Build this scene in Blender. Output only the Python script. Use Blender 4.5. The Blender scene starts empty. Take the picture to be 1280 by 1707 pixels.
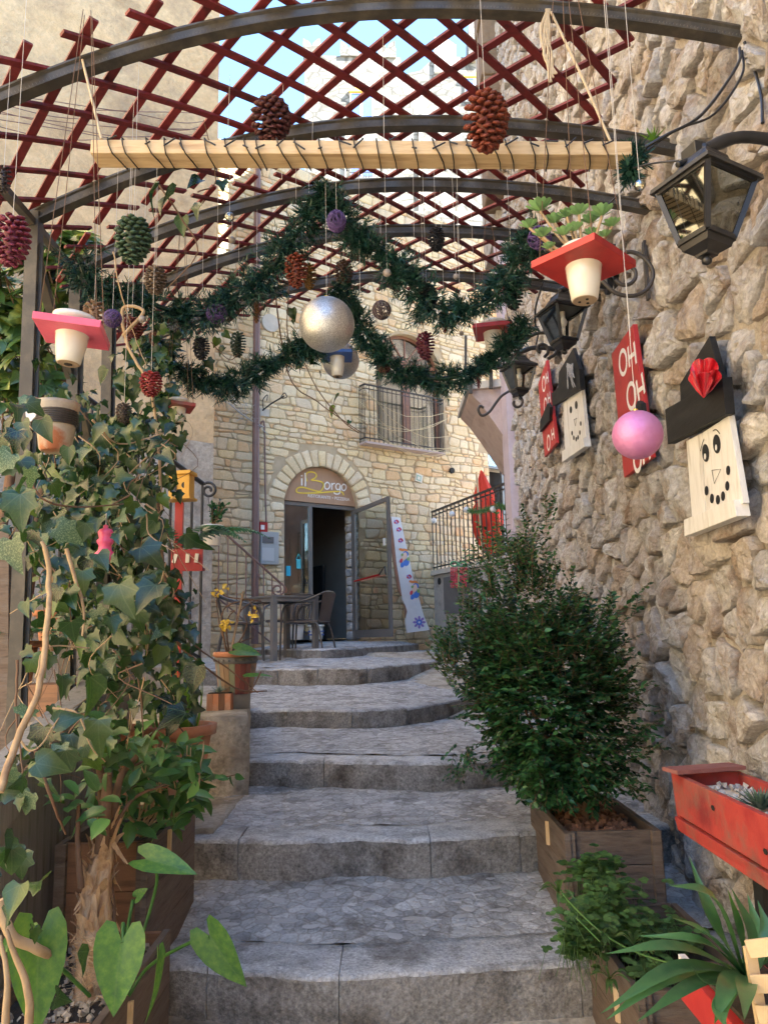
import bpy, bmesh, math, random
import numpy as np
from mathutils import Vector, Matrix, noise
R = random.Random(7)
S = bpy.context.scene
COL = S.collection
rad = math.radians
# ------------------------------------------------------------------ camera
F = 1280.0
PITCH, ROLL = rad(9.3), rad(-1.25)
CAMROT = Matrix.Rotation(rad(90) + PITCH, 3, 'X') @ Matrix.Rotation(ROLL, 3, 'Z')
cd = bpy.data.cameras.new('camera'); cam = bpy.data.objects.new('camera', cd); COL.objects.link(cam)
cam.rotation_euler = CAMROT.to_euler(); cam.location = (0, 0, 0)
cd.sensor_fit = 'VERTICAL'; cd.sensor_height = 36; cd.lens = 36 * F / 1707
cd.clip_start = .05; cd.clip_end = 3000
S.camera = cam
# ------------------------------------------------------------------ light
W = bpy.data.worlds.new('World'); S.world = W; W.use_nodes = True
wn = W.node_tree.nodes; bg = wn['Background']
SUN_EL, SUN_AZ = rad(42), rad(118)        # azimuth clockwise from +Y (towards +X)
sk = wn.new('ShaderNodeTexSky'); sk.sky_type = 'NISHITA'; sk.sun_disc = False
sk.sun_elevation = SUN_EL; sk.sun_rotation = SUN_AZ; sk.air_density = 1.0; sk.dust_density = .1; sk.ozone_density = 3.0
W.node_tree.links.new(sk.outputs[0], bg.inputs[0]); bg.inputs[1].default_value = .095
sl = bpy.data.lights.new('sun', 'SUN'); sun = bpy.data.objects.new('sun', sl); COL.objects.link(sun)
sl.energy = 5.0; sl.angle = rad(.5); sl.color = (1, .95, .86)
sd = Vector((math.sin(SUN_AZ) * math.cos(SUN_EL), math.cos(SUN_AZ) * math.cos(SUN_EL), math.sin(SUN_EL)))
sun.rotation_euler = sd.to_track_quat('Z', 'Y').to_euler(); sun.location = (8, -6, 30)
S.view_settings.view_transform = 'Standard'; S.view_settings.look = 'None'
S.view_settings.gamma = 1; S.view_settings.use_curve_mapping = False
S.view_settings.exposure = 3.33
S.view_settings.use_white_balance = True; S.view_settings.white_balance_temperature = 6200; S.view_settings.white_balance_tint = 4
S.cycles.max_bounces = 8; S.cycles.diffuse_bounces = 5; S.cycles.transparent_max_bounces = 12
S.cycles.glossy_bounces = 4; S.cycles.transmission_bounces = 6
try:
    S.cycles.use_denoising = True; S.cycles.denoiser = 'OPENIMAGEDENOISE'
except Exception: pass
# ------------------------------------------------------------------ rays
def ray(px, py):
    return CAMROT @ Vector(((px - 640) / F, (853.5 - py) / F, -1))
def at(px, py, Y):
    d = ray(px, py); return d * (Y / d.y)
def atz(px, py, z):
    d = ray(px, py); return d * (z / d.z)
def ppm(p):                       # photo pixels per metre at a place
    return F / -(CAMROT.transposed() @ Vector(p)).z
class Plane:                      # upright plane through P along D; n points to the viewer's side
    def __init__(s, P, D):
        s.P = Vector((P[0], P[1], 0)); s.D = Vector((D[0], D[1], 0)).normalized()
        s.n = Vector((s.D.y, -s.D.x, 0))
        if s.n.dot(-s.P) < 0: s.n = -s.n
    def w(s, a, z, off=0): return s.P + s.D * a + s.n * off + Vector((0, 0, z))
    def hit(s, px, py, off=0):
        d = ray(px, py); t = (s.P + s.n * off).dot(s.n) / d.dot(s.n); p = d * t
        return ((p - s.P).dot(s.D), p.z)
    def pt(s, px, py, off=0):
        a, z = s.hit(px, py, off); return s.w(a, z, off)
# ------------------------------------------------------------------ materials
MATS = {}
def lin(c):
    return tuple(((v / 255) / 12.92 if v <= 10 else (((v / 255) + .055) / 1.055) ** 2.4) for v in c)
def mat(name, c1, c2=None, c3=None, scale=6, rough=.7, bump=.25, bscale=40, metal=0, var=.0, stretch=None,
        trans=0, spec=.5, lo=.3, hi=.7, bdist=.01, dirt=None, dscale=2, coat=0, voro=0, vj=.5, pal=None, palamt=.7, coord='Object', fine=1.0, grain=0, gscale=60):
    if name in MATS: return MATS[name]
    m = bpy.data.materials.new(name); m.use_nodes = True; nt = m.node_tree; N = nt.nodes; L = nt.links
    b = N['Principled BSDF']; out = N['Material Output']
    tc = N.new('ShaderNodeTexCoord'); vec = tc.outputs[coord]
    if stretch:
        mp = N.new('ShaderNodeMapping'); mp.inputs['Scale'].default_value = stretch; L.new(vec, mp.inputs[0]); vec = mp.outputs[0]
    n1 = N.new('ShaderNodeTexNoise'); n1.inputs['Scale'].default_value = scale; n1.inputs['Detail'].default_value = 8
    n1.inputs['Roughness'].default_value = .62; L.new(vec, n1.inputs['Vector'])
    cr = N.new('ShaderNodeValToRGB'); L.new(n1.outputs[0], cr.inputs[0])
    c2 = c2 or c1
    e = cr.color_ramp.elements; e[0].position = lo; e[1].position = hi
    e[0].color = (*c1, 1); e[1].color = (*(c3 or c2), 1)
    if c3: k = cr.color_ramp.elements.new((lo + hi) / 2); k.color = (*c2, 1)
    col = cr.outputs[0]
    if pal or var:
        at_ = N.new('ShaderNodeAttribute'); at_.attribute_name = 'rnd'
        oi = N.new('ShaderNodeObjectInfo')
        ad = N.new('ShaderNodeMath'); ad.operation = 'ADD'; L.new(at_.outputs['Fac'], ad.inputs[0]); L.new(oi.outputs['Random'], ad.inputs[1])
        fr = N.new('ShaderNodeMath'); fr.operation = 'FRACT'; L.new(ad.outputs[0], fr.inputs[0])
    if pal:
        pr = N.new('ShaderNodeValToRGB'); pr.color_ramp.interpolation = 'LINEAR'; L.new(fr.outputs[0], pr.inputs[0])
        el = pr.color_ramp.elements
        el[0].color = (*pal[0], 1); el[1].color = (*pal[-1], 1)
        for i in range(1, len(pal) - 1):
            k = el.new(i / (len(pal) - 1)); k.color = (*pal[i], 1)
        mx = N.new('ShaderNodeMixRGB'); mx.inputs[0].default_value = palamt; L.new(col, mx.inputs[1]); L.new(pr.outputs[0], mx.inputs[2]); col = mx.outputs[0]
    if dirt:
        n3 = N.new('ShaderNodeTexNoise'); n3.inputs['Scale'].default_value = dscale; n3.inputs['Detail'].default_value = 9; n3.inputs['Roughness'].default_value = .7
        L.new(vec, n3.inputs['Vector']); r3 = N.new('ShaderNodeValToRGB'); L.new(n3.outputs[0], r3.inputs[0])
        r3.color_ramp.elements[0].position = .48; r3.color_ramp.elements[1].position = .68
        mx = N.new('ShaderNodeMixRGB'); L.new(r3.outputs[0], mx.inputs[0]); L.new(col, mx.inputs[1]); mx.inputs[2].default_value = (*dirt, 1); col = mx.outputs[0]
    if voro:
        vo = N.new('ShaderNodeTexVoronoi'); vo.feature = 'DISTANCE_TO_EDGE'; vo.inputs['Scale'].default_value = voro
        vm = N.new('ShaderNodeMapping'); vm.inputs['Scale'].default_value = (1, 1, 2.0); L.new(tc.outputs['Object'], vm.inputs[0]); L.new(vm.outputs[0], vo.inputs['Vector'])
        vc = N.new('ShaderNodeTexVoronoi'); vc.inputs['Scale'].default_value = voro; L.new(vm.outputs[0], vc.inputs['Vector'])
        r4 = N.new('ShaderNodeValToRGB'); L.new(vo.outputs['Distance'], r4.inputs[0]); r4.color_ramp.elements[0].position = .03; r4.color_ramp.elements[1].position = .1
        r4.color_ramp.elements[0].color = (vj, vj * .95, vj * .9, 1)
        mx = N.new('ShaderNodeMixRGB'); mx.blend_type = 'MULTIPLY'; mx.inputs[0].default_value = 1; L.new(col, mx.inputs[1]); L.new(r4.outputs[0], mx.inputs[2]); col = mx.outputs[0]
        hs = N.new('ShaderNodeHueSaturation'); sx = N.new('ShaderNodeSeparateXYZ'); L.new(vc.outputs['Color'], sx.inputs[0])
        mr = N.new('ShaderNodeMapRange'); mr.inputs['To Min'].default_value = .7; mr.inputs['To Max'].default_value = 1.2; L.new(sx.outputs[0], mr.inputs[0])
        L.new(mr.outputs[0], hs.inputs['Value']); L.new(col, hs.inputs['Color']); col = hs.outputs[0]
    if var:
        hs = N.new('ShaderNodeHueSaturation'); mr = N.new('ShaderNodeMapRange'); mr.inputs['To Min'].default_value = 1 - var; mr.inputs['To Max'].default_value = 1 + var
        L.new(fr.outputs[0], mr.inputs[0]); L.new(mr.outputs[0], hs.inputs['Value']); L.new(col, hs.inputs['Color']); col = hs.outputs[0]
    if grain:
        n5 = N.new('ShaderNodeTexNoise'); n5.inputs['Scale'].default_value = gscale; n5.inputs['Detail'].default_value = 6; n5.inputs['Roughness'].default_value = .75; L.new(vec, n5.inputs['Vector'])
        mr5 = N.new('ShaderNodeMapRange'); mr5.inputs['From Min'].default_value = .3; mr5.inputs['From Max'].default_value = .7; mr5.inputs['To Min'].default_value = 1 - grain; mr5.inputs['To Max'].default_value = 1 + grain; L.new(n5.outputs[0], mr5.inputs[0])
        h5 = N.new('ShaderNodeHueSaturation'); L.new(mr5.outputs[0], h5.inputs['Value']); L.new(col, h5.inputs['Color']); col = h5.outputs[0]
    L.new(col, b.inputs['Base Color'])
    b.inputs['Roughness'].default_value = rough; b.inputs['Metallic'].default_value = metal
    b.inputs['Specular IOR Level'].default_value = spec
    if coat: b.inputs['Coat Weight'].default_value = coat; b.inputs['Coat Roughness'].default_value = .095
    if bump:
        n2 = N.new('ShaderNodeTexNoise'); n2.inputs['Scale'].default_value = bscale; n2.inputs['Detail'].default_value = 10; n2.inputs['Roughness'].default_value = .65 * fine
        L.new(vec, n2.inputs['Vector'])
        bp = N.new('ShaderNodeBump'); bp.inputs['Strength'].default_value = min(1, bump); bp.inputs['Distance'].default_value = bdist
        L.new(n2.outputs[0], bp.inputs['Height']); L.new(bp.outputs[0], b.inputs['Normal'])
    if trans:
        t = N.new('ShaderNodeBsdfTranslucent'); hh = N.new('ShaderNodeHueSaturation'); hh.inputs['Value'].default_value = 1.6; hh.inputs['Saturation'].default_value = 1.1
        hh.inputs['Hue'].default_value = .48
        L.new(col, hh.inputs['Color']); L.new(hh.outputs[0], t.inputs[0])
        ms = N.new('ShaderNodeMixShader'); ms.inputs[0].default_value = trans; L.new(b.outputs[0], ms.inputs[1]); L.new(t.outputs[0], ms.inputs[2]); L.new(ms.outputs[0], out.inputs[0])
    MATS[name] = m; return m
def glassmat(name, tint=(.9, .95, .92), refl=.25, gl=1.0):
    m = bpy.data.materials.new(name); m.use_nodes = True; N = m.node_tree.nodes; L = m.node_tree.links
    out = N['Material Output']; N.remove(N['Principled BSDF'])
    t = N.new('ShaderNodeBsdfTransparent'); t.inputs[0].default_value = (*tint, 1)
    g = N.new('ShaderNodeBsdfGlossy'); g.inputs['Roughness'].default_value = .03; g.inputs[0].default_value = (*[v * gl for v in (.95, 1, .97)], 1)
    fr = N.new('ShaderNodeFresnel'); fr.inputs[0].default_value = 1.5
    ad = N.new('ShaderNodeMath'); ad.operation = 'ADD'; ad.use_clamp = True; ad.inputs[1].default_value = refl; L.new(fr.outputs[0], ad.inputs[0])
    ms = N.new('ShaderNodeMixShader'); L.new(ad.outputs[0], ms.inputs[0]); L.new(t.outputs[0], ms.inputs[1]); L.new(g.outputs[0], ms.inputs[2]); L.new(ms.outputs[0], out.inputs[0])
    MATS[name] = m; return m
# ------------------------------------------------------------------ objects
def tag(o, label=None, cat=None, group=None, kind=None):
    if label: o['label'] = label
    if cat: o['category'] = cat
    if group: o['group'] = group
    if kind: o['kind'] = kind
    return o
def thing(name, loc, label, cat, group=None, rz=0):
    o = bpy.data.objects.new(name, None); COL.objects.link(o); o.location = loc; o.rotation_euler = (0, 0, rz)
    o.empty_display_size = .1
    return tag(o, label, cat, group)
def struct(name, loc=(0, 0, 0)):
    o = bpy.data.objects.new(name, None); COL.objects.link(o); o.location = loc; o['kind'] = 'structure'; return o
def origin(o):
    v = Vector((0, 0, 0))
    while o is not None: v += o.location; o = o.parent
    return v
class MB:
    def __init__(s): s.v = []; s.f = []; s.r = []; s.sm = []
    def add(s, vs, fs, r=0.0, smooth=False):
        k = len(s.v); s.v.extend([tuple(p) for p in vs]); s.f.extend([tuple(i + k for i in f) for f in fs]); s.r.extend([r] * len(fs)); s.sm.extend([smooth] * len(fs)); return s
    def box(s, c, size, M=None, r=0.0, taper=1.0):
        x, y, z = size[0] / 2, size[1] / 2, size[2] / 2; c = Vector(c)
        vs = [Vector((sx * x * (taper if sz > 0 else 1), sy * y * (taper if sz > 0 else 1), sz * z)) for sz in (-1, 1) for sx, sy in ((-1, -1), (1, -1), (1, 1), (-1, 1))]
        if M is not None: vs = [M @ v for v in vs]
        return s.add([c + v for v in vs], [(0, 3, 2, 1), (4, 5, 6, 7), (0, 1, 5, 4), (1, 2, 6, 5), (2, 3, 7, 6), (3, 0, 4, 7)], r)
    def bar(s, a, b, w, h=None, up=(0, 0, 1), r=0.0):
        a, b = Vector(a), Vector(b); h = h or w; d = (b - a); L = d.length
        if L < 1e-6: return s
        d.normalize(); u = Vector(up)
        if abs(d.dot(u)) > .99: u = Vector((0, 1, 0))
        x = d.cross(u).normalized(); z = x.cross(d)
        vs = [p + x * (sx * w / 2) + z * (sz * h / 2) for p in (a, b) for sx, sz in ((-1, -1), (1, -1), (1, 1), (-1, 1))]
        return s.add(vs, [(0, 1, 2, 3), (7, 6, 5, 4), (0, 4, 5, 1), (1, 5, 6, 2), (2, 6, 7, 3), (3, 7, 4, 0)], r)
    def tube(s, pts, rr, n=6, cap=True, r=0.0, flat=None):
        pts = [Vector(p) for p in pts]
        if not hasattr(rr, '__len__'): rr = [rr] * len(pts)
        rings = []; px_ = None
        for i, p in enumerate(pts):
            d = (pts[min(i + 1, len(pts) - 1)] - pts[max(i - 1, 0)])
            if d.length < 1e-9: d = Vector((0, 0, 1))
            d.normalize()
            if px_ is None:
                u = Vector((0, 0, 1)) if abs(d.z) < .9 else Vector((0, 1, 0)); x = d.cross(u).normalized()
            else:
                x = px_ - d * px_.dot(d); x = x.normalized() if x.length > 1e-6 else d.orthogonal().normalized()
            px_ = x; y = d.cross(x)
            rings.append([p + (x * math.cos(a) + y * math.sin(a)) * rr[i] for a in (2 * math.pi * k / n for k in range(n))])
        vs = [v for r_ in rings for v in r_]; fs = []
        for i in range(len(pts) - 1):
            for k in range(n): fs.append((i * n + k, i * n + (k + 1) % n, (i + 1) * n + (k + 1) % n, (i + 1) * n + k))
        s.add(vs, fs, r, True)
        if cap: s.add(rings[0], [tuple(range(n))[::-1]], r); s.add(rings[-1], [tuple(range(n))], r)
        return s
    def lathe(s, c, prof, n=16, r=0.0, M=None, smooth=True, capb=True, capt=True):
        c = Vector(c); vs = []
        for rr, z in prof:
            for k in range(n):
                a = 2 * math.pi * k / n; v = Vector((rr * math.cos(a), rr * math.sin(a), z)); vs.append(c + (M @ v if M is not None else v))
        fs = [(i * n + k, i * n + (k + 1) % n, (i + 1) * n + (k + 1) % n, (i + 1) * n + k) for i in range(len(prof) - 1) for k in range(n)]
        s.add(vs, fs, r, smooth)
        if capb and prof[0][0] > 1e-5: s.add(vs[:n], [tuple(range(n))[::-1]], r)
        if capt and prof[-1][0] > 1e-5: s.add(vs[-n:], [tuple(range(n))], r)
        return s
    def prism(s, poly, off, r=0.0):           # poly: list of 3D points, off: vector
        n = len(poly); a = [Vector(p) for p in poly]; b = [p + Vector(off) for p in a]
        nrm = (a[1] - a[0]).cross(a[2] - a[1]);
        tot = Vector((0, 0, 0))
        for i in range(n): tot += a[i].cross(a[(i + 1) % n])
        if tot.dot(Vector(off)) > 0: a.reverse(); b.reverse()
        fs = [tuple(range(n)), tuple(range(2 * n - 1, n - 1, -1))] + [(i, n + i, n + (i + 1) % n, (i + 1) % n) for i in range(n)]
        return s.add(a + b, fs, r)
    def ball(s, c, rx, ry=None, rz=None, n=12, m=8, r=0.0):
        ry = ry or rx; rz = rz or rx
        prof = [(math.sin(math.pi * i / m), -math.cos(math.pi * i / m)) for i in range(m + 1)]
        prof[0] = (1e-4, -1); prof[-1] = (1e-4, 1)
        return s.lathe(c, prof, n, r, Matrix.Diagonal((rx, ry, rz)), True, False, False)
    def mesh(s, name, material):
        return s.build(name, material, None, meshonly=True)
    def build(s, name, material, parent=None, label=None, kind=None, bevel=0, meshonly=False):
        o0 = origin(parent)
        me = bpy.data.meshes.new(name)
        vs = np.array(s.v, dtype=np.float64).reshape(-1, 3) - np.array(o0)
        me.from_pydata(vs.tolist(), [], s.f)
        me.polygons.foreach_set('use_smooth', s.sm)
        if any(s.r): 
            a = me.attributes.new('rnd', 'FLOAT', 'FACE'); a.data.foreach_set('value', s.r)
        me.materials.append(material); me.update()
        if meshonly: return me
        o = bpy.data.objects.new(name, me); COL.objects.link(o)
        if parent is not None: o.parent = parent
        if bevel:
            bm = bmesh.new(); bm.from_mesh(me); bmesh.ops.remove_doubles(bm, verts=bm.verts, dist=1e-5)
            ed = [e for e in bm.edges if len(e.link_faces) == 2 and e.calc_face_angle(0) > .5]
            bmesh.ops.bevel(bm, geom=ed, offset=bevel, segments=2, profile=.6, affect='EDGES', clamp_overlap=True); bm.to_mesh(me); bm.free()
        return tag(o, label, kind=kind)
def setroot(o, label, cat, loc=None, group=None):   # a one-mesh thing: move its origin to its base
    me = o.data; vs = np.empty(len(me.vertices) * 3); me.vertices.foreach_get('co', vs); vs = vs.reshape(-1, 3)
    L = Vector(loc) if loc is not None else Vector((vs[:, 0].mean(), vs[:, 1].mean(), vs[:, 2].min()))
    vs -= np.array(L); me.vertices.foreach_set('co', vs.ravel()); me.update(); o.location = L
    return tag(o, label, cat, group)
def inst(name, me, parent, loc, rot=None, sc=1.0):  # part sharing mesh data; loc in world space
    o = bpy.data.objects.new(name, me); COL.objects.link(o); o.parent = parent
    M = Matrix.Translation(Vector(loc) - origin(parent))
    if rot is not None: M = M @ rot.to_4x4()
    if not hasattr(sc, '__len__'): sc = (sc, sc, sc)
    o.matrix_basis = M @ Matrix.Diagonal((*sc, 1)); return o
def copytree(root, loc=None, rz=None, label=None, group=None):
    def cp(o, par):
        c = o.copy(); COL.objects.link(c)
        if par is not None: c.parent = par
        for ch in list(o.children): cp(ch, c)
        return c
    c = cp(root, None)
    if loc is not None: c.location = loc
    if rz is not None: c.rotation_euler = (0, 0, rz)
    if label: c['label'] = label
    if group: c['group'] = group
    return c
def smoothpath(pts, k=4):
    P = [Vector(p) for p in pts]; P = [P[0] * 2 - P[1]] + P + [P[-1] * 2 - P[-2]]; out = []
    for i in range(1, len(P) - 2):
        for j in range(k):
            t = j / k; a, b, c, d = P[i - 1], P[i], P[i + 1], P[i + 2]
            out.append(.5 * ((2 * b) + (-a + c) * t + (2 * a - 5 * b + 4 * c - d) * t * t + (-a + 3 * b - 3 * c + d) * t ** 3))
    out.append(P[-2]); return out
def pxpath(pts, k=4): return smoothpath([at(*p) for p in pts], k)
# scatter one small mesh many times into one mesh
def scatter(name, base_v, base_f, Ms, material, parent=None, kind='stuff', label=None, rnd=True, smooth=True):
    bv = np.array(base_v, dtype=np.float64); k = len(bv); n = len(Ms)
    A = np.array([[list(r) for r in m] for m in Ms])                   # n,4,4
    vs = np.einsum('nij,kj->nki', A[:, :3, :3], bv) + A[:, None, :3, 3] - np.array(origin(parent))
    fs = []
    for i in range(n):
        o = i * k; fs.extend([tuple(q + o for q in f) for f in base_f])
    me = bpy.data.meshes.new(name); me.from_pydata(vs.reshape(-1, 3).tolist(), [], fs)
    if smooth: me.polygons.foreach_set('use_smooth', [True] * len(fs))
    if rnd:
        a = me.attributes.new('rnd', 'FLOAT', 'FACE'); rr = np.repeat(np.random.RandomState(len(fs)).rand(n), len(base_f)); a.data.foreach_set('value', rr)
    me.materials.append(material); me.update()
    o = bpy.data.objects.new(name, me); COL.objects.link(o)
    if parent is not None: o.parent = parent
    return tag(o, label, kind=kind)
def frame(loc, y, nrm, sc=1.0):             # matrix whose +Y is y and +Z about nrm
    y = Vector(y).normalized(); z = Vector(nrm); z = z - y * z.dot(y)
    z = z.normalized() if z.length > 1e-5 else y.orthogonal().normalized(); x = y.cross(z)
    m = Matrix((( x.x, y.x, z.x), (x.y, y.y, z.y), (x.z, y.z, z.z)))
    if hasattr(sc, '__len__'): m = m @ Matrix.Diagonal(sc)
    else: m = m * sc
    m = m.to_4x4(); m.translation = Vector(loc); return m
def rv(s=1.0): return Vector((R.gauss(0, s), R.gauss(0, s), R.gauss(0, s)))
def leafmesh(half, fold=.25, curl=.3):
    vs, fs = [], []; n = len(half)
    for x, y in half:
        c = min(max(y, 0), 1); z = lambda xx, yy: fold * abs(xx) - curl * yy * yy
        vs += [(0, c, z(0, c)), (x, y, z(x, y)), (-x, y, z(x, y))]
    for i in range(n - 1):
        a, b = 3 * i, 3 * i + 3
        fs += [(a, a + 1, b + 1, b), (a, b, b + 2, a + 2)]
    return vs, fs
IVY = leafmesh([(.001, 0), (.2, -.15), (.43, -.06), (.4, .16), (.52, .38), (.28, .5), (.15, .78), (.001, 1)], .3, .25)
IVY2 = leafmesh([(.001, 0), (.26, -.1), (.42, .1), (.44, .34), (.3, .55), (.13, .82), (.001, 1)], .45, .4)
OVAL = leafmesh([(.001, 0), (.17, .15), (.25, .4), (.2, .7), (.001, 1)], .35, .2)
HEART = leafmesh([(.001, .0), (.15, -.22), (.3, -.18), (.38, .05), (.36, .3), (.27, .55), (.14, .8), (.001, 1)], .3, .25)
def meshof(name, vf, material, smooth=True):
    me = bpy.data.meshes.new(name); me.from_pydata(vf[0], [], vf[1]); me.polygons.foreach_set('use_smooth', [smooth] * len(vf[1])); me.materials.append(material); me.update(); return me
# ------------------------------------------------------------------ rubble stones
def clip(poly, p, n):                       # keep side where (q-p).n <= 0
    out = []; m = len(poly)
    for i in range(m):
        a, b = poly[i], poly[(i + 1) % m]
        da = (a[0] - p[0]) * n[0] + (a[1] - p[1]) * n[1]; db = (b[0] - p[0]) * n[0] + (b[1] - p[1]) * n[1]
        if da <= 0: out.append(a)
        if da * db < 0:
            t = da / (da - db); out.append((a[0] + (b[0] - a[0]) * t, a[1] + (b[1] - a[1]) * t))
    return out
def cells(x0, x1, y0, y1, cw, ch, seed, jit=.42, drop=0.0):
    rg = random.Random(seed); P = []
    ny = int((y1 - y0) / ch) + 1
    for j in range(ny):
        x = x0 - rg.random() * cw
        while x < x1 + cw:
            w = cw * rg.choice((.55, .8, 1, 1.1, 1.35))
            if rg.random() >= drop: P.append((x + w / 2 + rg.uniform(-jit, jit) * w * .5, y0 + (j + .5) * ch + rg.uniform(-jit, jit) * ch))
            x += w
    A = np.array(P); k = cw / ch * .8; B = A * np.array([1, k]); out = []
    for i in range(len(P)):
        d = ((B - B[i]) ** 2).sum(1); idx = np.argsort(d)[1:14]
        X, Yk = B[i]; q = [(X - cw * 1.2, Yk - cw * 1.2), (X + cw * 1.2, Yk - cw * 1.2), (X + cw * 1.2, Yk + cw * 1.2), (X - cw * 1.2, Yk + cw * 1.2)]
        for j in idx:
            mx, my = (B[i] + B[j]) / 2; q = clip(q, (mx, my), (B[j][0] - X, B[j][1] - Yk))
            if len(q) < 3: break
        if len(q) >= 3: out.append([(a, b / k) for a, b in q])
    return out
def coursed(x0, x1, z0, z1, seed, h0=.06, h1=.19, w0=.08, w1=.34):
    rg = random.Random(seed); zs = [z0]
    while zs[-1] < z1 + .1: zs.append(zs[-1] + rg.uniform(h0, h1))
    f = lambda j, x: zs[j] + .060 * noise.noise(Vector((x * 1.3, j * 3.7, seed))) + .034 * noise.noise(Vector((x * 4.5, j * 5.1, seed)))
    out = []
    for j in range(len(zs) - 1):
        x = x0 - rg.random() * .2; tb = tt_ = x; h = zs[j + 1] - zs[j]
        while x < x1:
            w = rg.uniform(w0, w1) * (.7 + .5 * h / h1); xn = x + w; nb, nt = xn + rg.uniform(-.04, .04), xn + rg.uniform(-.04, .04)
            a, b, c, d = (tb, f(j, tb)), (nb, f(j, nb)), (nt, f(j + 1, nt)), (tt_, f(j + 1, tt_))
            if h > .13 and w < .3 and rg.random() < .3:
                t0, t1 = rg.uniform(.35, .65), rg.uniform(.35, .65); m0 = (a[0] + (d[0] - a[0]) * t0, a[1] + (d[1] - a[1]) * t0); m1 = (b[0] + (c[0] - b[0]) * t1, b[1] + (c[1] - b[1]) * t1); out += [[a, b, m1, m0], [m0, m1, c, d]]
            else: out.append([a, b, c, d])
            x, tb, tt_ = xn, nb, nt
    return out
def area(p): return abs(sum(p[i][0] * p[(i + 1) % len(p)][1] - p[(i + 1) % len(p)][0] * p[i][1] for i in range(len(p)))) / 2
def cen(p):
    return (sum(a for a, b in p) / len(p), sum(b for a, b in p) / len(p))
def inset(poly, g):
    if area(poly) < 1e-5: return None
    s = sum(poly[i][0] * poly[(i + 1) % len(poly)][1] - poly[(i + 1) % len(poly)][0] * poly[i][1] for i in range(len(poly)))
    if s < 0: poly = poly[::-1]
    q = list(poly); n = len(poly)
    for i in range(n):
        a, b = poly[i], poly[(i + 1) % n]; dx, dy = b[0] - a[0], b[1] - a[1]; l = math.hypot(dx, dy)
        if l < 1e-6: continue
        nx, ny = dy / l, -dx / l; q = clip(q, (a[0] - nx * g, a[1] - ny * g), (nx, ny))
        if len(q) < 3: return None
    return q
def stone(pl, poly, depth, rg, base=-.02, rough=.3, rings=3, maxseg=.06, skew=1.0, seed=0, cut=(.15, .3), flat=False):
    """irregular stone standing proud of plane pl: verts, faces"""
    n = len(poly); q = []
    for i in range(n):                     # cut corners, add wobble
        a, b = poly[i], poly[(i + 1) % n]
        l = math.hypot(b[0] - a[0], b[1] - a[1]); t = rg.uniform(*cut)
        if l < maxseg * .3: q.append(((a[0] + b[0]) / 2, (a[1] + b[1]) / 2)); continue
        ks = max(1, int(l / maxseg))
        for k in range(ks + 1):
            u = t + (1 - 2 * t) * k / ks; q.append((a[0] + (b[0] - a[0]) * u, a[1] + (b[1] - a[1]) * u))
    if len(q) < 4: return None
    c = cen(q); size = math.sqrt(area(q) + 1e-9); N = len(q)
    wob = rough * size
    tx, ty = rg.uniform(-.5, .5) * skew * depth / size, rg.uniform(-.6, .3) * skew * depth / size
    prof = {2: [(1, base), (.93, .7), (.6, 1.0)], 3: [(1, base), (.95, .55), (.78, .95), (.45, 1.05)], 4: [(1, base), (.97, .45), (.86, .85), (.62, 1.0), (.3, 1.05)], 6: [(1, base), (.985, .5), (.94, .86), (.82, 1.0), (.62, 1.02), (.4, 1.05), (.18, 1.06)]}[rings]
    if flat: prof = [(1, base), (.985, .7), (.93, .97), (.6, 1.0)]
    vs = []
    nz = lambda a, b, k: noise.noise(Vector((a * k + seed, b * k, seed * 1.7)))
    for ri, (f, h) in enumerate(prof):
        for (a, b) in q:
            A, B = c[0] + (a - c[0]) * f, c[1] + (b - c[1]) * f
            w = (nz(A, B, 2.2 / size) * .12 + nz(A, B, 6 / size) * .06) * size * (1 if ri < 3 else .5)
            A2, B2 = A + w * (a - c[0]) / size, B + w * (b - c[1]) / size
            z = base if ri == 0 else depth * h + tx * (A - c[0]) + ty * (B - c[1]) + wob * (nz(A, B, 1.6 / size) * .5 + abs(nz(A + 9, B, 4.5 / size)) * .35 + (nz(A, B + 5, 11 / size) * .16 if rings > 4 else 0)) * min(1, h)
            vs.append(pl.w(A2, B2, z))
    vs.append(pl.w(c[0], c[1], depth * 1.06 + wob * nz(*c, 1.6 / size) * .5))
    fs = []
    K = len(prof)
    flip = pl.D.cross(Vector((0, 0, 1))).dot(pl.n) < 0
    for i in range(K - 1):
        for k in range(N):
            f = (i * N + k, i * N + (k + 1) % N, (i + 1) * N + (k + 1) % N, (i + 1) * N + k); fs.append(f[::-1] if flip else f)
    for k in range(N):
        f = ((K - 1) * N + k, (K - 1) * N + (k + 1) % N, K * N); fs.append(f[::-1] if flip else f)
    return vs, fs
def stonework(parent, pl, polys, material, gap, depth, rg, name='stone', limit=300, key=None, rings=3, rough=.3, maxseg=.06, skew=1.0, smooth=True, **kw):
    lst = []
    for p in polys:
        q = inset(p, gap * rg.uniform(.7, 1.4))
        if q is None or area(q) < gap * gap * 2: continue
        lst.append(q)
    if key: lst.sort(key=lambda q: -key(q))
    rest = MB()
    for i, q in enumerate(lst):
        r = stone(pl, q, depth * rg.uniform(.5, 1.4), rg, rough=rough, rings=rings, maxseg=maxseg, skew=skew, seed=rg.uniform(0, 90), **kw)
        if r is None: continue
        if i < limit: MB().add(r[0], r[1], rg.random() * .98 + .01, smooth).build(name, material, parent)
        else: rest.add(r[0], r[1], rg.random() * .98 + .01, smooth)
    if rest.v: rest.build(name + 'work', material, parent, kind='stuff')
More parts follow.
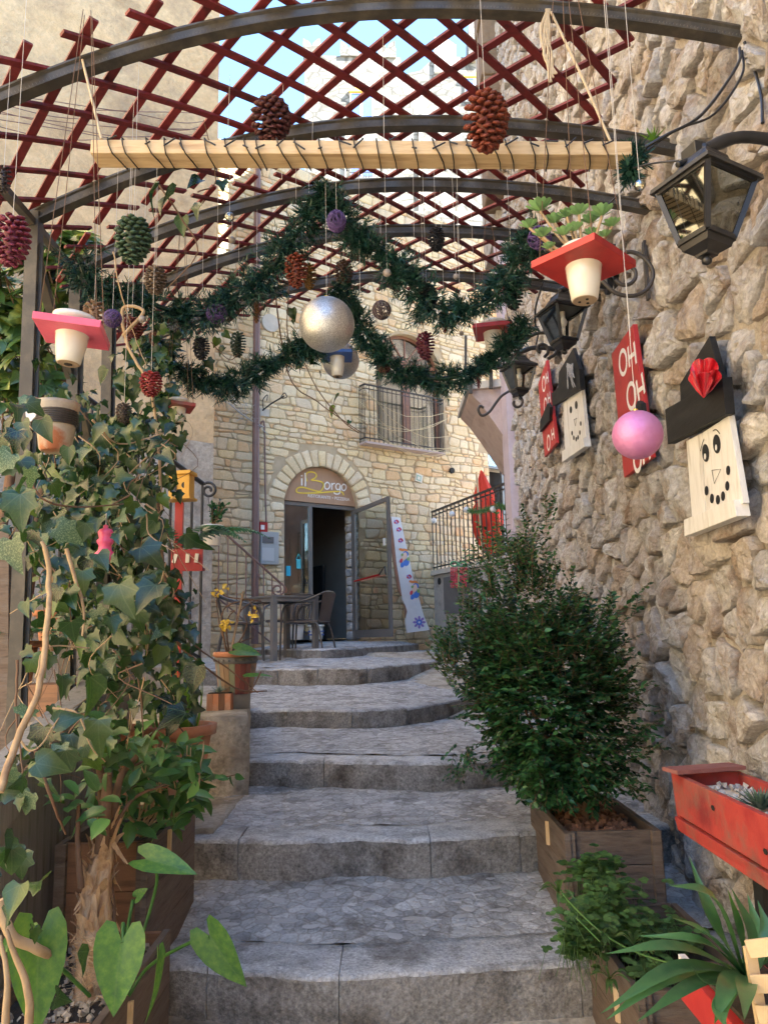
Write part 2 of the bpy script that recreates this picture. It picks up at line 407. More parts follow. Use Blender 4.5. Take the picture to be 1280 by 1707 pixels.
def textmesh(txt, size, M, material, parent, name='lettering', ext=.001, align='CENTER', sx=1.0):
    cu = bpy.data.curves.new('t', 'FONT'); cu.body = txt; cu.size = size; cu.extrude = ext; cu.align_x = align; cu.resolution_u = 3
    o = bpy.data.objects.new('t', cu); COL.objects.link(o); bpy.context.view_layer.update()
    me = bpy.data.meshes.new_from_object(o.evaluated_get(bpy.context.evaluated_depsgraph_get())); bpy.data.objects.remove(o); bpy.data.curves.remove(cu)
    me.name = name; T = Matrix.Translation(-origin(parent)) @ M @ Matrix.Diagonal((sx, 1, 1, 1)); me.transform(T)
    me.materials.clear(); me.materials.append(material); r = bpy.data.objects.new(name, me); COL.objects.link(r); r.parent = parent; return r
# ================================================================== materials in use
m_near = mat('limestone', (.34, .32, .30), (.53, .51, .49), (.21, .165, .13), scale=6, rough=.85, bump=1, bscale=20, bdist=.03, grain=.35, gscale=38,
             pal=[(.48, .465, .455), (.29, .28, .275), (.53, .50, .455), (.38, .28, .185), (.38, .385, .395), (.60, .57, .52), (.30, .27, .24), (.46, .40, .33)], palamt=.68, dirt=(.22, .15, .10), dscale=5)
m_mortar = mat('old_mortar', (.34, .30, .25), (.43, .39, .34), (.25, .215, .18), scale=7, rough=.95, bump=1, bscale=35, bdist=.02, grain=.25, gscale=60)
m_fac = mat('cream_limestone', (.60, .47, .28), (.72, .60, .41), (.54, .38, .19), scale=9, rough=.85, bump=.7, bscale=30, bdist=.012, grain=.16, gscale=45,
            pal=[(.80, .67, .44), (.74, .56, .28), (.64, .52, .34), (.82, .71, .50), (.68, .36, .14), (.76, .61, .36), (.58, .49, .38), (.80, .63, .32), (.68, .57, .41)], palamt=.6)
m_facm = mat('facade_mortar', (.42, .33, .21), (.52, .42, .285), scale=8, rough=.95, bump=.6, bscale=60)
m_plaster = mat('worn_plaster', (.52, .36, .19), (.64, .46, .26), (.38, .26, .14), scale=1.3, rough=.95, bump=1, bscale=9, bdist=.035, dirt=(.33, .24, .155), dscale=.8, grain=.14, gscale=14)
m_plaster2 = mat('grey_render', (.36, .31, .25), (.48, .42, .34), (.27, .23, .19), scale=3.5, rough=.95, bump=1, bscale=18, bdist=.03, dirt=(.24, .2, .16), dscale=2.2, grain=.25, gscale=20)
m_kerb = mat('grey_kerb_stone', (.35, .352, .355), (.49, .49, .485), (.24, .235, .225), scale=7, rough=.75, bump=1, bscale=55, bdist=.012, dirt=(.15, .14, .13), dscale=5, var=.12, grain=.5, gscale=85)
m_riser = mat('grimy_shaded_riser_stone', (.18, .17, .155), (.29, .275, .25), (.115, .10, .085), scale=6, rough=.9, bump=1, bscale=50, bdist=.014, dirt=(.075, .062, .05), dscale=4.5, var=.12, grain=.6, gscale=75)  # grime and the risers' shade, both put into this darker colour
m_tread = mat('cobble_cement', (.38, .378, .37), (.48, .478, .47), (.28, .275, .265), scale=6, rough=.8, bump=1, bscale=42, bdist=.012, dirt=(.23, .22, .205), dscale=3, grain=.35, gscale=70, voro=19, vj=.78)
m_pebble = mat('worn_cobble', (.34, .335, .33), (.48, .47, .46), scale=14, rough=.55, bump=.5, bscale=50, bdist=.005, grain=.25, gscale=90,
               pal=[(.38, .375, .375), (.48, .47, .45), (.27, .26, .255), (.58, .57, .56), (.38, .35, .31), (.30, .30, .33)], palamt=.6)
m_conc = mat('rough_concrete', (.36, .32, .24), (.46, .41, .33), (.25, .215, .16), scale=5, rough=.95, bump=1, bscale=25, bdist=.02, dirt=(.17, .14, .1), dscale=3, grain=.35, gscale=40)
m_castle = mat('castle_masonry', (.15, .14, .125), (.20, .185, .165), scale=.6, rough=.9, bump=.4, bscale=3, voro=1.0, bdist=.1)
m_white = mat('white_plaster', (.34, .33, .31), (.30, .29, .27), scale=2, rough=.9, bump=.1)
m_litter = mat('leaf_litter', (.30, .22, .14), (.46, .38, .28), (.20, .12, .07), scale=9, rough=.9, bump=.4, var=.4)
m_steel = mat('grey_painted_steel', (.045, .040, .034), (.07, .062, .052), scale=12, rough=.45, bump=.15, bscale=60, bdist=.002, dirt=(.11, .095, .07), dscale=6, spec=.35)
m_red_slat = mat('dark_red_wood', (.095, .009, .011), (.15, .015, .018), (.05, .008, .009), scale=14, rough=.6, bump=.4, bscale=80, bdist=.002, stretch=(1, 1, 1), var=.25)
m_beam = mat('pale_pine', (.50, .345, .18), (.60, .445, .25), (.40, .255, .125), scale=5, rough=.7, bump=.4, bscale=30, bdist=.003, stretch=(1, 8, 8))
m_black = mat('black_metal', (.012, .012, .013), (.022, .022, .024), scale=20, rough=.35, bump=.2, bscale=60, bdist=.002)
m_iron = mat('wrought_iron', (.03, .027, .025), (.06, .05, .042), scale=20, rough=.5, bump=.3, bscale=60, bdist=.002)
m_wire = mat('dark_wire', (.01, .01, .012), rough=.5, bump=0)
m_thread = mat('white_thread', (.55, .52, .48), rough=.6, bump=0)
m_rope = mat('jute_rope', (.58, .47, .32), (.45, .35, .22), scale=90, rough=.9, bump=.5, bscale=200, bdist=.002)
m_darkwood = mat('weathered_brown_wood', (.085, .058, .042), (.14, .102, .076), (.052, .036, .027), scale=4, rough=.75, bump=.7, bscale=16, bdist=.005, stretch=(1.5, 1, 9), dirt=(.17, .14, .115), dscale=3, var=.12)
m_greywood = mat('weathered_grey_wood', (.17, .165, .16), (.25, .245, .24), (.11, .105, .10), scale=5, rough=.8, bump=.6, bscale=18, bdist=.004, stretch=(5, 5, .6))
m_brownwood = mat('brown_plywood', (.17, .08, .04), (.26, .13, .065), (.11, .055, .03), scale=3, rough=.6, bump=.4, bscale=14, bdist=.003, stretch=(1, 1, 9))
m_edge = mat('pale_wood_edge', (.36, .27, .18), (.28, .2, .13), scale=10, rough=.8, bump=.4)
m_peg = mat('clothespin_wood', (.66, .5, .3), (.56, .4, .22), scale=20, rough=.7, bump=.2)
m_terra = mat('terracotta', (.42, .16, .08), (.5, .22, .12), (.34, .13, .07), scale=6, rough=.85, bump=.3, bscale=40, dirt=(.5, .36, .26), dscale=4)
m_ceramic = mat('white_glazed_ceramic', (.74, .71, .62), (.66, .62, .52), scale=8, rough=.18, bump=.15, bscale=9, coat=.4)
m_red = mat('red_painted_wood', (.34, .016, .017), (.43, .028, .025), (.26, .015, .016), scale=5, rough=.5, bump=.3, bscale=20, bdist=.003)
m_orange = mat('orange_red_painted_wood', (.31, .028, .028), (.40, .05, .04), (.21, .022, .024), scale=7, rough=.6, bump=.5, bscale=22, bdist=.004, dirt=(.20, .12, .09), dscale=5.5)
m_pinkw = mat('pink_painted_wood', (.66, .09, .16), (.74, .14, .22), scale=8, rough=.45, bump=.2)
m_bluew = mat('blue_painted_wood', (.02, .07, .28), (.035, .1, .36), scale=8, rough=.5, bump=.2)
m_yellow = mat('yellow_painted_wood', (.62, .33, .04), (.7, .42, .08), scale=8, rough=.6, bump=.2)
m_blackwood = mat('black_stained_wood', (.008, .0075, .007), (.022, .021, .02), scale=4, rough=.6, spec=.3, bump=.6, bscale=12, bdist=.003, stretch=(1, 1, 6))
m_whitewood = mat('whitewashed_wood', (.60, .585, .545), (.72, .705, .67), (.46, .43, .38), scale=3, rough=.7, bump=.5, bscale=14, bdist=.003, stretch=(6, 6, 1))
m_paintw = mat('white_paint', (.8, .78, .75), rough=.6, bump=0)
m_ink = mat('black_paint', (.012, .012, .012), rough=.5, bump=0)
m_redfoil = mat('red_foil_ribbon', (.5, .01, .03), (.62, .02, .03), scale=12, rough=.22, bump=.3, bscale=20, spec=.8)
m_gold = mat('gold_edge', (.7, .45, .1), rough=.3, metal=1, bump=0)
m_purplewall = mat('lilac_plaster', (.50, .42, .47), (.56, .48, .52), scale=3, rough=.85, bump=.3, dirt=(.42, .35, .38))
m_pinkplaster = mat('pink_plaster', (.42, .32, .29), (.48, .38, .35), (.35, .26, .23), scale=4, rough=.9, bump=.6, bscale=20)
m_pipe = mat('brown_downpipe', (.17, .095, .08), (.22, .13, .11), scale=5, rough=.4, bump=.1)
m_winframe = mat('brown_window_frame', (.22, .10, .06), (.28, .14, .085), scale=5, rough=.5, bump=.2, stretch=(1, 1, 6))
m_alu = mat('grey_door_frame', (.13, .125, .12), (.17, .16, .15), scale=5, rough=.35, bump=0, spec=.6)
m_glass = glassmat('window_glass')
m_wglass = glassmat('upper_window_glass', (.9, .93, .9), .14, .8)
m_lglass = glassmat('lantern_glass', (.88, .87, .82), .0, .2)
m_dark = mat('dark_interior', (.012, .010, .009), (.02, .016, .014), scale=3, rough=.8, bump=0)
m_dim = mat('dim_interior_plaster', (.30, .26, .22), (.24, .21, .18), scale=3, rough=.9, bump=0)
m_signb = mat('brown_sign_board', (.36, .215, .125), (.42, .26, .16), scale=60, rough=.55, bump=.15, bscale=120, stretch=(1, 1, .15))
m_yell = mat('yellow_paint', (.75, .55, .06), rough=.5, bump=0)
m_lime = mat('pale_stone_slab', (.5, .45, .38), (.6, .55, .47), scale=4, rough=.9, bump=.5, bscale=20)
m_greyh = mat('grey_hatch', (.12, .115, .115), (.15, .145, .14), scale=6, rough=.6, bump=.1)
def leafcol(name, a, b, c=None, var=.35, trans=.25, rough=.32, scale=14, pal=None, spec=.5, **k):
    return mat(name, a, b, c, scale=scale, rough=rough, bump=.25, bscale=25, bdist=.003, var=var, trans=trans, pal=pal, spec=spec, **k)
m_ivy = leafcol('ivy_leaf', (.010, .034, .010), (.02, .058, .014), (.05, .095, .022), rough=.27, spec=.65, var=.5, pal=[(.006, .022, .012), (.014, .045, .014), (.024, .07, .018), (.012, .034, .022), (.09, .15, .025), (.006, .020, .009), (.02, .05, .014), (.007, .022, .009)], palamt=.6)
m_ivyv = leafcol('variegated_ivy_leaf', (.02, .055, .03), (.06, .12, .06), (.28, .36, .2), scale=22, var=.2)
m_bright = leafcol('bright_leaf', (.07, .17, .025), (.13, .26, .04), (.05, .12, .02), trans=.4)
m_scheff = leafcol('umbrella_leaf', (.03, .07, .02), (.05, .1, .025), (.36, .40, .09), scale=7, var=.4)
m_box = leafcol('boxwood_leaf', (.012, .046, .020), (.024, .08, .028), (.05, .12, .034), scale=5, var=.45, rough=.36, pal=[(.010, .042, .020), (.018, .065, .026), (.032, .095, .028), (.06, .14, .04)], palamt=.5, spec=.4)
m_pine = mat('artificial_pine_needle', (.008, .035, .022), (.018, .06, .036), (.012, .05, .045), scale=6, rough=.4, bump=0, var=.45, spec=.4)
m_clover = leafcol('groundcover_leaf', (.045, .11, .035), (.09, .17, .05), (.03, .075, .03), var=.4, trans=.35)
m_strap = leafcol('strap_leaf', (.05, .14, .05), (.08, .2, .07), (.04, .11, .05), scale=4, var=.25, rough=.28)
m_elephant = leafcol('elephant_ear_leaf', (.045, .13, .04), (.075, .19, .04), (.13, .26, .05), scale=8, var=.15, trans=.4)
m_succ = leafcol('succulent_leaf', (.16, .30, .12), (.22, .38, .15), (.12, .24, .1), var=.25, rough=.4)
m_fern = leafcol('fern_leaf', (.03, .12, .05), (.05, .17, .08), (.08, .2, .05), var=.3)
m_vine = mat('vine_stem', (.32, .22, .12), (.42, .30, .17), (.2, .12, .07), scale=12, rough=.8, bump=.5, bscale=60, bdist=.002)
m_vine2 = mat('dark_vine_stem', (.12, .07, .04), (.18, .1, .06), scale=12, rough=.8, bump=.4)
m_bark = mat('peeling_bark', (.44, .25, .12), (.62, .42, .24), (.26, .12, .06), scale=7, rough=.85, bump=1, bscale=22, bdist=.01, stretch=(3, 3, .8))
m_soil = mat('dark_soil', (.035, .025, .018), (.06, .045, .032), scale=20, rough=1, bump=1, bscale=60)
m_chip = mat('bark_chip', (.22, .11, .065), (.3, .16, .1), scale=10, rough=.9, bump=.6, var=.4)
def veined(base, name, kind):
    m = base.copy(); m.name = name; nt = m.node_tree; N = nt.nodes; L = nt.links; bs = N['Principled BSDF']; src = bs.inputs['Base Color'].links[0].from_socket
    tc = N.new('ShaderNodeTexCoord'); sx = N.new('ShaderNodeSeparateXYZ'); L.new(tc.outputs['Object'], sx.inputs[0])
    def M_(op, a, b_=None):
        n = N.new('ShaderNodeMath'); n.operation = op
        for i, v in enumerate((a, b_)):
            if v is None: continue
            if isinstance(v, (int, float)): n.inputs[i].default_value = v
            else: L.new(v, n.inputs[i])
        return n.outputs[0]
    ax = M_('ABSOLUTE', sx.outputs[0])
    if kind == 'radial':
        an = M_('ARCTAN2', ax, M_('ADD', sx.outputs[1], .02)); d = M_('ABSOLUTE', M_('SUBTRACT', M_('FRACT', M_('ADD', M_('DIVIDE', an, .78), .5)), .5))
        rr_ = M_('SQRT', M_('ADD', M_('MULTIPLY', ax, ax), M_('MULTIPLY', sx.outputs[1], sx.outputs[1]))); d = M_('MULTIPLY', d, M_('MULTIPLY', rr_, .78)); f2 = M_('ABSOLUTE', M_('SUBTRACT', M_('FRACT', M_('MULTIPLY', M_('SUBTRACT', rr_, M_('MULTIPLY', d, 1.6)), 7.0)), .5)); d2 = M_('MULTIPLY', f2, .11)
    else:
        d = ax; f2 = M_('ABSOLUTE', M_('SUBTRACT', M_('FRACT', M_('MULTIPLY', M_('SUBTRACT', sx.outputs[1], M_('MULTIPLY', ax, .9)), 8.0)), .5)); d2 = M_('MULTIPLY', f2, .10)
    a = M_('SUBTRACT', 1, M_('SMOOTH_MIN', 1, M_('DIVIDE', d, .022))); a = M_('MAXIMUM', a, 0); c = M_('MULTIPLY', M_('MAXIMUM', M_('SUBTRACT', 1, M_('DIVIDE', d2, .010)), 0), .35)
    k = M_('MULTIPLY', M_('MAXIMUM', a, c), .65)
    k = M_('MULTIPLY', k, .38); mx = N.new('ShaderNodeMixRGB'); L.new(k, mx.inputs[0]); L.new(src, mx.inputs[1]); mx.inputs[2].default_value = (.22, .30, .13, 1); L.new(mx.outputs[0], bs.inputs['Base Color'])
    # browned margins: uneven dry spots of their own
    return m
# ================================================================== setting: ground
def sheet(name, pts2d, zf, nx, ny, material, kind='structure', parent=None, amp=.0, k=3.0):
    """pts2d: four corners (x,y) a,b,c,d; grid between; height zf(x,y)"""
    a, b, c, d = [Vector((p[0], p[1], 0)) for p in pts2d]; vs = []; fs = []
    for j in range(ny + 1):
        for i in range(nx + 1):
            u, v = i / nx, j / ny; p = (a * (1 - u) + b * u) * (1 - v) + (d * (1 - u) + c * u) * v
            z = zf(p.x, p.y) + amp * noise.noise(Vector((p.x * k, p.y * k, 3)))
            vs.append((p.x, p.y, z))
    for j in range(ny):
        for i in range(nx):
            q = j * (nx + 1) + i; fs.append((q, q + 1, q + nx + 2, q + nx + 1))
    m = MB(); m.add(vs, fs, 0, True); return m.build(name, material, parent, kind=kind)
def gz(y):        # height of the alley floor left and right of the steps
    P = [(-3, -1.9), (0, -1.75), (2, -1.38), (2.75, -1.24), (3.5, -1.03), (4.45, -.86), (6, -.68), (7.6, -.46), (9.6, -.235), (10.2, -.06), (12.3, -.012), (60, .3)]
    for (a, za), (b, zb) in zip(P, P[1:]):
        if y <= b: return za + (zb - za) * (y - a) / (b - a)
    return .3
sheet('ground', [(-900, -900), (900, -900), (900, 900), (-900, 900)], lambda x, y: -2.2, 4, 4, m_conc)
sheet('alley_ground', [(-6, -3), (5, -3), (5, 9.9), (-6, 9.9)], lambda x, y: gz(y) - .035, 40, 60, m_conc, amp=.02)
sheet('hill', [(-60, 24), (60, 24), (60, 70), (-60, 70)], lambda x, y: -2 + (y - 24) * .55, 12, 12, m_conc, amp=1.0, k=.1)
# ================================================================== stairway
stairs = struct('stairway', (0, 2.7, -1.2))
RG = random.Random(11)
# front top edge of each step: photo points, top height, foot height
STEPS = [
    ([(150, 1770), (640, 1790), (1100, 1760)], -1.30, -1.50),
    ([(200, 1610), (300, 1612), (420, 1619), (560, 1627), (700, 1621), (820, 1612), (950, 1605), (1100, 1600)], None, None, 2.75, .125),
    ([(230, 1400), (330, 1402), (480, 1403), (560, 1398), (700, 1400), (790, 1394), (866, 1388), (960, 1380)], None, None, 3.5, .15),
    ([(330, 1272), (430, 1266), (520, 1267), (610, 1269), (680, 1270), (760, 1270), (840, 1264), (930, 1258)], None, None, 4.45, .15),
    ([(330, 1192), (430, 1184), (520, 1183), (600, 1184), (690, 1178), (770, 1164), (850, 1150), (930, 1142)], None, None, 6.0, .13),
    ([(380, 1115), (450, 1115), (540, 1114), (620, 1112), (700, 1105), (760, 1098), (850, 1092)], None, None, 7.6, .155),
    ([(350, 1080), (450, 1081), (520, 1082), (600, 1079), (680, 1074), (760, 1068), (850, 1064)], None, None, 9.6, .106),
]
edges = []
for st in STEPS:
    if st[1] is not None: z, zb = st[1], st[2]
    else: z = at(st[0][len(st[0]) // 2][0], st[0][len(st[0]) // 2][1], st[3]).z; zb = z - st[4]
    pts = [atz(px, py, z) for px, py in st[0]]
    edges.append((smoothpath(pts, 6), z, zb))
def resample(P, n, x0, x1):
    out = []
    for i in range(n + 1):
        x = x0 + (x1 - x0) * i / n
        for a, b in zip(P, P[1:]):
            if a.x <= x <= b.x or (b is P[-1]) or (x < P[0].x):
                t = (x - a.x) / (b.x - a.x); t = max(-.8, min(1.8, t)); out.append(Vector((x, a.y + (b.y - a.y) * t, 0))); break
    return out
XR = [(-1.2, 1.3), (-1.1, 1.3), (-1.15, 1.35), (-1.6, 1.4), (-1.6, 1.5), (-2.3, 1.6), (-3.2, 2.6)]
XR[3] = (-.86, 1.4)
KD = .27
pebs = []
for i, (P, z, zb) in enumerate(edges):
    x0, x1 = XR[i]; NX = 90; E = resample(P, NX, x0, x1)
    # kerb blocks
    xs = [x0]
    while xs[-1] < x1 - .3: xs.append(min(x1, xs[-1] + RG.uniform(.38, .85)))
    xs[-1] = x1
    kd = KD if i < 5 else .3
    for a, b in zip(xs, xs[1:]):
        nx = max(4, int((b - a) / .03)); EE = resample(P, nx, a + .0015, b - .0015); sd = RG.uniform(0, 50); dz = RG.uniform(-.004, .004)
        prof = [(.0, zb - .06), (.0, zb), (-.004, zb + (z - zb) * .25), (.0, zb + (z - zb) * .5), (.002, zb + (z - zb) * .75), (.002, z - .014), (.006, z - .004), (.016, z), (.08, z + .002), (.14, z + .003), (.2, z + .003), (kd - .006, z + .001), (kd, z - .02)]
        vs = []; fs = []
        for q in EE:
            for k, (dy, zz) in enumerate(prof):
                w = noise.noise(Vector((q.x * 7, zz * 7, sd))) * .014 + noise.noise(Vector((q.x * 22, zz * 25 + dy * 20, sd))) * .007
                ez = noise.noise(Vector((q.x * 6, dy * 9, sd))) * .006 + noise.noise(Vector((q.x * 25, dy * 25, sd))) * .003 - (abs(noise.noise(Vector((q.x * 9, 2, sd)))) * .012 if 5 <= k <= 6 else 0)
                endf = .004 if (q is EE[0] or q is EE[-1]) else 0
                vs.append((q.x, q.y + dy + w + endf * (k > 3) * (k < 8), zz + (ez + dz if k > 4 else 0) - endf * .5 * (k > 4)))
        K = len(prof)
        for u in range(nx):
            for k in range(K - 1): fs.append((u * K + k, (u + 1) * K + k, (u + 1) * K + k + 1, u * K + k + 1))
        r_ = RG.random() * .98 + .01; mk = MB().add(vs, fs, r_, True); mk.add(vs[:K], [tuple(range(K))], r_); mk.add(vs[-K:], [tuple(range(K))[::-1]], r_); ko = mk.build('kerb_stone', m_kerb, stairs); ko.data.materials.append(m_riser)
        for pf in ko.data.polygons[:nx * (K - 1)]: pf.material_index = 1 if (pf.index % (K - 1)) < 5 else 0  # upright faces take the shade-darkened stone, tops stay light
    # tread to the next riser
    if i + 1 < len(edges): Q, z2 = edges[i + 1][0], edges[i + 1][2]
    else: Q, z2 = [Vector((-4, 13.8, 0)), Vector((4, 16, 0))], -.005
    if i == 6: x0, x1 = -3.2, 3.6
    if i == 3: x0 = -1.7
    E = resample(P, NX, x0, x1); G = resample(Q, NX, x0, x1); NY = 26 if i < 6 else 40
    vs = []; fs = []
    for v in range(NY + 1):
        for u in range(NX + 1):
            a = E[u] + Vector((0, kd - .012, 0)); b = G[u] + Vector((0, .05, 0)); t = v / NY; p = a * (1 - t) + b * t
            zz = z + (z2 - z) * t + .010 * noise.noise(Vector((p.x * 3, p.y * 3, i))) + .007 * noise.noise(Vector((p.x * 14, p.y * 14, i)))
            vs.append((p.x, p.y, zz))
    for v in range(NY):
        for u in range(NX): q = v * (NX + 1) + u; fs.append((q, q + 1, q + NX + 2, q + NX + 1))
    MB().add(vs, fs, 0, True).build('tread', m_tread, stairs)
    for _ in range([90, 420, 420, 560, 500, 420, 260][i]):
        x = RG.uniform(x0 + .03, x1 - .03); u = (x - x0) / (x1 - x0) * NX; u0 = min(NX - 1, int(u)); a = E[u0].y + kd; b = G[u0].y
        if b - a < .1: continue
        t = RG.random(); y = a + .04 + (b - a - .08) * t; tt = (y - (a - .012)) / ((b + .05) - (a - .012)); zz = z + (z2 - z) * tt
        pz = Vector((x, y, 0)); zz += .010 * noise.noise(Vector((x * 3, y * 3, i))) + .007 * noise.noise(Vector((x * 14, y * 14, i))) - .0022
        s_ = RG.choice((.008, .010, .012, .015, .018, .022, .028))
        pebs.append((Vector((x, y, zz)), s_, i))
pm = []
for k in range(4):
    m = MB(); r2 = random.Random(k); n = 9; vs = [(0, 0, 1)]; fs = []
    ang = [2 * math.pi * (j + r2.uniform(-.25, .25)) / n for j in range(n)]; rd = [r2.uniform(.7, 1.15) for _ in ang]
    for f_, h in ((.55, .9), (.88, .55), (1.0, -.3)):
        for a, q in zip(ang, rd): vs.append((math.cos(a) * q * f_, math.sin(a) * q * f_, h + r2.uniform(-.1, .1)))
    for j in range(n): fs.append((0, 1 + j, 1 + (j + 1) % n))
    for l in range(2):
        for j in range(n): fs.append((1 + l * n + j, 1 + (l + 1) * n + j, 1 + (l + 1) * n + (j + 1) % n, 1 + l * n + (j + 1) % n))
    pm.append((vs, fs, meshof('cobble', (vs, fs), m_pebble)))
pebs.sort(key=lambda q: -q[1] / q[0].y)
rest = []
placed = []
cnt = 0
for p, s_, i in pebs:
    if any(abs(p.x - q.x) < (s_ + t) * 1.5 and abs(p.y - q.y) < (s_ + t) * .85 for q, t in placed[-900:]): continue
    placed.append((p, s_))
    rot = Matrix.Rotation(RG.gauss(0, .5), 3, 'Z'); sc = (s_ * RG.uniform(1, 2.0), s_ * RG.uniform(.6, 1), RG.uniform(.0025, .006))
    if cnt < 300: inst('cobble', pm[cnt % 4][2], stairs, p, rot, sc)
    else: rest.append(Matrix.Translation(p) @ rot.to_4x4() @ Matrix.Diagonal((*sc, 1)))
    cnt += 1
scatter('cobbles', pm[0][0], pm[0][1], rest, m_pebble, stairs)
# raised concrete ledge beside the steps
def roughbox(name, x0, x1, y0, y1, z0, z1, material, parent=None, amp=.02, n=14, kind=None):
    bm = bmesh.new(); bmesh.ops.create_cube(bm, size=1)
    for v in bm.verts: v.co = Vector(((x0 + x1) / 2 + v.co.x * (x1 - x0), (y0 + y1) / 2 + v.co.y * (y1 - y0), (z0 + z1) / 2 + v.co.z * (z1 - z0)))
    bmesh.ops.subdivide_edges(bm, edges=bm.edges, cuts=n, use_grid_fill=True)
    for v in bm.verts: v.co += Vector((noise.noise(v.co * 3), noise.noise(v.co * 3 + Vector((7, 0, 0))), noise.noise(v.co * 3 + Vector((0, 7, 0))) * .6)) * amp + Vector((noise.noise(v.co * 14), noise.noise(v.co * 14 + Vector((7, 0, 0))), .4 * noise.noise(v.co * 14 + Vector((0, 7, 0))))) * amp * .4
    me = bpy.data.meshes.new(name)
    for v in bm.verts: v.co -= origin(parent)
    bm.to_mesh(me); bm.free(); me.polygons.foreach_set('use_smooth', [True] * len(me.polygons)); me.materials.append(material)
    o = bpy.data.objects.new(name, me); COL.objects.link(o)
    if parent is not None: o.parent = parent
    return tag(o, kind=kind)
zl = at(390, 1190, 4.62).z
xl = at(423, 1200, 4.6).x
lg = roughbox('ledge', -1, 1, 0, 1, -1.1, zl, m_conc, None, amp=.03)
for v in lg.data.vertices:
    t = v.co.y; xr_ = xl + .01 + (-1.10 - xl) * t; u = (v.co.x + 1) / 2; v.co.x = -2.7 + (xr_ + 2.7) * u; v.co.y = 4.40 + 1.75 * t
for v in lg.data.vertices: v.co -= origin(stairs)
lg.parent = stairs; lg.data.update()
roughbox('footing', -1.5, -.80, 3.66, 4.5, -1.2, -.842, m_conc, stairs, amp=.02)
# ================================================================== right stone wall
RW = Plane((1.12, 0), (.045, 1)); RWEND = 7.75
wall = thing('stone_wall', RW.w(1.5, -1.5, 0), 'tall rough limestone rubble wall on the right, hung with lanterns and snowman boards', 'wall')
vs = []; fs = []; nx, nz = 120, 150
for j in range(nz + 1):
    for i in range(nx + 1):
        a = .3 + (RWEND - .3) * i / nx; z = -1.8 + 10.5 * j / nz
        vs.append(RW.w(a, z, .004 + .014 * noise.noise(Vector((a * 3, z * 3, 0))) + .014 * noise.noise(Vector((a * 11, z * 11, 0)))))
for j in range(nz):
    for i in range(nx): q = j * (nx + 1) + i; fs.append((q, q + nx + 1, q + nx + 2, q + 1))
MB().add(vs, fs, 0, True).build('mortar', m_mortar, wall)
b = MB(); e0, e1 = RW.w(RWEND, 0, -.01), RW.w(RWEND, 0, -2.6)
b.box(((e0.x + 4.2) / 2, (RWEND + 2.3) / 2, 6.9), (4.2 - e0.x - .1, RWEND - 2.34, 17.4)); b.box((3.08, -.8, 1.5), (3.7, 6.2, 7)); b.build('core', m_mortar, wall)  # unseen height and stretch behind camera are shaped to steer sun and shade
pol = cells(.3, RWEND, -1.7, 8.4, .215, .15, 5, jit=.5, drop=.05)
def vis(q):
    c = cen(q); p = RW.w(c[0], c[1]); v = CAMROT.transposed() @ p
    px, py = 640 + F * v.x / -v.z, 853 - F * v.y / -v.z
    inn = 1 if (-80 < py < 1800 and px < 1400) else .01
    return area(q) / (v.z ** 2) * inn * abs(RW.n.dot(p.normalized()))
stonework(wall, RW, pol, m_near, .0095, .036, random.Random(3), key=vis, rings=6, rough=.30, maxseg=.030, skew=1.9, smooth=False, cut=(.03, .15))
# end face of the wall at the far corner
RE = Plane((RW.w(RWEND, 0).x, RWEND + .02), (1, 0))
# ================================================================== restaurant facade
FP = at(535, 1062, 12.3); FA = rad(55)
FC = Plane((FP.x, FP.y), (math.sin(FA), math.cos(FA)))
rest_b = thing('restaurant_building', FC.w(0, 0, -.3), 'cream rubble stone restaurant building with arched doorway behind the steps', 'building')
FCZ0 = -.35
dl, dr = FC.hit(474, 900)[0], FC.hit(598, 900)[0]
dsp = FC.hit(474, 832)[1]                     # spring line (top of door frame)
dtop = FC.hit(540, 778)[1]
dcx = (dl + dr) / 2; dw = (dr - dl) / 2
rise = dtop - dsp; ARR = (dw * dw + rise * rise) / (2 * rise); ACZ = dtop - ARR
bl, br = FC.hit(628, 680)[0], FC.hit(738, 700)[0]
bz0 = FC.hit(676, 742)[1]; bz1 = FC.hit(670, 600)[1]; btop = FC.hit(690, 560)[1]
rl, rr_ = FC.hit(815, 790)[0], FC.hit(880, 800)[0]
rz0 = 1.15; rz1 = FC.hit(830, 755)[1]; rtop = FC.hit(835, 733)[1]
FTOP = FC.hit(600, 318)[1]
FS0, FS1 = FC.hit(330, 900)[0] - 1.2, FC.hit(905, 700)[0] + 1.4
def archz(s, l, r, spring, top):
    c, w = (l + r) / 2, (r - l) / 2; ri = top - spring; rr = (w * w + ri * ri) / (2 * ri)
    return top - rr + math.sqrt(max(0, rr * rr - (s - c) ** 2))
opens = [(dl, dr, -.35, lambda s: archz(s, dl, dr, dsp, dtop)), (bl, br, bz0, lambda s: archz(s, bl, br, bz1, btop)), (rl, rr_, rz0, lambda s: archz(s, rl, rr_, rz1, rtop))]
m = MB(); ss = sorted(set([FS0, FS1] + [l + (r - l) * k / 14 for l, r, _, _ in opens for k in range(15)]))
for a, b_ in zip(ss, ss[1:]):
    mid = (a + b_) / 2; z0a = z0b = FCZ0
    op = [o for o in opens if o[0] < mid < o[1]]
    op.sort(key=lambda o: o[2])
    for o in op:
        if o[2] > z0a + .02: m.add([FC.w(a, z0a), FC.w(b_, z0b), FC.w(b_, o[2]), FC.w(a, o[2])], [(0, 1, 2, 3)])
        z0a, z0b = o[3](a), o[3](b_)
    m.add([FC.w(a, z0a), FC.w(b_, z0b), FC.w(b_, FTOP), FC.w(a, FTOP)], [(0, 1, 2, 3)])
m.build('mortar', m_facm, rest_b)
m = MB()                                   # reveals
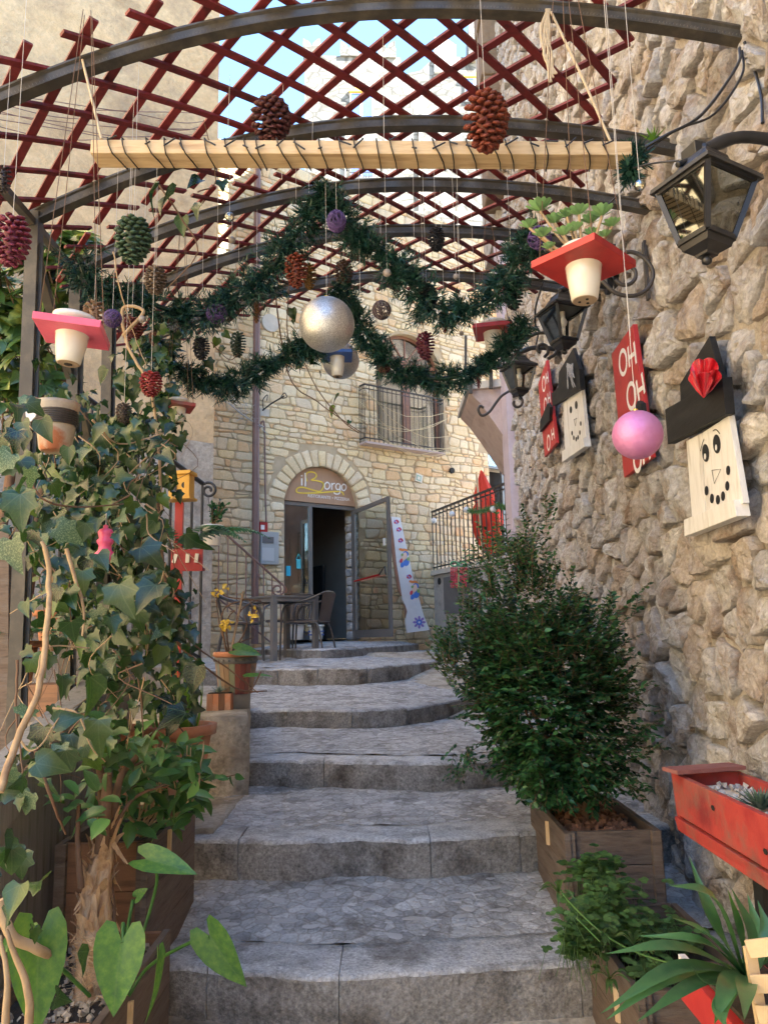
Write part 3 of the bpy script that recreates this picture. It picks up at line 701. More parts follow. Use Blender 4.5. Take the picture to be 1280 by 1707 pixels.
for (l, r, z0, f), dep in zip(opens, (.42, .3, .35)):
    out = [(l, z0)] + [(l + (r - l) * k / 14, f(l + (r - l) * k / 14)) for k in range(15)] + [(r, z0)]
    for (a, za), (b_, zb_) in zip(out, out[1:]):
        m.add([FC.w(a, za), FC.w(b_, zb_), FC.w(b_, zb_, -dep), FC.w(a, za, -dep)], [(0, 1, 2, 3)])
    m.add([FC.w(l, z0), FC.w(r, z0), FC.w(r, z0, -dep), FC.w(l, z0, -dep)], [(3, 2, 1, 0)])
# body behind the facade: top, ends and back of the building
m.build('reveal', m_facm, rest_b)
m = MB()
for a in (FS0, FS1): m.add([FC.w(a, FCZ0), FC.w(a, FTOP), FC.w(a, FTOP, -6), FC.w(a, FCZ0, -6)], [(0, 1, 2, 3)])
m.add([FC.w(FS0, FTOP), FC.w(FS1, FTOP), FC.w(FS1, FTOP, -6), FC.w(FS0, FTOP, -6)], [(0, 1, 2, 3)])
m.add([FC.w(FS0, FCZ0, -6), FC.w(FS1, FCZ0, -6), FC.w(FS1, FTOP, -6), FC.w(FS0, FTOP, -6)], [(3, 2, 1, 0)])
m.build('body', m_facm, rest_b)
pol = coursed(FS0, FS1, FCZ0, FTOP, 9)
VO = .30                                    # voussoir length
keep = []
for q in pol:
    c = cen(q); ok = True
    for k, (l, r, z0, f) in enumerate(opens):
        mz = {0: dsp, 1: bz1, 2: rz1}[k]; vo = (VO, .02, .16)[k]; top = (dtop, btop, rtop)[k]
        cx, w = (l + r) / 2, (r - l) / 2; ri = top - mz; rr = (w * w + ri * ri) / (2 * ri); cz = top - rr
        if l - .3 < c[0] < r + .3 and z0 - .2 < c[1] < top + vo + .3:
            if c[1] > mz:
                d = math.hypot(c[0] - cx, c[1] - cz)
                if d < rr + vo: ok = False; break
                n_ = ((cx - c[0]) / d, (cz - c[1]) / d)
                if d < rr + vo + .25: q = clip(q, (cx - n_[0] * (rr + vo + .01), cz - n_[1] * (rr + vo + .01)), n_)
            elif c[1] > z0:
                if l < c[0] < r: ok = False; break
                if c[0] <= l: q = clip(q, (l - .004, 0), (1, 0))
                else: q = clip(q, (r + .004, 0), (-1, 0))
            elif l < c[0] < r: q = clip(q, (0, z0 - .01), (0, 1))
            if len(q) < 3: ok = False; break
    if ok: q = clip(q, (0, FTOP), (0, 1))
    if ok and len(q) >= 3: keep.append(q)
def visf(q):
    c = cen(q); p = FC.w(*c); v = CAMROT.transposed() @ p; px, py = 640 + F * v.x / -v.z, 853 - F * v.y / -v.z
    return area(q) * (1 if 345 < px < 870 and 460 < py < 1080 else .01)
stonework(rest_b, FC, keep, m_fac, .008, .016, random.Random(4), key=visf, rings=3, rough=.05, maxseg=.09, limit=300, skew=.9, cut=(.05, .22), flat=True)
m_rg = random.Random(6)
for k, vo, nn in ((0, VO, 17), (2, .15, 9)):
    l, r = opens[k][0], opens[k][1]; mz = (dsp, bz1, rz1)[k]; top = (dtop, btop, rtop)[k]; cx, w = (l + r) / 2, (r - l) / 2; ri = top - mz; rr = (w * w + ri * ri) / (2 * ri); cz = top - rr
    a0 = math.asin(min(1, w / rr)) + .02
    for j in range(nn):
        t0, t1 = -a0 + 2 * a0 * j / nn + .014, -a0 + 2 * a0 * (j + 1) / nn - .014; o_ = rr + vo * m_rg.uniform(.78, 1.0)
        P = [(cx + math.sin(t) * q, cz + math.cos(t) * q) for t, q in ((t0, rr), (t1, rr), (t1, o_), (t0, o_))]
        g = stone(FC, P, .022, m_rg, rough=.05, maxseg=.1, seed=j, cut=(.04, .12), flat=True)
        if g: MB().add(g[0], g[1], m_rg.random(), True).build('voussoir', m_fac, rest_b)
# jamb stones of the doorway
JR = Plane(FC.w(dr - .0, 0), FC.n)
for j in range(15):
    z = -.02 + j * .15
    if z + .15 > dsp: break
    for x0, x1 in ((-.40, -.21), (-.20, -.01)) if j % 2 else ((-.40, -.14), (-.13, -.01)):
        P = [(x0, z), (x1, z), (x1, z + .14), (x0, z + .14)]; vv, ff = stone(JR, P, .03, m_rg, rough=.1, maxseg=.08, seed=j)
        vv = [FC.w(dr, 0) + (Vector(v) - FC.w(dr, 0)) for v in vv]
        MB().add(vv, ff, m_rg.random(), True).build('jamb_stone', m_kerb, rest_b)
# ================================================================== doorway of the restaurant
fr = MB(); fd = -.12
zt = dsp - .005
ps = FC.hit(517, 900, fd)[0]
def fbar(mb, a, z0, a2, z1, w, off, th=.05):
    mb.bar(FC.w(a, z0, off), FC.w(a2, z1, off), w, th, up=FC.n)
fbar(fr, dl + .03, -.02, dl + .03, zt, .05, fd); fbar(fr, dr - .03, -.02, dr - .03, zt, .05, fd); fbar(fr, dl, zt - .03, dr, zt - .03, .06, fd); fbar(fr, ps, -.02, ps, zt - .06, .06, fd); fbar(fr, dl + .05, .03, ps - .03, .03, .07, fd)
o = fr.build('door_frame', m_alu, rest_b)
g = MB(); g.add([FC.w(dl + .05, .06, fd), FC.w(ps - .03, .06, fd), FC.w(ps - .03, zt - .06, fd), FC.w(dl + .05, zt - .06, fd)], [(0, 1, 2, 3)]).build('fixed_pane', m_glass, rest_b)
# room behind
rm = MB(); d0, d1, s0, s1, zc = -.43, -4.2, dl - .9, dr + .5, 2.9
rm.add([FC.w(s0, -.01, d0), FC.w(s1, -.01, d0), FC.w(s1, -.01, d1), FC.w(s0, -.01, d1)], [(0, 1, 2, 3)])
rm.add([FC.w(s0, zc, d0), FC.w(s1, zc, d0), FC.w(s1, zc, d1), FC.w(s0, zc, d1)], [(3, 2, 1, 0)])
rm.add([FC.w(s0, 0, d1), FC.w(s1, 0, d1), FC.w(s1, zc, d1), FC.w(s0, zc, d1)], [(0, 1, 2, 3)])
rm.add([FC.w(s0, 0, d0), FC.w(s0, 0, d1), FC.w(s0, zc, d1), FC.w(s0, zc, d0)], [(0, 1, 2, 3)])
rm.add([FC.w(s1, 0, d0), FC.w(s1, 0, d1), FC.w(s1, zc, d1), FC.w(s1, zc, d0)], [(3, 2, 1, 0)])
rm.build('room', m_dim, rest_b)
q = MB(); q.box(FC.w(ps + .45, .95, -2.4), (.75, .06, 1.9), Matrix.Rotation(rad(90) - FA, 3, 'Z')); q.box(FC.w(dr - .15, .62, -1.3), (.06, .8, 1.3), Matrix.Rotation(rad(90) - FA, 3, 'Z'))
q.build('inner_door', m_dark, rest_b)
# open glass leaf
H0 = FC.w(dr - .03, 0, fd + .03); H1 = at(652, 1000, 11.55); H1.z = 0
LP = Plane(H0, H1 - H0); LW = (Vector((H1.x, H1.y, 0)) - Vector((H0.x, H0.y, 0))).length
leaf = MB()
for a, z0, b_, z1, w in ((.03, .0, .03, zt - .07, .06), (LW - .03, .0, LW - .03, zt - .07, .06), (.06, .06, LW - .06, .06, .12), (.06, zt - .1, LW - .06, zt - .1, .06)):
    leaf.bar(LP.w(a, z0 + .012), LP.w(b_, z1 + .012), w, .045, up=LP.n)
lf = leaf.build('door_leaf', m_alu, rest_b)
MB().add([LP.w(.06, .12), LP.w(LW - .06, .12), LP.w(LW - .06, zt - .12), LP.w(.06, zt - .12)], [(0, 1, 2, 3)]).build('pane', m_glass, lf)
q = MB(); pa, pb = LP.pt(591, 969, .06), LP.pt(632, 958, .06); q.tube([pa, pb], .014, 8); q.build('push_bar', mat('red_bar', (.55, .02, .015), rough=.35, bump=0), lf)
q = MB(); q.tube([pb, LP.pt(637, 950, .06), LP.pt(641, 944, .03), LP.pt(643, 958, .02)], .011, 6); q.build('bar_bracket', m_black, lf)
q = MB(); q.box(LP.pt(640, 903, .01), (.06, .004, .11), Matrix.Rotation(math.atan2(LP.D.y, LP.D.x), 3, 'Z')); q.build('notice', m_paintw, lf)
# stickers and little hanging sign in the fixed pane
st = MB()
for px, py, w, h in ((481, 948, 9, 9), (481, 956, 9, 8)): 
    c = FC.pt(px, py, fd + .012); st.box(c, (w / 118, .003, h / 105), Matrix.Rotation(rad(90) - FA, 3, 'Z'))
st.build('blue_sticker', mat('blue_print', (.05, .45, .65), rough=.5, bump=0), rest_b)
st = MB(); st.box(FC.pt(498, 940, fd + .012), (.075, .004, .15), Matrix.Rotation(rad(90) - FA, 3, 'Z')); st.bar(FC.pt(494, 933, fd + .012), FC.pt(498, 923, fd + .012), .006); st.bar(FC.pt(502, 933, fd + .012), FC.pt(498, 923, fd + .012), .006)
st.build('opening_card', mat('turquoise_print', (.1, .5, .55), rough=.5, bump=0), rest_b)
# arch sign
def FM(px, py, off, slope=0):           # text matrix on the facade
    x = FC.D.copy(); z = FC.n; y = Vector((0, 0, 1)); M = Matrix((x, y, z)).transposed().to_4x4(); 
    M = M @ Matrix.Rotation(slope, 4, 'Z'); M.translation = FC.pt(px, py, off); return M
sg = thing('arch_sign', FC.w(dcx, dsp, -.08), 'brown arched restaurant sign over the glass doorway with yellow and white lettering', 'sign')
out = [(dl + (dr - dl) * k / 24, archz(dl + (dr - dl) * k / 24, dl, dr, dsp, dtop) - .006) for k in range(25)]
P = [FC.w(dl + .004, dsp + .002, -.1)] + [FC.w(a, z, -.1) for a, z in out[1:-1]] + [FC.w(dr - .004, dsp + .002, -.1)]
MB().prism(P, FC.n * .03).build('board', m_signb, sg)
def strokes(name, lines, w, plane, off, material, parent, th=.004, sm=5):
    for ln in lines:
        m_ = MB()
        P_ = smoothpath([plane.pt(a, b, off) for a, b in ln], sm) if sm > 1 else [plane.pt(a, b, off) for a, b in ln]
        # flat ribbon
        for i_, p_ in enumerate(P_):
            d = (P_[min(i_ + 1, len(P_) - 1)] - P_[max(i_ - 1, 0)]).normalized(); n_ = d.cross(plane.n).normalized() * w / 2
            if i_ == 0: vs_ = []
            vs_ += [p_ + n_, p_ - n_]
        fs_ = [(2 * i_, 2 * i_ + 1, 2 * i_ + 3, 2 * i_ + 2) for i_ in range(len(P_) - 1)]
        k = len(vs_); m_.add(vs_ + [v + plane.n * th for v in vs_], fs_ + [tuple(j + k for j in f)[::-1] for f in fs_] + [(2 * i_, 2 * i_ + 2, 2 * i_ + 2 + k, 2 * i_ + k) for i_ in range(len(P_) - 1)] + [(2 * i_ + 1, 2 * i_ + 1 + k, 2 * i_ + 3 + k, 2 * i_ + 3) for i_ in range(len(P_) - 1)])
        m_.build(name, material, parent)
z5 = lambda l: [(340 + a / 3.556, 740 + b / 3.556) for a, b in l]
so = -.066
strokes('yellow_lettering', [z5([(612, 222), (604, 195), (612, 172), (640, 166), (664, 178), (664, 196), (648, 208), (636, 214), (668, 218), (700, 228), (710, 245), (700, 268), (684, 282), (640, 272), (590, 258), (560, 260), (548, 274), (556, 288), (600, 292), (680, 290), (750, 284), (800, 282), (820, 288), (828, 304)])], .022, FC, so, m_yell, sg)
strokes('white_lettering', [z5([(580, 204), (580, 246)]), z5([(579, 186), (580, 192)]), z5([(600, 172), (602, 210), (600, 252)])], .024, FC, so, m_paintw, sg, sm=2)
strokes('white_lettering', [z5([(730, 226), (716, 240), (718, 262), (732, 268), (744, 256), (744, 238), (730, 226)]), z5([(758, 272), (757, 232)]), z5([(757, 246), (766, 236), (776, 234)]), z5([(806, 240), (790, 236), (781, 252), (788, 270), (802, 268), (808, 242), (806, 284), (796, 297), (778, 296), (770, 288)]), z5([(826, 238), (816, 252), (820, 272), (832, 276), (842, 262), (840, 246), (826, 238)])], .020, FC, so, m_paintw, sg, sm=4)
cp = FC.pt((340 + 742 / 3.556), (740 + 326 / 3.556), so)
textmesh('RISTORANTE • PIZZERIA', .074, FM(340 + 742 / 3.556, 740 + 327 / 3.556, so), m_paintw, sg, 'white_lettering')
# balcony with french door
BW = Plane(FC.w(0, 0, -.16), FC.D)
def onf(px, py, off=0): return FC.pt(px, py, off)
m = MB(); off = -.14; bd = lambda a, z0, b_, z1, w: m.bar(FC.w(a, z0, off), FC.w(b_, z1, off), w, .06, up=FC.n)
bm_ = (bl + br) / 2
for a in (bl + .04, bm_ - .04, bm_ + .04, br - .04): bd(a, bz0, a, bz1, .075)
bd(bl, bz1, br, bz1, .08)
for t in (-.7, -.35, 0, .35, .7):
    c0 = (bm_, bz1); e = (bm_ + math.sin(t * 1.5) * .7 * (br - bl) / 2 / .75, bz1 + math.cos(t * 1.5) * (btop - bz1) * .97); m.bar(FC.w(*c0, off), FC.w(*e, off), .025, .03, up=FC.n)
for k in range(14):
    a, b_ = bl + (br - bl) * k / 14, bl + (br - bl) * (k + 1) / 14; m.bar(FC.w(a, archz(a, bl, br, bz1, btop) - .03, off), FC.w(b_, archz(b_, bl, br, bz1, btop) - .03, off), .05, .06, up=FC.n)
win = m.build('window_frame', m_winframe, rest_b)
MB().prism([FC.w(bl + .03, bz0, off)] + [FC.w(bl + .03 + (br - bl - .06) * k / 10, archz(bl + .03 + (br - bl - .06) * k / 10, bl, br, bz1, btop) - .02, off) for k in range(11)] + [FC.w(br - .03, bz0, off)], FC.n * -.006).build('pane', m_wglass, win)
MB().prism([FC.w(bl + .01, bz0, -.29), FC.w(br - .01, bz0, -.29), FC.w(br - .01, btop, -.29), FC.w(bl + .01, btop, -.29)], FC.n * -.02).build('curtain', mat('cream_curtain', (.72, .66, .52), (.6, .54, .42), scale=3, rough=.9, bump=.3, stretch=(14, 14, .3)), rest_b)
BO = .20; bs0, bs1 = FC.hit(609, 735, BO)[0], FC.hit(741, 752, BO)[0]; bzb = FC.hit(676, 745, BO)[1]; bzt = FC.hit(676, 654, BO)[1]
slab = MB(); slab.box(FC.w((bs0 + bs1) / 2, bzb - .02, BO / 2), (bs1 - bs0, BO + .04, .035), Matrix.Rotation(rad(90) - FA, 3, 'Z')); slab.build('balcony_slab', m_pinkplaster, rest_b)
def railing(parent, A, B, h, n, bw=.012, name='railing_bar', rail=.022, curls=True, low=.06, material=None, mid=True):
    A, B = Vector(A), Vector(B); material = material or m_iron; up = Vector((0, 0, h)); r_ = MB()
    r_.bar(A + up, B + up, rail * 1.3, rail); r_.bar(A + Vector((0, 0, low)), B + Vector((0, 0, low)), rail, rail * .7)
    if mid: r_.bar(A + up * .93, B + up * .93, rail * .6, rail * .5)
    r_.build('rail', material, parent)
    me = MB().tube([Vector((0, 0, 0)), Vector((0, 0, h))], bw / 2 * 1.1, 5).mesh(name, material)
    for i in range(n): inst(name, me, parent, A + (B - A) * (i / (n - 1)))
bal = thing('balcony_railing', FC.w((bs0 + bs1) / 2, bzb, BO), 'small iron balcony railing below the arched french door, with string lights', 'railing')
railing(bal, FC.w(bs0, bzb, BO), FC.w(bs1, bzb, BO), bzt - bzb, 19)
railing(bal, FC.w(bs0, bzb, .03), FC.w(bs0, bzb, BO), bzt - bzb, 5); railing(bal, FC.w(bs1, bzb, .03), FC.w(bs1, bzb, BO), bzt - bzb, 5)
m_warm = mat('string_light_wire', (.6, .5, .3), rough=.4, bump=0)
q = MB()
rr2 = random.Random(2)
for k in range(7):
    x0 = bs0 - .2 + rr2.uniform(-.3, .3); x1 = bs1 + rr2.uniform(-.1, .4); za, zb2 = bzb + rr2.uniform(.2, 1.0), bzb + rr2.uniform(.1, .9)
    q.tube([FC.w(x0 + (x1 - x0) * t / 8, za + (zb2 - za) * t / 8 - .35 * math.sin(math.pi * t / 8) + rr2.uniform(-.03, .03), BO + .02) for t in range(9)], .005, 4)
setroot(q.build('string_lights', m_warm), 'tangled pale string lights draped over the upper balcony railing', 'string lights')
# string lights cable at the left of facade and lantern bracket
q = MB(); q.tube([onf(382, 672, .1), onf(400, 688, .15), onf(425, 705, .1), onf(440, 712, .15)], .012, 5)
for k in range(26):
    a = onf(rr2.uniform(384, 442), 0, 0); px = rr2.uniform(384, 440); py = 668 + (px - 384) * .75 + rr2.uniform(-14, 14)
    q.tube([onf(px, py, .1), onf(px + rr2.uniform(-12, 12), py + rr2.uniform(-12, 12), .16), onf(px + rr2.uniform(-18, 18), py + rr2.uniform(-16, 16), .1)], .003, 4)
setroot(q.build('light_bundle', mat('silver_wire', (.5, .5, .5), rough=.3, metal=.6, bump=0)), 'tangled bundle of silver wire lights crossing the brown downpipe', 'wire lights')
lb = thing('wall_light_bracket', onf(440, 684), 'ornate wrought iron arm on a pale square plate beside the downpipe', 'bracket')
q = MB(); q.box(onf(441, 688, .02), (.16, .03, .12), Matrix.Rotation(rad(90) - FA, 3, 'Z')); q.build('plate', m_lime, lb)
q = MB(); q.tube([onf(438, 684, .05), onf(452, 673, .25), onf(474, 660, .5)], .012, 6); q.tube(smoothpath([onf(440, 684, .08), onf(438, 668, .15), onf(446, 658, .2), onf(445, 668, .2)]), .008, 5)
q.tube(smoothpath([onf(466, 666, .4), onf(474, 655, .5), onf(478, 662, .5), onf(470, 664, .45)]), .008, 5); q.build('arm', m_iron, lb)
# round plate and vents, box, tile
for px, py, r_, lab, mt, nm in ((449, 540, .15, 'oval plaster patch high on the facade beside the downpipe', m_lime, 'plaster_patch'), (751, 785, .055, 'small round dark vent hole in the facade above the railing', m_dark, 'vent')):
    a, z = FC.hit(px, py); q = MB(); q.prism([FC.w(a + math.cos(t * .3927) * r_, z + math.sin(t * .3927) * r_, .0) for t in range(16)], FC.n * .055); setroot(q.build(nm, mt), lab, nm.replace('_', ' '))
tl = thing('wall_tile', onf(698, 797), 'small square green and white ceramic tile set in the facade', 'tile')
q = MB(); Mr = Matrix.Rotation(rad(90) - FA, 3, 'Z') @ Matrix.Rotation(rad(12), 3, 'Y')
q.box(onf(698, 797, .04), (.15, .03, .15), Mr); q.build('plaque', m_ceramic, tl); q = MB(); q.box(onf(698, 797, .056), (.10, .008, .10), Mr); q.build('green_square', mat('green_glaze', (.25, .42, .36), rough=.3, bump=0), tl); q = MB(); q.box(onf(698, 797, .061), (.055, .008, .055), Mr); q.build('inner_square', m_ceramic, tl)
# downpipe and electrics
dp = thing('downpipe', onf(427, 1075, .1), 'brown round metal downpipe running down the left of the restaurant facade', 'pipe')
q = MB(); q.tube([onf(427, 500, .1), Vector((*onf(427, 700, .1).xy, -.05))], .056, 12)
p0 = onf(427, 700, .1)
q = MB(); q.tube([Vector((p0.x, p0.y, FTOP)), Vector((p0.x, p0.y, -.05))], .056, 12); q.build('pipe', m_pipe, dp)
for py in (640, 800, 960):
    q = MB(); p = onf(427, py, .1); q.tube([p - Vector((0, 0, .03)), p + Vector((0, 0, .03))], .064, 12); q.build('clamp', m_pipe, dp)
q = MB(); q.tube(smoothpath([Vector((*onf(433, 705, .04).xy, onf(433, 715).z)), onf(437, 703, .05), onf(441, 712, .05), onf(442, 800, .05), onf(444, 872, .05)], 5), .014, 6)
setroot(q.build('cable_conduit', m_pipe), 'thin conduit with a hooked top beside the brown downpipe', 'conduit')
al = thing('alarm_box', onf(437, 879), 'small red square alarm call point above the meter cabinet', 'alarm box')
Fz = Matrix.Rotation(rad(90) - FA, 3, 'Z')
q = MB(); q.box(onf(438, 879, .06), (.13, .08, .15), Fz); q.build('case', m_red, al); q = MB(); q.box(onf(438, 879, .105), (.06, .012, .07), Fz); q.build('button', m_paintw, al)
mc = thing('meter_cabinet', onf(447, 930), 'grey metal meter cabinet on the facade left of the doorway', 'cabinet')
q = MB(); q.box(onf(448, 914, .05), (.30, .1, .50), Fz); q.build('case', mat('cabinet_grey', (.42, .44, .44), (.36, .38, .38), scale=6, rough=.5, bump=.1), mc, bevel=.006)
q = MB(); q.box(onf(447, 900, .104), (.19, .012, .10), Fz); q.build('window', m_greyh, mc); q = MB(); q.box(onf(447, 924, .104), (.2, .01, .2), Fz); q.build('door_panel', mat('cabinet_light', (.5, .52, .52), rough=.4, bump=0), mc)
# right-hand arched window and dark lower door
m = MB(); off = -.2
for a in (rl + .03, (rl + rr_) / 2, rr_ - .03): m.bar(FC.w(a, rz0, off), FC.w(a, archz(a, rl, rr_, rz1, rtop) - .02, off), .05, .05, up=FC.n)
m.bar(FC.w(rl, rz1 - .25, off), FC.w(rr_, rz1 - .25, off), .05, .05, up=FC.n); w2 = m.build('window_frame', m_alu, rest_b)
MB().prism([FC.w(rl + .02, rz1 - .25, off)] + [FC.w(rl + .02 + (rr_ - rl - .04) * k / 10, archz(rl + .02 + (rr_ - rl - .04) * k / 10, rl, rr_, rz1, rtop), off) for k in range(11)] + [FC.w(rr_ - .02, rz1 - .25, off)], FC.n * -.006).build('pane', m_glass, w2)
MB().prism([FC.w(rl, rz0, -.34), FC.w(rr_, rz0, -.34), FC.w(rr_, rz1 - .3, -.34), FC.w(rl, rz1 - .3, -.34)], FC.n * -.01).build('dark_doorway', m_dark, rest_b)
MB().prism([FC.w(rl, rz1 - .3, -.34), FC.w(rr_, rz1 - .3, -.34), FC.w(rr_, rtop, -.34), FC.w(rl, rtop, -.34)], FC.n * -.01).build('blind', m_lime, rest_b)
# painted board leaning on the facade
bd_ = thing('painted_board', onf(694, 1050, .2), 'tall white board painted with colourful majolica heads, leaning on the facade', 'board')
off0, off1 = .42, .12
def bdp(px, py):
    t = (py - 862) / (1054 - 862); return FC.pt(px, py, off1 + (off0 - off1) * t)
L_ = [(652, 861), (657, 900), (661, 940), (666, 970), (671, 1000), (676, 1010), (679, 1020), (676, 1035), (679, 1055)]
R_ = [(667, 863), (675, 900), (684, 940), (690, 970), (699, 1000), (706, 1025), (716, 1050)]
P = [bdp(*p) for p in L_ + R_[::-1]]
MB().prism(P, FC.n * -.03).build('panel', mat('painted_white_board', (.78, .76, .74), (.7, .68, .66), scale=10, rough=.5, bump=.1), bd_)
P = [bdp(*p) + FC.n * -.004 for p in [(648, 868), (653, 862), (666, 968), (679, 1018), (676, 1030), (674, 1000), (664, 985), (655, 930)]]
MB().prism(P, FC.n * -.02).build('bark_edge', m_chip, bd_)
cols = {'orange': (.75, .25, .06), 'blue': (.08, .2, .6), 'red': (.6, .05, .08), 'skin': (.8, .55, .4), 'green': (.25, .4, .12), 'violet': (.3, .2, .5)}
def spot(px, py, rx, ry, c, ang=0, k=0):
    P_ = [];
    for t in range(12):
        a = t * math.pi / 6; x, y = rx * math.cos(a), ry * math.sin(a); P_.append(bdp(px + x * math.cos(ang) - y * math.sin(ang), py + x * math.sin(ang) + y * math.cos(ang)) + FC.n * (.003 + .0015 * k))
    MB().prism(P_, FC.n * .001).build('painted_motif', mat('paint_' + c, cols[c], rough=.5, bump=0), bd_)
zz = lambda a, b: (600 + a / 3.556, 600 + b / 3.556)
for cx, cy in ((262, 1160), (322, 1350)):
    for dx, dy, rx, ry, c, k in ((8, -10, 6, 6, 'blue', 0), (12, 40, 6, 8, 'blue', 1), (-12, 55, 4, 6, 'blue', 2), (0, 5, 5, 9, 'skin', 3), (-18, -35, 6, 2.6, 'orange', 4), (4, -34, 6, 2.2, 'orange', 5), (22, 20, 3, 4, 'green', 4), (-20, 30, 3, 5, 'red', 4), (-14, -5, 2.4, 3, 'green', 5)):
        spot(*zz(cx + dx, cy + dy), rx * .8, ry * .8, c, .3, k)
for cx, cy in ((215, 960), (230, 1005), (240, 1070), (290, 1285)):
    for k in range(5): a = k * 1.256; spot(*zz(cx + math.cos(a) * 10, cy + math.sin(a) * 8), 1.6, 2.2, 'violet' if k % 2 else 'red', a)
for k in range(8):
    a = k * math.pi / 4; spot(*zz(350 + math.cos(a) * 26, 1555 + math.sin(a) * 26), 3.4, 2, 'violet', a); spot(*zz(350 + math.cos(a + .4) * 12, 1555 + math.sin(a + .4) * 12), 1.6, 1.6, 'blue', a)
# ================================================================== left plaster building
PB = Plane(at(354, 900, 9.9), (2.5, 2.0))
pb = thing('plaster_building', PB.w(0, -.5), 'tall plastered house with worn ochre render on the left of the alley', 'building')
vs = []; fs = []; nx, nz = 90, 120; W0 = -7.5
for j in range(nz + 1):
    for i in range(nx + 1):
        a = W0 * (1 - i / nx); z = -1.2 + 13 * j / nz
        vs.append(PB.w(a, z, .03 * noise.noise(Vector((a * 1.2, z * 1.2, 0))) + .012 * noise.noise(Vector((a * 5, z * 5, 4)))))
for j in range(nz):
    for i in range(nx): q_ = j * (nx + 1) + i; fs.append((q_, q_ + 1, q_ + nx + 2, q_ + nx + 1))
k0 = int((at(200, 700, 9).z + 1.2 + 0) / 13 * nz)
MB().add(vs, [f for i_, f in enumerate(fs) if i_ // nx >= k0], 0, True).build('plaster', m_plaster, pb); MB().add(vs, [f for i_, f in enumerate(fs) if i_ // nx < k0], 0, True).build('lower_render', m_plaster2, pb)
m = MB(); m.add([PB.w(0, -1.2), PB.w(0, 11.8), PB.w(0, 11.8, -4), PB.w(0, -1.2, -4)], [(0, 3, 2, 1)]); m.add([PB.w(W0, 11.8), PB.w(0, 11.8), PB.w(0, 11.8, -4), PB.w(W0, 11.8, -4)], [(0, 1, 2, 3)]); m.add([PB.w(W0, -1.2, -4), PB.w(0, -1.2, -4), PB.w(0, 11.8, -4), PB.w(W0, 11.8, -4)], [(3, 2, 1, 0)]); m.build('side_wall', m_plaster, pb)
e_ = PB.w(W0, 0); m = MB(); m.box((-6.5, .2, 2.6), (3.2, 9.4, 8.8)); m.box((-1.5, -10.5, .8), (9, 3, 5.6)); m.build('unseen_added_walls', m_plaster, pb)  # added unseen walls: one bounces sun into the alley, one cuts light behind
# patches where the render has fallen
for px, py, rx, ry, sd in ((300, 690, 36, 22, 1), (330, 760, 22, 40, 2), (120, 230, 60, 22, 3), (250, 110, 50, 30, 4), (60, 60, 40, 24, 5), (300, 960, 30, 40, 6), (200, 330, 40, 20, 7), (330, 860, 16, 30, 8)):
    a, z = PB.hit(px, py); s_ = 1 / 125; q = MB(); P = []
    for t in range(18):
        an = t * math.pi / 9; k = 1 + .4 * noise.noise(Vector((math.cos(an) * 1.5, math.sin(an) * 1.5, sd))); P.append(PB.w(a + math.cos(an) * rx * s_ * k, z + math.sin(an) * ry * s_ * k, .03))
    if a + rx * s_ * 1.3 < 0: pass
# wires on the plaster wall
q = MB()
for k in range(7):
    y0 = 150 + k * 9; q.tube(smoothpath([PB.pt(-30, y0 + rr2.uniform(-8, 8), .08), PB.pt(90, y0 + 20 + rr2.uniform(-8, 8), .1), PB.pt(200, y0 + 34 + rr2.uniform(-10, 10), .1), PB.pt(300, y0 + 45 + rr2.uniform(-10, 10), .08), PB.pt(346, y0 + 40 + rr2.uniform(-6, 6), .06)], 5), .006, 4)
setroot(q.build('wall_cables', m_pipe), 'loose bundle of thin cables sagging across the ochre plaster wall', 'cables')
# ================================================================== houses and castle behind
bh = thing('back_house', at(430, 900, 17), 'cream stone house behind the left edge of the restaurant with a sloping roofline', 'building')
z1 = at(365, 300, 17).z; z2 = at(455, 322, 17).z
A, B, C_, D_ = at(335, 900, 17), at(520, 900, 17), at(520, 335, 17), at(335, 290, 17)
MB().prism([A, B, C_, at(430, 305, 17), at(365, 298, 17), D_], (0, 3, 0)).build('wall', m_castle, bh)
MB().prism([at(330, 286, 16.9), at(365, 293, 16.9), at(430, 300, 16.9), at(530, 332, 16.9), at(530, 328, 16.9), at(430, 295, 16.9), at(365, 288, 16.9), at(330, 281, 16.9)], (0, 3.2, 0)).build('roof_edge', m_terra, bh)
CY = 46
cs = thing('castle', (at(600, 600, CY).x, CY, 6), 'pale stone castle tower with swallow tail battlements against the sky', 'castle')
def pw(px, py, Y=CY): return at(px, py, Y)
def wallpoly(name, pts, Y, dep, mt, par=cs, lab=None): return MB().prism([pw(a, b, Y) for a, b in pts], (0, dep, 0)).build(name, mt, par, label=lab)
wallpoly('tower', [(508, 620), (508, 92), (668, 96), (668, 620)], CY, 8, m_castle)
wallpoly('parapet', [(505, 92), (505, 76), (534, 76), (534, 92)], CY - .15, 1.2, m_castle)
wallpoly('parapet', [(567, 92), (567, 80), (597, 80), (597, 93)], CY - .15, 1.2, m_castle)
wallpoly('parapet', [(630, 95), (630, 80), (660, 80), (660, 95)], CY - .15, 1.2, m_castle)
for x in (505.5, 567.5, 630.5):
    for k in (0, 1):
        xa = x + k * 15; y0 = 76 if x < 510 else 80
        P = [(xa, y0), (xa, y0 - 12), (xa + 3, y0 - 11), (xa + 8, y0 - 8), (xa + 12, y0 - 4), (xa + 13.4, y0)] if k == 0 else [(xa, y0), (xa + 2, y0 - 5), (xa + 6, y0 - 9), (xa + 10, y0 - 12), (xa + 13, y0 - 12), (xa + 13.4, y0)]
        wallpoly('merlon', P, CY, .8, m_castle)
wallpoly('gable', [(535, 100), (575, 96), (612, 86), (645, 96)], CY + 2, 5, m_castle)
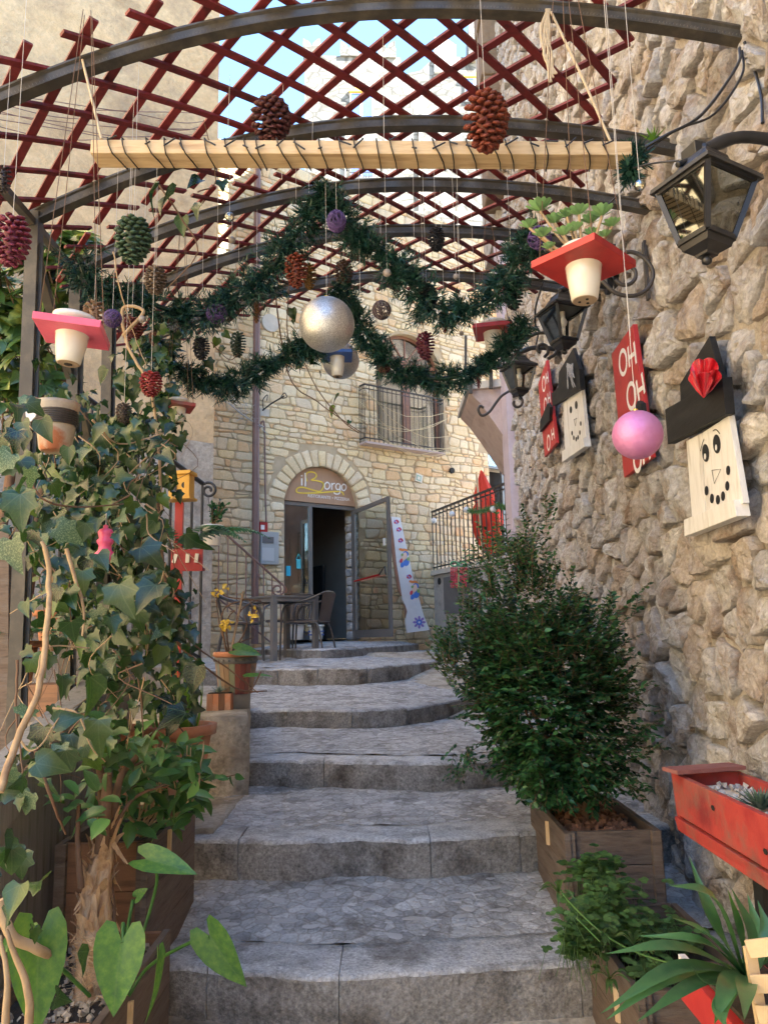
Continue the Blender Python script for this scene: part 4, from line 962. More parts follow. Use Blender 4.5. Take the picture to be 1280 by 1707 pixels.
wallpoly('east_wing', [(668, 620), (668, 125), (700, 118), (724, 95), (860, 95), (860, 620)], CY + 3, 7, m_castle)
wallpoly('white_block', [(724, 120), (724, 62), (745, 58), (747, 66), (760, 75), (760, 120)], CY + 2.8, 3, m_white)
wallpoly('corner_turret', [(781, 100), (781, 40), (803, 40), (803, 100)], CY + 2.7, 2, m_castle); wallpoly('merlon', [(783, 40), (783, 30), (790, 34), (797, 31), (803, 40)], CY + 2.8, .8, m_castle)
for x in (575, 698): wallpoly('drain_pipe', [(x, 200), (x + 2, 200), (x + 2, 500), (x, 500)], CY - .2 if x < 600 else CY + 2.8, .3, m_lime)
m_shut = mat('blue_shutter', (.05, .1, .34), (.07, .13, .4), rough=.6, bump=0)
for (x0, y0, x1, y1, Y) in ((583, 152, 622, 205, CY), (774, 127, 808, 168, CY + 3), (583, 262, 624, 296, CY), (852, 345, 880, 372, CY + 3)):
    w = wallpoly('window', [(x0, y0), (x1, y0), (x1, y1), (x0, y1)], Y - .12, .2, m_lime)
    wallpoly('lintel', [(x0 - 1, y0), (x1 + 1, y0), (x1 + 1, y0 - 6), (x0 - 1, y0 - 6)], Y - .3, .3, m_yellow, w).parent = cs
    for k in (0, 1): wallpoly('shutter', [(x0 + 3 + k * (x1 - x0) / 2, y0 + 4), (x0 - 2 + (k + 1) * (x1 - x0) / 2, y0 + 4), (x0 - 2 + (k + 1) * (x1 - x0) / 2, y1 - 3), (x0 + 3 + k * (x1 - x0) / 2, y1 - 3)], Y - .2, .08, m_shut)
    mbal = MB()
    for k in range(10): x = x0 + (x1 - x0) * k / 9; mbal.bar(pw(x, y1 + 2, Y - .7), pw(x, y1 - 9, Y - .7), .05)
    mbal.bar(pw(x0, y1 - 9, Y - .7), pw(x1, y1 - 9, Y - .7), .06); mbal.bar(pw(x0, y1 + 2, Y - .7), pw(x1, y1 + 2, Y - .7), .1); mbal.build('window_rail', m_iron, cs)
mh = thing('middle_house', at(760, 900, 22), 'pale stone house with small windows between the castle and the restaurant', 'building')
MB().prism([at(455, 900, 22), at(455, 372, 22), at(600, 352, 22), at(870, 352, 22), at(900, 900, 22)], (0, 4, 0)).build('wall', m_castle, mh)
for x0, y0, x1, y1 in ((600, 372, 640, 398), (812, 395, 870, 420)): MB().prism([at(x0, y0, 21.95), at(x1, y0, 21.95), at(x1, y1, 21.95), at(x0, y1, 21.95)], (0, .2, 0)).build('window', m_shut, mh); MB().prism([at(x0 - 2, y1, 21.8), at(x1 + 2, y1, 21.8), at(x1 + 2, y1 + 5, 21.8), at(x0 - 2, y1 + 5, 21.8)], (0, .3, 0)).build('sill', m_yellow, mh)
# ================================================================== lilac corner house (right)
LY = 8.35
lh = thing('lilac_house', at(870, 980, LY), 'lilac plastered corner house behind the end of the stone wall', 'building')
def px_z(py, Y, px=860): return at(px, py, Y).z
xa, xb = at(850, 800, LY).x, 4.4
m = MB(); m.box(((xa + xb) / 2, LY + .2, (px_z(300, LY) - .4) / 2), (xb - xa, .4, px_z(300, LY) + .4)); m.build('wall', m_purplewall, lh); m = MB(); m.box((5.8, 10.55, 5.6), (6.8, 3.55, 13.2)); m.build('unseen_shade_wing', m_pinkplaster, lh)  # unseen wing added tall to keep sun off the restaurant facade
zq = px_z(322, 8.0)
xq = at(806, 200, 8.0).x
for k in range(12):
    h_ = .34; z = zq + k * (h_ + .04)
    m = MB(); m.box(((xq + 2.2) / 2 + (.02 if k % 2 else 0), 8.02 + .2, z + h_ / 2), (2.2 - xq, .44 + (.05 if k % 2 else 0), h_)); m.build('quoin', mat('brown_quoin', (.16, .11, .07), (.24, .17, .11), scale=4, rough=.9, bump=1, bscale=14, bdist=.03), lh, bevel=.02)
m = MB(); m.box(((xq + xb) / 2 + .1, 8.9, zq + 2.4), (xb - xq - .1, 1.1, 5.2)); m.build('upper_wall', m_mortar, lh)
for x, c in ((858, m_black), (866, m_white), (874, m_alu)):
    p = at(x, 400, 8.1); m = MB(); m.tube([(p.x, 8.12, px_z(880, 8.1)), (p.x, 8.12, zq - .01)], .028, 8); m.build('drain_pipe', c, lh)
# corbelled balcony on the lilac house
yb = 8.7
m = MB(); m.prism([at(783, 648, yb), at(783, 655, yb), at(800, 672, yb), at(822, 702, yb), at(848, 740, yb), at(862, 760, yb), at(862, 640, yb)], (0, 1.1, 0)); m.build('corbel', m_pinkplaster, lh)
m = MB(); m.prism([at(778, 638, yb - .05), at(778, 649, yb - .05), at(866, 641, yb - .05), at(866, 628, yb - .05)], (0, 1.2, 0)); m.build('balcony_slab', m_lime, lh)
m = MB()
for px, y0, y1 in ((784, 625, 656), (818, 618, 648)): m.bar(at(px, y0, yb - .1), at(px, y1, yb - .1), .04)
m.bar(at(776, 622, yb - .1), at(850, 606, yb - .1), .035); m.bar(at(776, 560, yb - .1), at(776, 650, yb - .1), .03); m.build('balcony_rail', m_steel, lh)
# ================================================================== terrace with railing, umbrella, tree
TZ = at(735, 950, 13.0).z; A = FC.pt(722, 945, .02); A.z = TZ; B = atz(885, 921, TZ)
tw = thing('terrace_wall', Vector((A.x, A.y, -.1)), 'low grey rendered terrace wall with a square hatch right of the facade', 'wall')
A0, B0 = Vector((A.x, A.y, 0)), Vector((B.x, B.y, 0)); TD = (B0 - A0).normalized(); TP = Plane(A0, TD)
Lw = (B0 - A0).length
m = MB(); m.prism([TP.w(0, -.2), TP.w(Lw, -.2), TP.w(Lw, TZ - .05), TP.w(0, TZ - .05)], TP.n * -1.6); m.build('render', mat('grey_terrace_render', (.34, .32, .30), (.44, .41, .38), (.28, .26, .24), scale=5, rough=.95, bump=.8, bscale=20), tw)
m = MB(); m.prism([TP.w(-.1, TZ - .05), TP.w(Lw + .1, TZ - .05), TP.w(Lw + .1, TZ + .03), TP.w(-.1, TZ + .03)], TP.n * -1.7); o = m.build('coping', m_lime, tw); o.location = TP.n * .06
h0 = TP.hit(742, 985); h1 = TP.hit(791, 1030); a_, b2 = TP.hit(742, 963), TP.hit(790, 1020)
m = MB(); m.prism([TP.w(a_[0], b2[1], .01), TP.w(b2[0], b2[1], .01), TP.w(b2[0], a_[1], .01), TP.w(a_[0], a_[1], .01)], TP.n * .03); m.build('hatch', m_greyh, tw)
c = TP.hit(733, 969); m = MB(); m.prism([TP.w(c[0] + .06 * math.cos(t * .5236), c[1] + .06 * math.sin(t * .5236), .005) for t in range(12)], TP.n * .012); m.build('vent', m_dark, tw)
tr = thing('terrace_railing', TP.w(0, TZ), 'dark iron railing with scrolls along the edge of the terrace', 'railing')
railing(tr, TP.w(.02, TZ + .03, .0), TP.w(Lw, TZ + .03, .0), TP.hit(724, 852)[1] - TZ - .03, 22, bw=.02, rail=.03)
m = MB()
for k in range(21):
    p = TP.w(.08 + Lw * k / 21, TP.hit(724, 852)[1] - .1, .01); m.tube([p + TP.D * (.04 * math.cos(t * .7)) + Vector((0, 0, .04 * math.sin(t * .7))) for t in range(8)], .006, 4)
    p = TP.w(.08 + Lw * k / 21, TZ + .12, .01); m.tube([p + TP.D * (.04 * math.cos(t * .7)) + Vector((0, 0, .04 * math.sin(t * .7))) for t in range(8)], .006, 4)
m.build('scrollwork', m_iron, tr)
um = thing('closed_parasol', TP.w(Lw * .6, TZ + .03, -.5), 'closed bright red parasol standing upright behind the terrace railing', 'parasol')
Pu = at(814, 850, 12.9); ub = TZ + .03
def uz(py): return at(814, py, 12.9).z
m = MB(); prof = [(.02, uz(930)), (.12, uz(915)), (.20, uz(890)), (.235, uz(870)), (.22, uz(850)), (.15, uz(838)), (.165, uz(826)), (.085, uz(805)), (.03, uz(788)), (.012, uz(784))]
n = 28; vs = []; fs = []
for j, (r_, z) in enumerate(prof):
    for k in range(n):
        a = 2 * math.pi * k / n; rr3 = r_ * (1 + .22 * math.cos(a * 7 + z * 3)); vs.append((Pu.x + rr3 * math.cos(a) - .10 * j / 9, Pu.y + rr3 * math.sin(a), z))
for j in range(len(prof) - 1):
    for k in range(n): fs.append((j * n + k, j * n + (k + 1) % n, (j + 1) * n + (k + 1) % n, (j + 1) * n + k))
m.add(vs, fs, 0, True); m.build('canopy', mat('red_canvas', (.68, .045, .02), (.78, .07, .03), scale=4, rough=.8, bump=.3, bscale=30), um)
m = MB(); m.tube([(Pu.x, Pu.y, ub), (Pu.x - .03, Pu.y, uz(905))], .022, 8); m.build('pole', m_peg, um)
m = MB(); m.tube([(Pu.x - .16, Pu.y - .2, uz(925)), (Pu.x - .18, Pu.y - .2, uz(860)), (Pu.x - .2, Pu.y - .18, uz(790))], .018, 8); m.build('strut', m_peg, um)
# beaded parcel decoration
gf = thing('parcel_decoration', TP.pt(763, 958, .12), 'red parcel shaped beaded christmas decoration with green bow on the terrace wall', 'decoration')
m_bead = mat('red_bead', (.6, .02, .05), (.75, .08, .12), scale=30, rough=.3, bump=0, var=.3); m_bead2 = mat('green_bead', (.05, .3, .12), rough=.3, bump=0); m_bead3 = mat('gold_bead', (.5, .55, .2), rough=.3, bump=0)
m = MB(); m2 = MB(); m3 = MB()
for i in range(9):
    for j in range(13):
        px, py = 752 + i * 3.05, 947 + j * 2.65
        (m3 if i == 4 else m).ball(TP.pt(px, py, .13), .014, n=6, m=4, r=R.random() * .9 + .05)
for t in range(14):
    a = t * .449; m2.ball(TP.pt(757 + 6 * math.cos(a), 940 + 4 * math.sin(a), .13), .014, n=6, m=4); m2.ball(TP.pt(771 + 6 * math.cos(a), 941 + 4 * math.sin(a), .13), .014, n=6, m=4)
m.build('red_beads', m_bead, gf, kind='stuff'); m2.build('bow', m_bead2, gf); m3.build('ribbon', m_bead3, gf)
for px, py in ((723, 868), (753, 857), (777, 850), (822, 849)):
    p = TP.pt(px, py, .06); o = MB().ball(p, .05, n=12, m=8).build('globe_light', m_paintw); setroot(o, {723: 'white globe light at the left end of the terrace railing', 753: 'white globe light second from the left on the terrace railing', 777: 'white globe light just left of the red parasol', 822: 'bright white globe light in front of the red parasol'}[px], 'globe light', group='globe lights along the terrace railing')
# ================================================================== pergola
PX0 = -1.38; ZS = 1.69
def archZ(x): return 2.085 - (.175 if x < .1 else .11) * (x - .1) ** 2
pg = thing('pergola', (PX0, 2.9, gz(2.9)), 'grey steel pergola of curved arches spanning the steps', 'pergola')
AY = [2.27, 2.86, 3.29, 3.70, 4.20]
for i, y in enumerate(AY):
    xr = RW.w(y, 0).x + .12; n = 44; P = [Vector((PX0 + (xr - PX0) * k / n, y, archZ(PX0 + (xr - PX0) * k / n))) for k in range(n + 1)]
    m = MB()
    prof = [(-.022, -.028), (.022, -.028), (.022, -.02), (.014, -.014), (.014, .014), (.022, .02), (.022, .028), (-.022, .028), (-.022, .02), (-.014, .014), (-.014, -.014), (-.022, -.02)]
    vs = []; K = len(prof)
    for k, p in enumerate(P):
        d = (P[min(k + 1, n)] - P[max(k - 1, 0)]).normalized(); u = Vector((-d.z, 0, d.x))
        for a, b_ in prof: vs.append(p + Vector((0, a, 0)) + u * b_ * .86)
    m.add(vs, [(k * K + j, k * K + (j + 1) % K, (k + 1) * K + (j + 1) % K, (k + 1) * K + j) for k in range(n) for j in range(K)] + [tuple(range(K))[::-1], tuple(range(n * K, n * K + K))])
    nt = 240 if i == 0 else 120                 # pressed notches along the lip
    for k in range(nt):
        x = PX0 + (xr - PX0) * (k + .5) / nt; z = archZ(x); s_ = (archZ(x + .01) - archZ(x - .01)) / .02; d = Vector((1, 0, s_)).normalized(); u = Vector((-d.z, 0, d.x))
        c = Vector((x, y - .019, z)) - u * .016; m.bar(c - u * .0055, c + u * .0055, .005, .008, up=(0, 1, 0))
    m.build('arch', m_steel, pg)
    if i in (1, 2, 3):
        q = MB(); q.bar((PX0 + .05, y, gz(y) - .03), (PX0, y, ZS + .03), .05, .05, up=(0, 1, 0)); q.bar((PX0 + .081, y, gz(y) - .03), (PX0 + .031, y, ZS - .1), .008, .018, up=(1, 0, 0)); q.build('post', m_steel, pg)
for y0, y1, z0, z1 in ((2.88, 3.27, 1.55, 1.18), (3.31, 3.68, 1.2, .7)):
    q = MB(); q.bar((PX0, y0, z0), (PX0, y1, z1), .035, .035); q.build('brace', m_steel, pg)
q = MB(); q.bar((PX0, 2.2, ZS - .02), (PX0, 4.3, ZS - .02), .03, .03); q.build('side_rail', m_steel, pg)
slats = [0]
def lattice(label, x0, x1, y0, y1, diag, off, lift, ycut=None, w=.022):
    th = thing('lattice_panel', (0, y0, 2.1), label, 'lattice')
    def pt(x, y, l): return Vector((x, y, archZ(x) + .032 + lift + l))
    for sgn, lay in ((1, 0), (-1, .011)):
        k0 = int((x0 - (y1 - y0) - x0) / diag) - 2
        c = x0 - (y1 - y0) * 2 + off
        while c < x1 + (y1 - y0) * 2:
            # line x = c + sgn*(y-y0)
            ya, yb_ = y0 - .05, y1 + .05
            ts = [(ya, c + sgn * (ya - y0)), (yb_, c + sgn * (yb_ - y0))]
            (ya, xa_), (yb_, xb_) = ts
            if xa_ > xb_: (ya, xa_), (yb_, xb_) = (yb_, xb_), (ya, xa_)
            if xb_ < x0 - .0 or xa_ > x1: c += diag; continue
            if xa_ < x0: t = (x0 - xa_) / (xb_ - xa_); ya, xa_ = ya + (yb_ - ya) * t, x0
            if xb_ > x1: t = (x1 - xa_) / (xb_ - xa_); yb_, xb_ = ya + (yb_ - ya) * t, x1
            if xb_ - xa_ > .06:
                ns = max(2, int((xb_ - xa_) / .08)); P_ = [pt(xa_ + (xb_ - xa_) * k / ns, ya + (yb_ - ya) * k / ns, lay) for k in range(ns + 1)]
                m = MB(); vs = []
                for k, p in enumerate(P_):
                    d = (P_[min(k + 1, ns)] - P_[max(k - 1, 0)]).normalized(); s_ = d.cross(Vector((0, 0, 1))).normalized(); u = s_.cross(d)
                    for a, b_ in ((-w / 2, -.005), (w / 2, -.005), (w / 2, .005), (-w / 2, .005)): vs.append(p + s_ * a + u * b_)
                m.add(vs, [(k * 4 + j, k * 4 + (j + 1) % 4, k * 4 + 4 + (j + 1) % 4, k * 4 + 4 + j) for k in range(ns) for j in range(4)] + [(3, 2, 1, 0), (ns * 4, ns * 4 + 1, ns * 4 + 2, ns * 4 + 3)]); m.build('slat', m_red_slat, th)
            c += diag
    return th
lattice('dark red diagonal lattice panel over the nearest arch, above the wooden beam', -1.52, .90, 2.20, 3.06, .205, .05, .0, w=.030)
lattice('dark red diagonal lattice panel over the far arches, above the garlands', -1.5, .95, 3.20, 4.42, .185, .02, .0, w=.024)
# beam hung on ropes, wound with fairy light wire
by, bz = 2.17, at(600, 245, 2.17).z; bx0, bx1 = at(152, 245, 2.17).x, at(1052, 245, 2.17).x
z_l, z_r = at(155, 245, 2.17).z, at(1050, 248, 2.17).z
bmth = thing('hanging_beam', ((bx0 + bx1) / 2, by, bz), 'pale pine beam hung on ropes below the lattice, wound with dark wire', 'beam')
m = MB(); m.bar((bx0, by + .035, z_l), (bx1, by + .035, z_r), .078, .046, up=(0, 0, 1)); m.build('timber', m_beam, bmth, bevel=.003)
rg = random.Random(5)
for k in range(27):
    x = bx0 + .05 + (bx1 - bx0 - .08) * (k + rg.uniform(-.2, .2)) / 27; z = z_l + (z_r - z_l) * (x - bx0) / (bx1 - bx0); dx = rg.uniform(.01, .035)
    P = [(x, by - .008, z + .027), (x + dx * .2, by - .010, z), (x + dx * .6, by - .008, z - .027), (x + dx, by + .03, z - .029), (x + dx * 1.3, by + .078, z - .027), (x + dx * 1.1, by + .080, z + .026), (x + dx * .5, by + .03, z + .029), (x, by - .008, z + .027)]
    m = MB(); m.tube(P, .0022, 5)
    if rg.random() < .8: m.tube([(x, by - .01, z + rg.uniform(-.01, .02)), (x + rg.uniform(.01, .04), by - .018, z + rg.uniform(-.02, .03))], .0028, 5)
    m.build('wire_wrap', m_wire, bmth)
def hang(px, py, Y, par=None): pass
q = MB(); a = at(918, 20, 2.25); e = at(1018, 238, 2.17); q.tube([a, a.lerp(e, .5) + Vector((0, -.01, -.005)), e], .0045, 6); q.build('rope', m_rope, bmth)
q = MB(); a = at(138, 100, 2.25); e = at(170, 232, 2.17); q.tube([a, a.lerp(e, .5), e], .0045, 6); q.build('rope', m_rope, bmth)
kn = MB(); rg = random.Random(8)
for k in range(9):
    P = [at(915 + rg.uniform(-6, 6), 15, 2.22), at(908 + rg.uniform(-8, 8), 50, 2.22), at(912 + rg.uniform(-9, 9), 90, 2.22), at(918 + rg.uniform(-6, 10), 132 + rg.uniform(-10, 6), 2.22)]; kn.tube(smoothpath(P, 4), .0035, 5)
setroot(kn.build('jute_tassel', m_rope), 'frayed jute tassel hanging from the nearest arch above the beam', 'rope')
# ================================================================== threads, cones, balls
def up_to(p, Y=None): return Vector((p.x, p.y, archZ(p.x) + .03))
def coneparts(h, w, nsc, seed, open_=1.0):
    """scale placements for a pine cone hanging downward from its stalk (top), local origin at the top"""
    out = []; g = 2.39996
    for i in range(nsc):
        t = (i + .5) / nsc; r_ = w / 2 * math.sin(math.pi * min(1, .12 + .80 * t) ** .85) ** .75 * (.62 if t > .93 else 1)
        z = -h * (.03 + .94 * t); a = i * g; d = Vector((math.cos(a), math.sin(a), 0)); out.append((d, r_, z, t))
    return out
SC_V, SC_F = None, None
def scaleshape():
    vs = [(-.10, 0, 0), (.10, 0, 0), (.42, .62, .0), (.40, .92, .03), (0, 1.12, .12), (-.40, .92, .03), (-.42, .62, .0), (0, .8, .17), (-.36, .80, -.14), (.36, .80, -.14), (0, 1.0, -.16)]
    fs = [(0, 1, 2, 7), (0, 7, 6), (2, 3, 7), (3, 4, 7), (4, 5, 7), (5, 6, 7), (2, 9, 3), (3, 9, 10, 4), (4, 10, 8, 5), (5, 8, 6), (0, 8, 10, 9), (0, 9, 2, 1), (0, 6, 8)]
    return vs, fs
SCV, SCF = scaleshape()
cmats = {}
def conemat(c, tip):
    k = (c, tip)
    if k not in cmats: cmats[k] = mat('cone_%d' % len(cmats), tuple(v * .6 for v in c), c, tip, scale=9, rough=.55, bump=.3, bscale=50, var=.25, lo=.35, hi=.75)
    return cmats[k]
def cone(px, py, w, h, c, tip, Y, label, parts=False, n=95, thread=True, tilt=0, closed=False):
    p = at(px, py, Y); s = 1 / ppm(p); W_, H_ = w * s * .86, h * s * .95; top = p + Vector((0, 0, H_ / 2)); mt = conemat(c, tip)
    t = thing('pine_cone', top, label, 'pine cone')
    m = MB(); m.lathe(top, [(.001, -H_ * .97), (W_ * .16, -H_ * .8), (W_ * .27, -H_ * .5), (W_ * .24, -H_ * .2), (W_ * .1, -.002)], 10); m.build('core', mt, t)
    me = None; Ms = []
    if parts: me = meshof('scale', (SCV, SCF), mt)
    for d, r_, z, tt in coneparts(H_, W_, n, 1):
        droop = .55 - 1.0 * tt if not closed else -.9
        y = (d + Vector((0, 0, -droop * .9 if closed is False else -1.2))).normalized() if closed else (d * 1.0 + Vector((0, 0, .45 - .95 * tt))).normalized()
        L_ = W_ * (.30 if not closed else .28); base = top + Vector((0, 0, z)) + d * (r_ - L_ * .62)
        M = frame(base, y, Vector((0, 0, -1)) + d * .3, (L_ * .95, L_, L_ * .9))
        if parts: inst('scale', me, t, M.translation, M.to_3x3() @ Matrix.Diagonal((1, 1, 1)), 1)
        else: Ms.append(M)
    if not parts: scatter('scales', SCV, SCF, Ms, mt, t, kind='stuff', smooth=False)
    if thread:
        q = MB(); q.tube([top + Vector((0, 0, -.005)), Vector((top.x, top.y, max(top.z + .05, archZ(top.x) + .03)))], .0008, 4); q.build('thread', m_thread, t)
    return t
cone(20, 403, 57, 84, (.16, .012, .04), (.42, .10, .17), 1.9, 'magenta painted pine cone cut off by the left edge of the picture', True)
cone(222, 402, 58, 74, (.03, .07, .035), (.16, .26, .13), 2.3, 'large dark green pine cone hanging below the left end of the beam', True)
cone(452, 203, 64, 66, (.07, .012, .012), (.22, .06, .05), 2.33, 'dark maroon pine cone just above the wooden beam, left of centre', True, thread=False)
cone(810, 205, 72, 92, (.16, .025, .010), (.48, .14, .07), 2.02, 'big orange brown pine cone hanging in front of the wooden beam', True)
cone(259, 468, 36, 44, (.13, .09, .06), (.48, .38, .28), 3.0, 'natural brown pine cone with pale scale tips beside the left garland')
cone(157, 527, 36, 46, (.2, .12, .07), (.55, .42, .3), 2.9, 'open tan pine cone over the pink hanging pot', n=60)
cone(220, 550, 34, 38, (.14, .03, .025), (.34, .14, .12), 3.0, 'red brown pine cone below the purple wicker ball at the left')
cone(252, 641, 36, 38, (.22, .02, .02), (.42, .08, .07), 2.8, 'small red pine cone among the ivy leaves left of the orange pot shelf')
cone(336, 582, 27, 35, (.018, .017, .02), (.06, .06, .065), 3.3, 'small black pine cone under the left garland')
cone(397, 575, 25, 42, (.03, .06, .035), (.14, .2, .13), 3.5, 'slim green pine cone in front of the grey downpipe')
cone(494, 452, 37, 55, (.17, .03, .012), (.42, .11, .05), 3.1, 'orange red pine cone hanging left above the large silver ball', True, n=80)
cone(516, 462, 22, 46, (.2, .1, .015), (.42, .22, .05), 3.2, 'ochre yellow pine cone half hidden behind the orange red one')
cone(573, 457, 30, 44, (.09, .05, .03), (.22, .13, .08), 3.5, 'dark brown pine cone in the garland right above the silver ball')
cone(727, 400, 28, 38, (.02, .018, .018), (.09, .08, .08), 3.2, 'small black pine cone hanging alone under the lattice right of centre')
cone(709, 577, 30, 45, (.11, .015, .03), (.24, .07, .1), 3.3, 'burgundy pine cone hanging over the upper balcony')
cone(711, 498, 36, 42, (.018, .016, .015), (.09, .08, .07), 3.25, 'black pine cone half buried in the right garland')
cone(855, 492, 32, 50, (.02, .017, .017), (.10, .09, .085), 3.25, 'black pine cone hanging at the right end of the garland over the red board pot')
cone(428, 519, 17, 40, (.2, .09, .035), (.34, .16, .07), 3.3, 'narrow closed brown cone pointing down from the left garland', closed=True, n=70)
cone(741, 533, 18, 46, (.13, .035, .02), (.26, .08, .05), 3.3, 'narrow closed reddish cone pointing down from the right garland', closed=True, n=70)
cone(797, 630, 13, 36, (.14, .02, .02), (.22, .04, .04), 3.5, 'thin dark red cone under the lower right garland', closed=True, n=60)
cone(640, 611, 24, 20, (.14, .05, .035), (.25, .1, .07), 3.5, 'small squat red brown cone at the bend of the central garland')
cone(207, 690, 26, 34, (.05, .035, .025), (.2, .14, .1), 2.8, 'dark cone buried in the ivy behind the second post')
cone(258, 562, 20, 30, (.25, .1, .06), (.34, .15, .09), 3.2, 'reddish closed cone beneath the left garland end', closed=True, n=60)
cone(6, 300, 26, 46, (.03, .02, .02), (.07, .05, .05), 2.2, 'dark cone at the upper left edge of the picture', n=60)
def hung(name, p, label, cat, group=None): return thing(name, p, label, cat, group)
def glit(name, c, c2, rough=.35, fl=260): 
    m = mat(name, c, c2, scale=fl, rough=rough, metal=.75, bump=.9, bscale=fl, bdist=.0012, lo=.4, hi=.62); return m
def ball(px, py, r_px, Y, mt, label, thread=True):
    p = at(px, py, Y); r_ = r_px / ppm(p); t = thing('christmas_ball', p, label, 'christmas ball')
    m = MB(); m.ball(p, r_, n=40, m=24); m.build('sphere', mt, t)
    m = MB(); m.tube([p + Vector((0, 0, r_ * .97)), p + Vector((0, 0, r_ * 1.08))], r_ * .1, 8); m.build('cap', m_gold, t)
    m = MB(); m.tube([p + Vector((0, 0, r_)), Vector((p.x, p.y, max(p.z + r_ + .05, archZ(p.x) + .03)))], .0009, 4); m.build('thread', m_thread, t)
ball(545, 541, 46, 3.0, glit('silver_glitter', (.36, .36, .37), (.75, .75, .72)), 'large silver glitter ball hanging at the centre of the garlands')
ball(568, 601, 31, 4.1, glit('grey_glitter', (.30, .31, .33), (.55, .56, .58)), 'smaller dull grey ball hanging behind the blue board pot')
p_ = at(1062, 725, 1.95)
ball(1062, 725, 41, 1.95, mat('pink_foil', (.50, .17, .38), (.62, .27, .50), scale=12, rough=.5, metal=.45, bump=.9, bscale=26, bdist=.004), 'pink metallic ball hanging in front of the nearest red sign')
# wicker balls
def wicker(px, py, r_px, Y, c, label, egg=1.0, n=34):
    p = at(px, py, Y); r_ = r_px / ppm(p); t = thing('wicker_ball', p, label, 'wicker ball'); m = MB(); rg = random.Random(px)
    for k in range(n):
        ax = Vector((rg.gauss(0, 1), rg.gauss(0, 1), rg.gauss(0, 1))).normalized(); u = ax.orthogonal().normalized(); v = ax.cross(u); o = rg.uniform(-.5, .5) * r_; q_ = math.sqrt(max(r_ * r_ - o * o, 1e-8)) * rg.uniform(.93, 1.02)
        P = [p + Vector(((ax * o + (u * math.cos(a) + v * math.sin(a)) * q_).x, (ax * o + (u * math.cos(a) + v * math.sin(a)) * q_).y, (ax * o + (u * math.cos(a) + v * math.sin(a)) * q_).z * egg)) for a in [2 * math.pi * j / 14 for j in range(15)]]
        m.tube(P, r_ * .035, 4, cap=False, r=rg.random() * .9 + .05)
    m.build('weave', c, t); m = MB(); m.tube([p + Vector((0, 0, r_ * egg)), Vector((p.x, p.y, archZ(p.x) + .03))], .0008, 4); m.build('thread', m_thread, t)
m_purp = mat('purple_wicker', (.075, .04, .14), (.12, .07, .22), scale=30, rough=.5, bump=0, var=.4); m_brw = mat('brown_wicker', (.10, .07, .08), (.17, .12, .12), scale=30, rough=.5, bump=0, var=.4)
wicker(561, 369, 16, 2.95, m_purp, 'egg shaped purple wicker ball at the peak of the garland', 1.2, 50)
wicker(361, 522, 17, 3.2, m_purp, 'round purple wicker ball on the left garland')
wicker(188, 531, 15, 2.8, m_purp, 'purple wicker ball above the right corner of the pink hanging pot', n=44)
wicker(636, 517, 16, 3.4, m_brw, 'brownish wicker ball at the fork of the central garland')
wicker(899, 397, 20, 3.0, m_purp, 'purple wicker ball beside the hanging succulent')
m_bead4 = glassmat('bead_glass', (.85, .8, .7), .3); m_bead5 = mat('grey_bead', (.25, .22, .2), (.35, .3, .26), rough=.3, bump=0)
for px, py, r_, Y, lab in ((383, 362, 8, 3.0, 'clear glass bead below the left part of the far lattice'), (645, 455, 7, 3.1, 'tiny grey bead hanging right of the central cone'), (760, 461, 5, 3.2, 'tiny grey bead hanging under the far right lattice'), (237, 532, 6, 2.9, 'small blue grey bead by the left garland'), (1066, 309, 10, 2.1, 'glass bead hanging past the right end of the beam'), (387, 400, 6, 3.4, 'tiny amber bead below the clear glass one'), (769, 556, 4, 3.4, 'tiny dark bead beside the right garland')):
    p = at(px, py, Y); t = thing('glass_bead', p, lab, 'bead'); m = MB(); m.ball(p, r_ / ppm(p), n=12, m=8); m.build('bead', m_bead5 if r_ < 8 else m_bead4, t); m = MB(); m.tube([p, Vector((p.x, p.y, archZ(p.x) + .03))], .001, 4); m.build('thread', m_thread, t)
# bare threads hanging from the lattice
tm = MB()
for px, y1, Y in ((380, 230, 2.5), (470, 300, 2.6), (600, 500, 3.1), (640, 230, 2.4), (765, 420, 3.0), (800, 210, 2.4), (1050, 560, 2.05), (690, 400, 3.2), (215, 360, 2.5), (520, 300, 2.8)):
    p = at(px, y1, Y); tm.tube([p, Vector((p.x + .005, p.y, archZ(p.x) + .02))], .0009, 4)
setroot(tm.build('hanging_threads', m_thread), 'loose white threads hanging from the red lattice', 'threads')
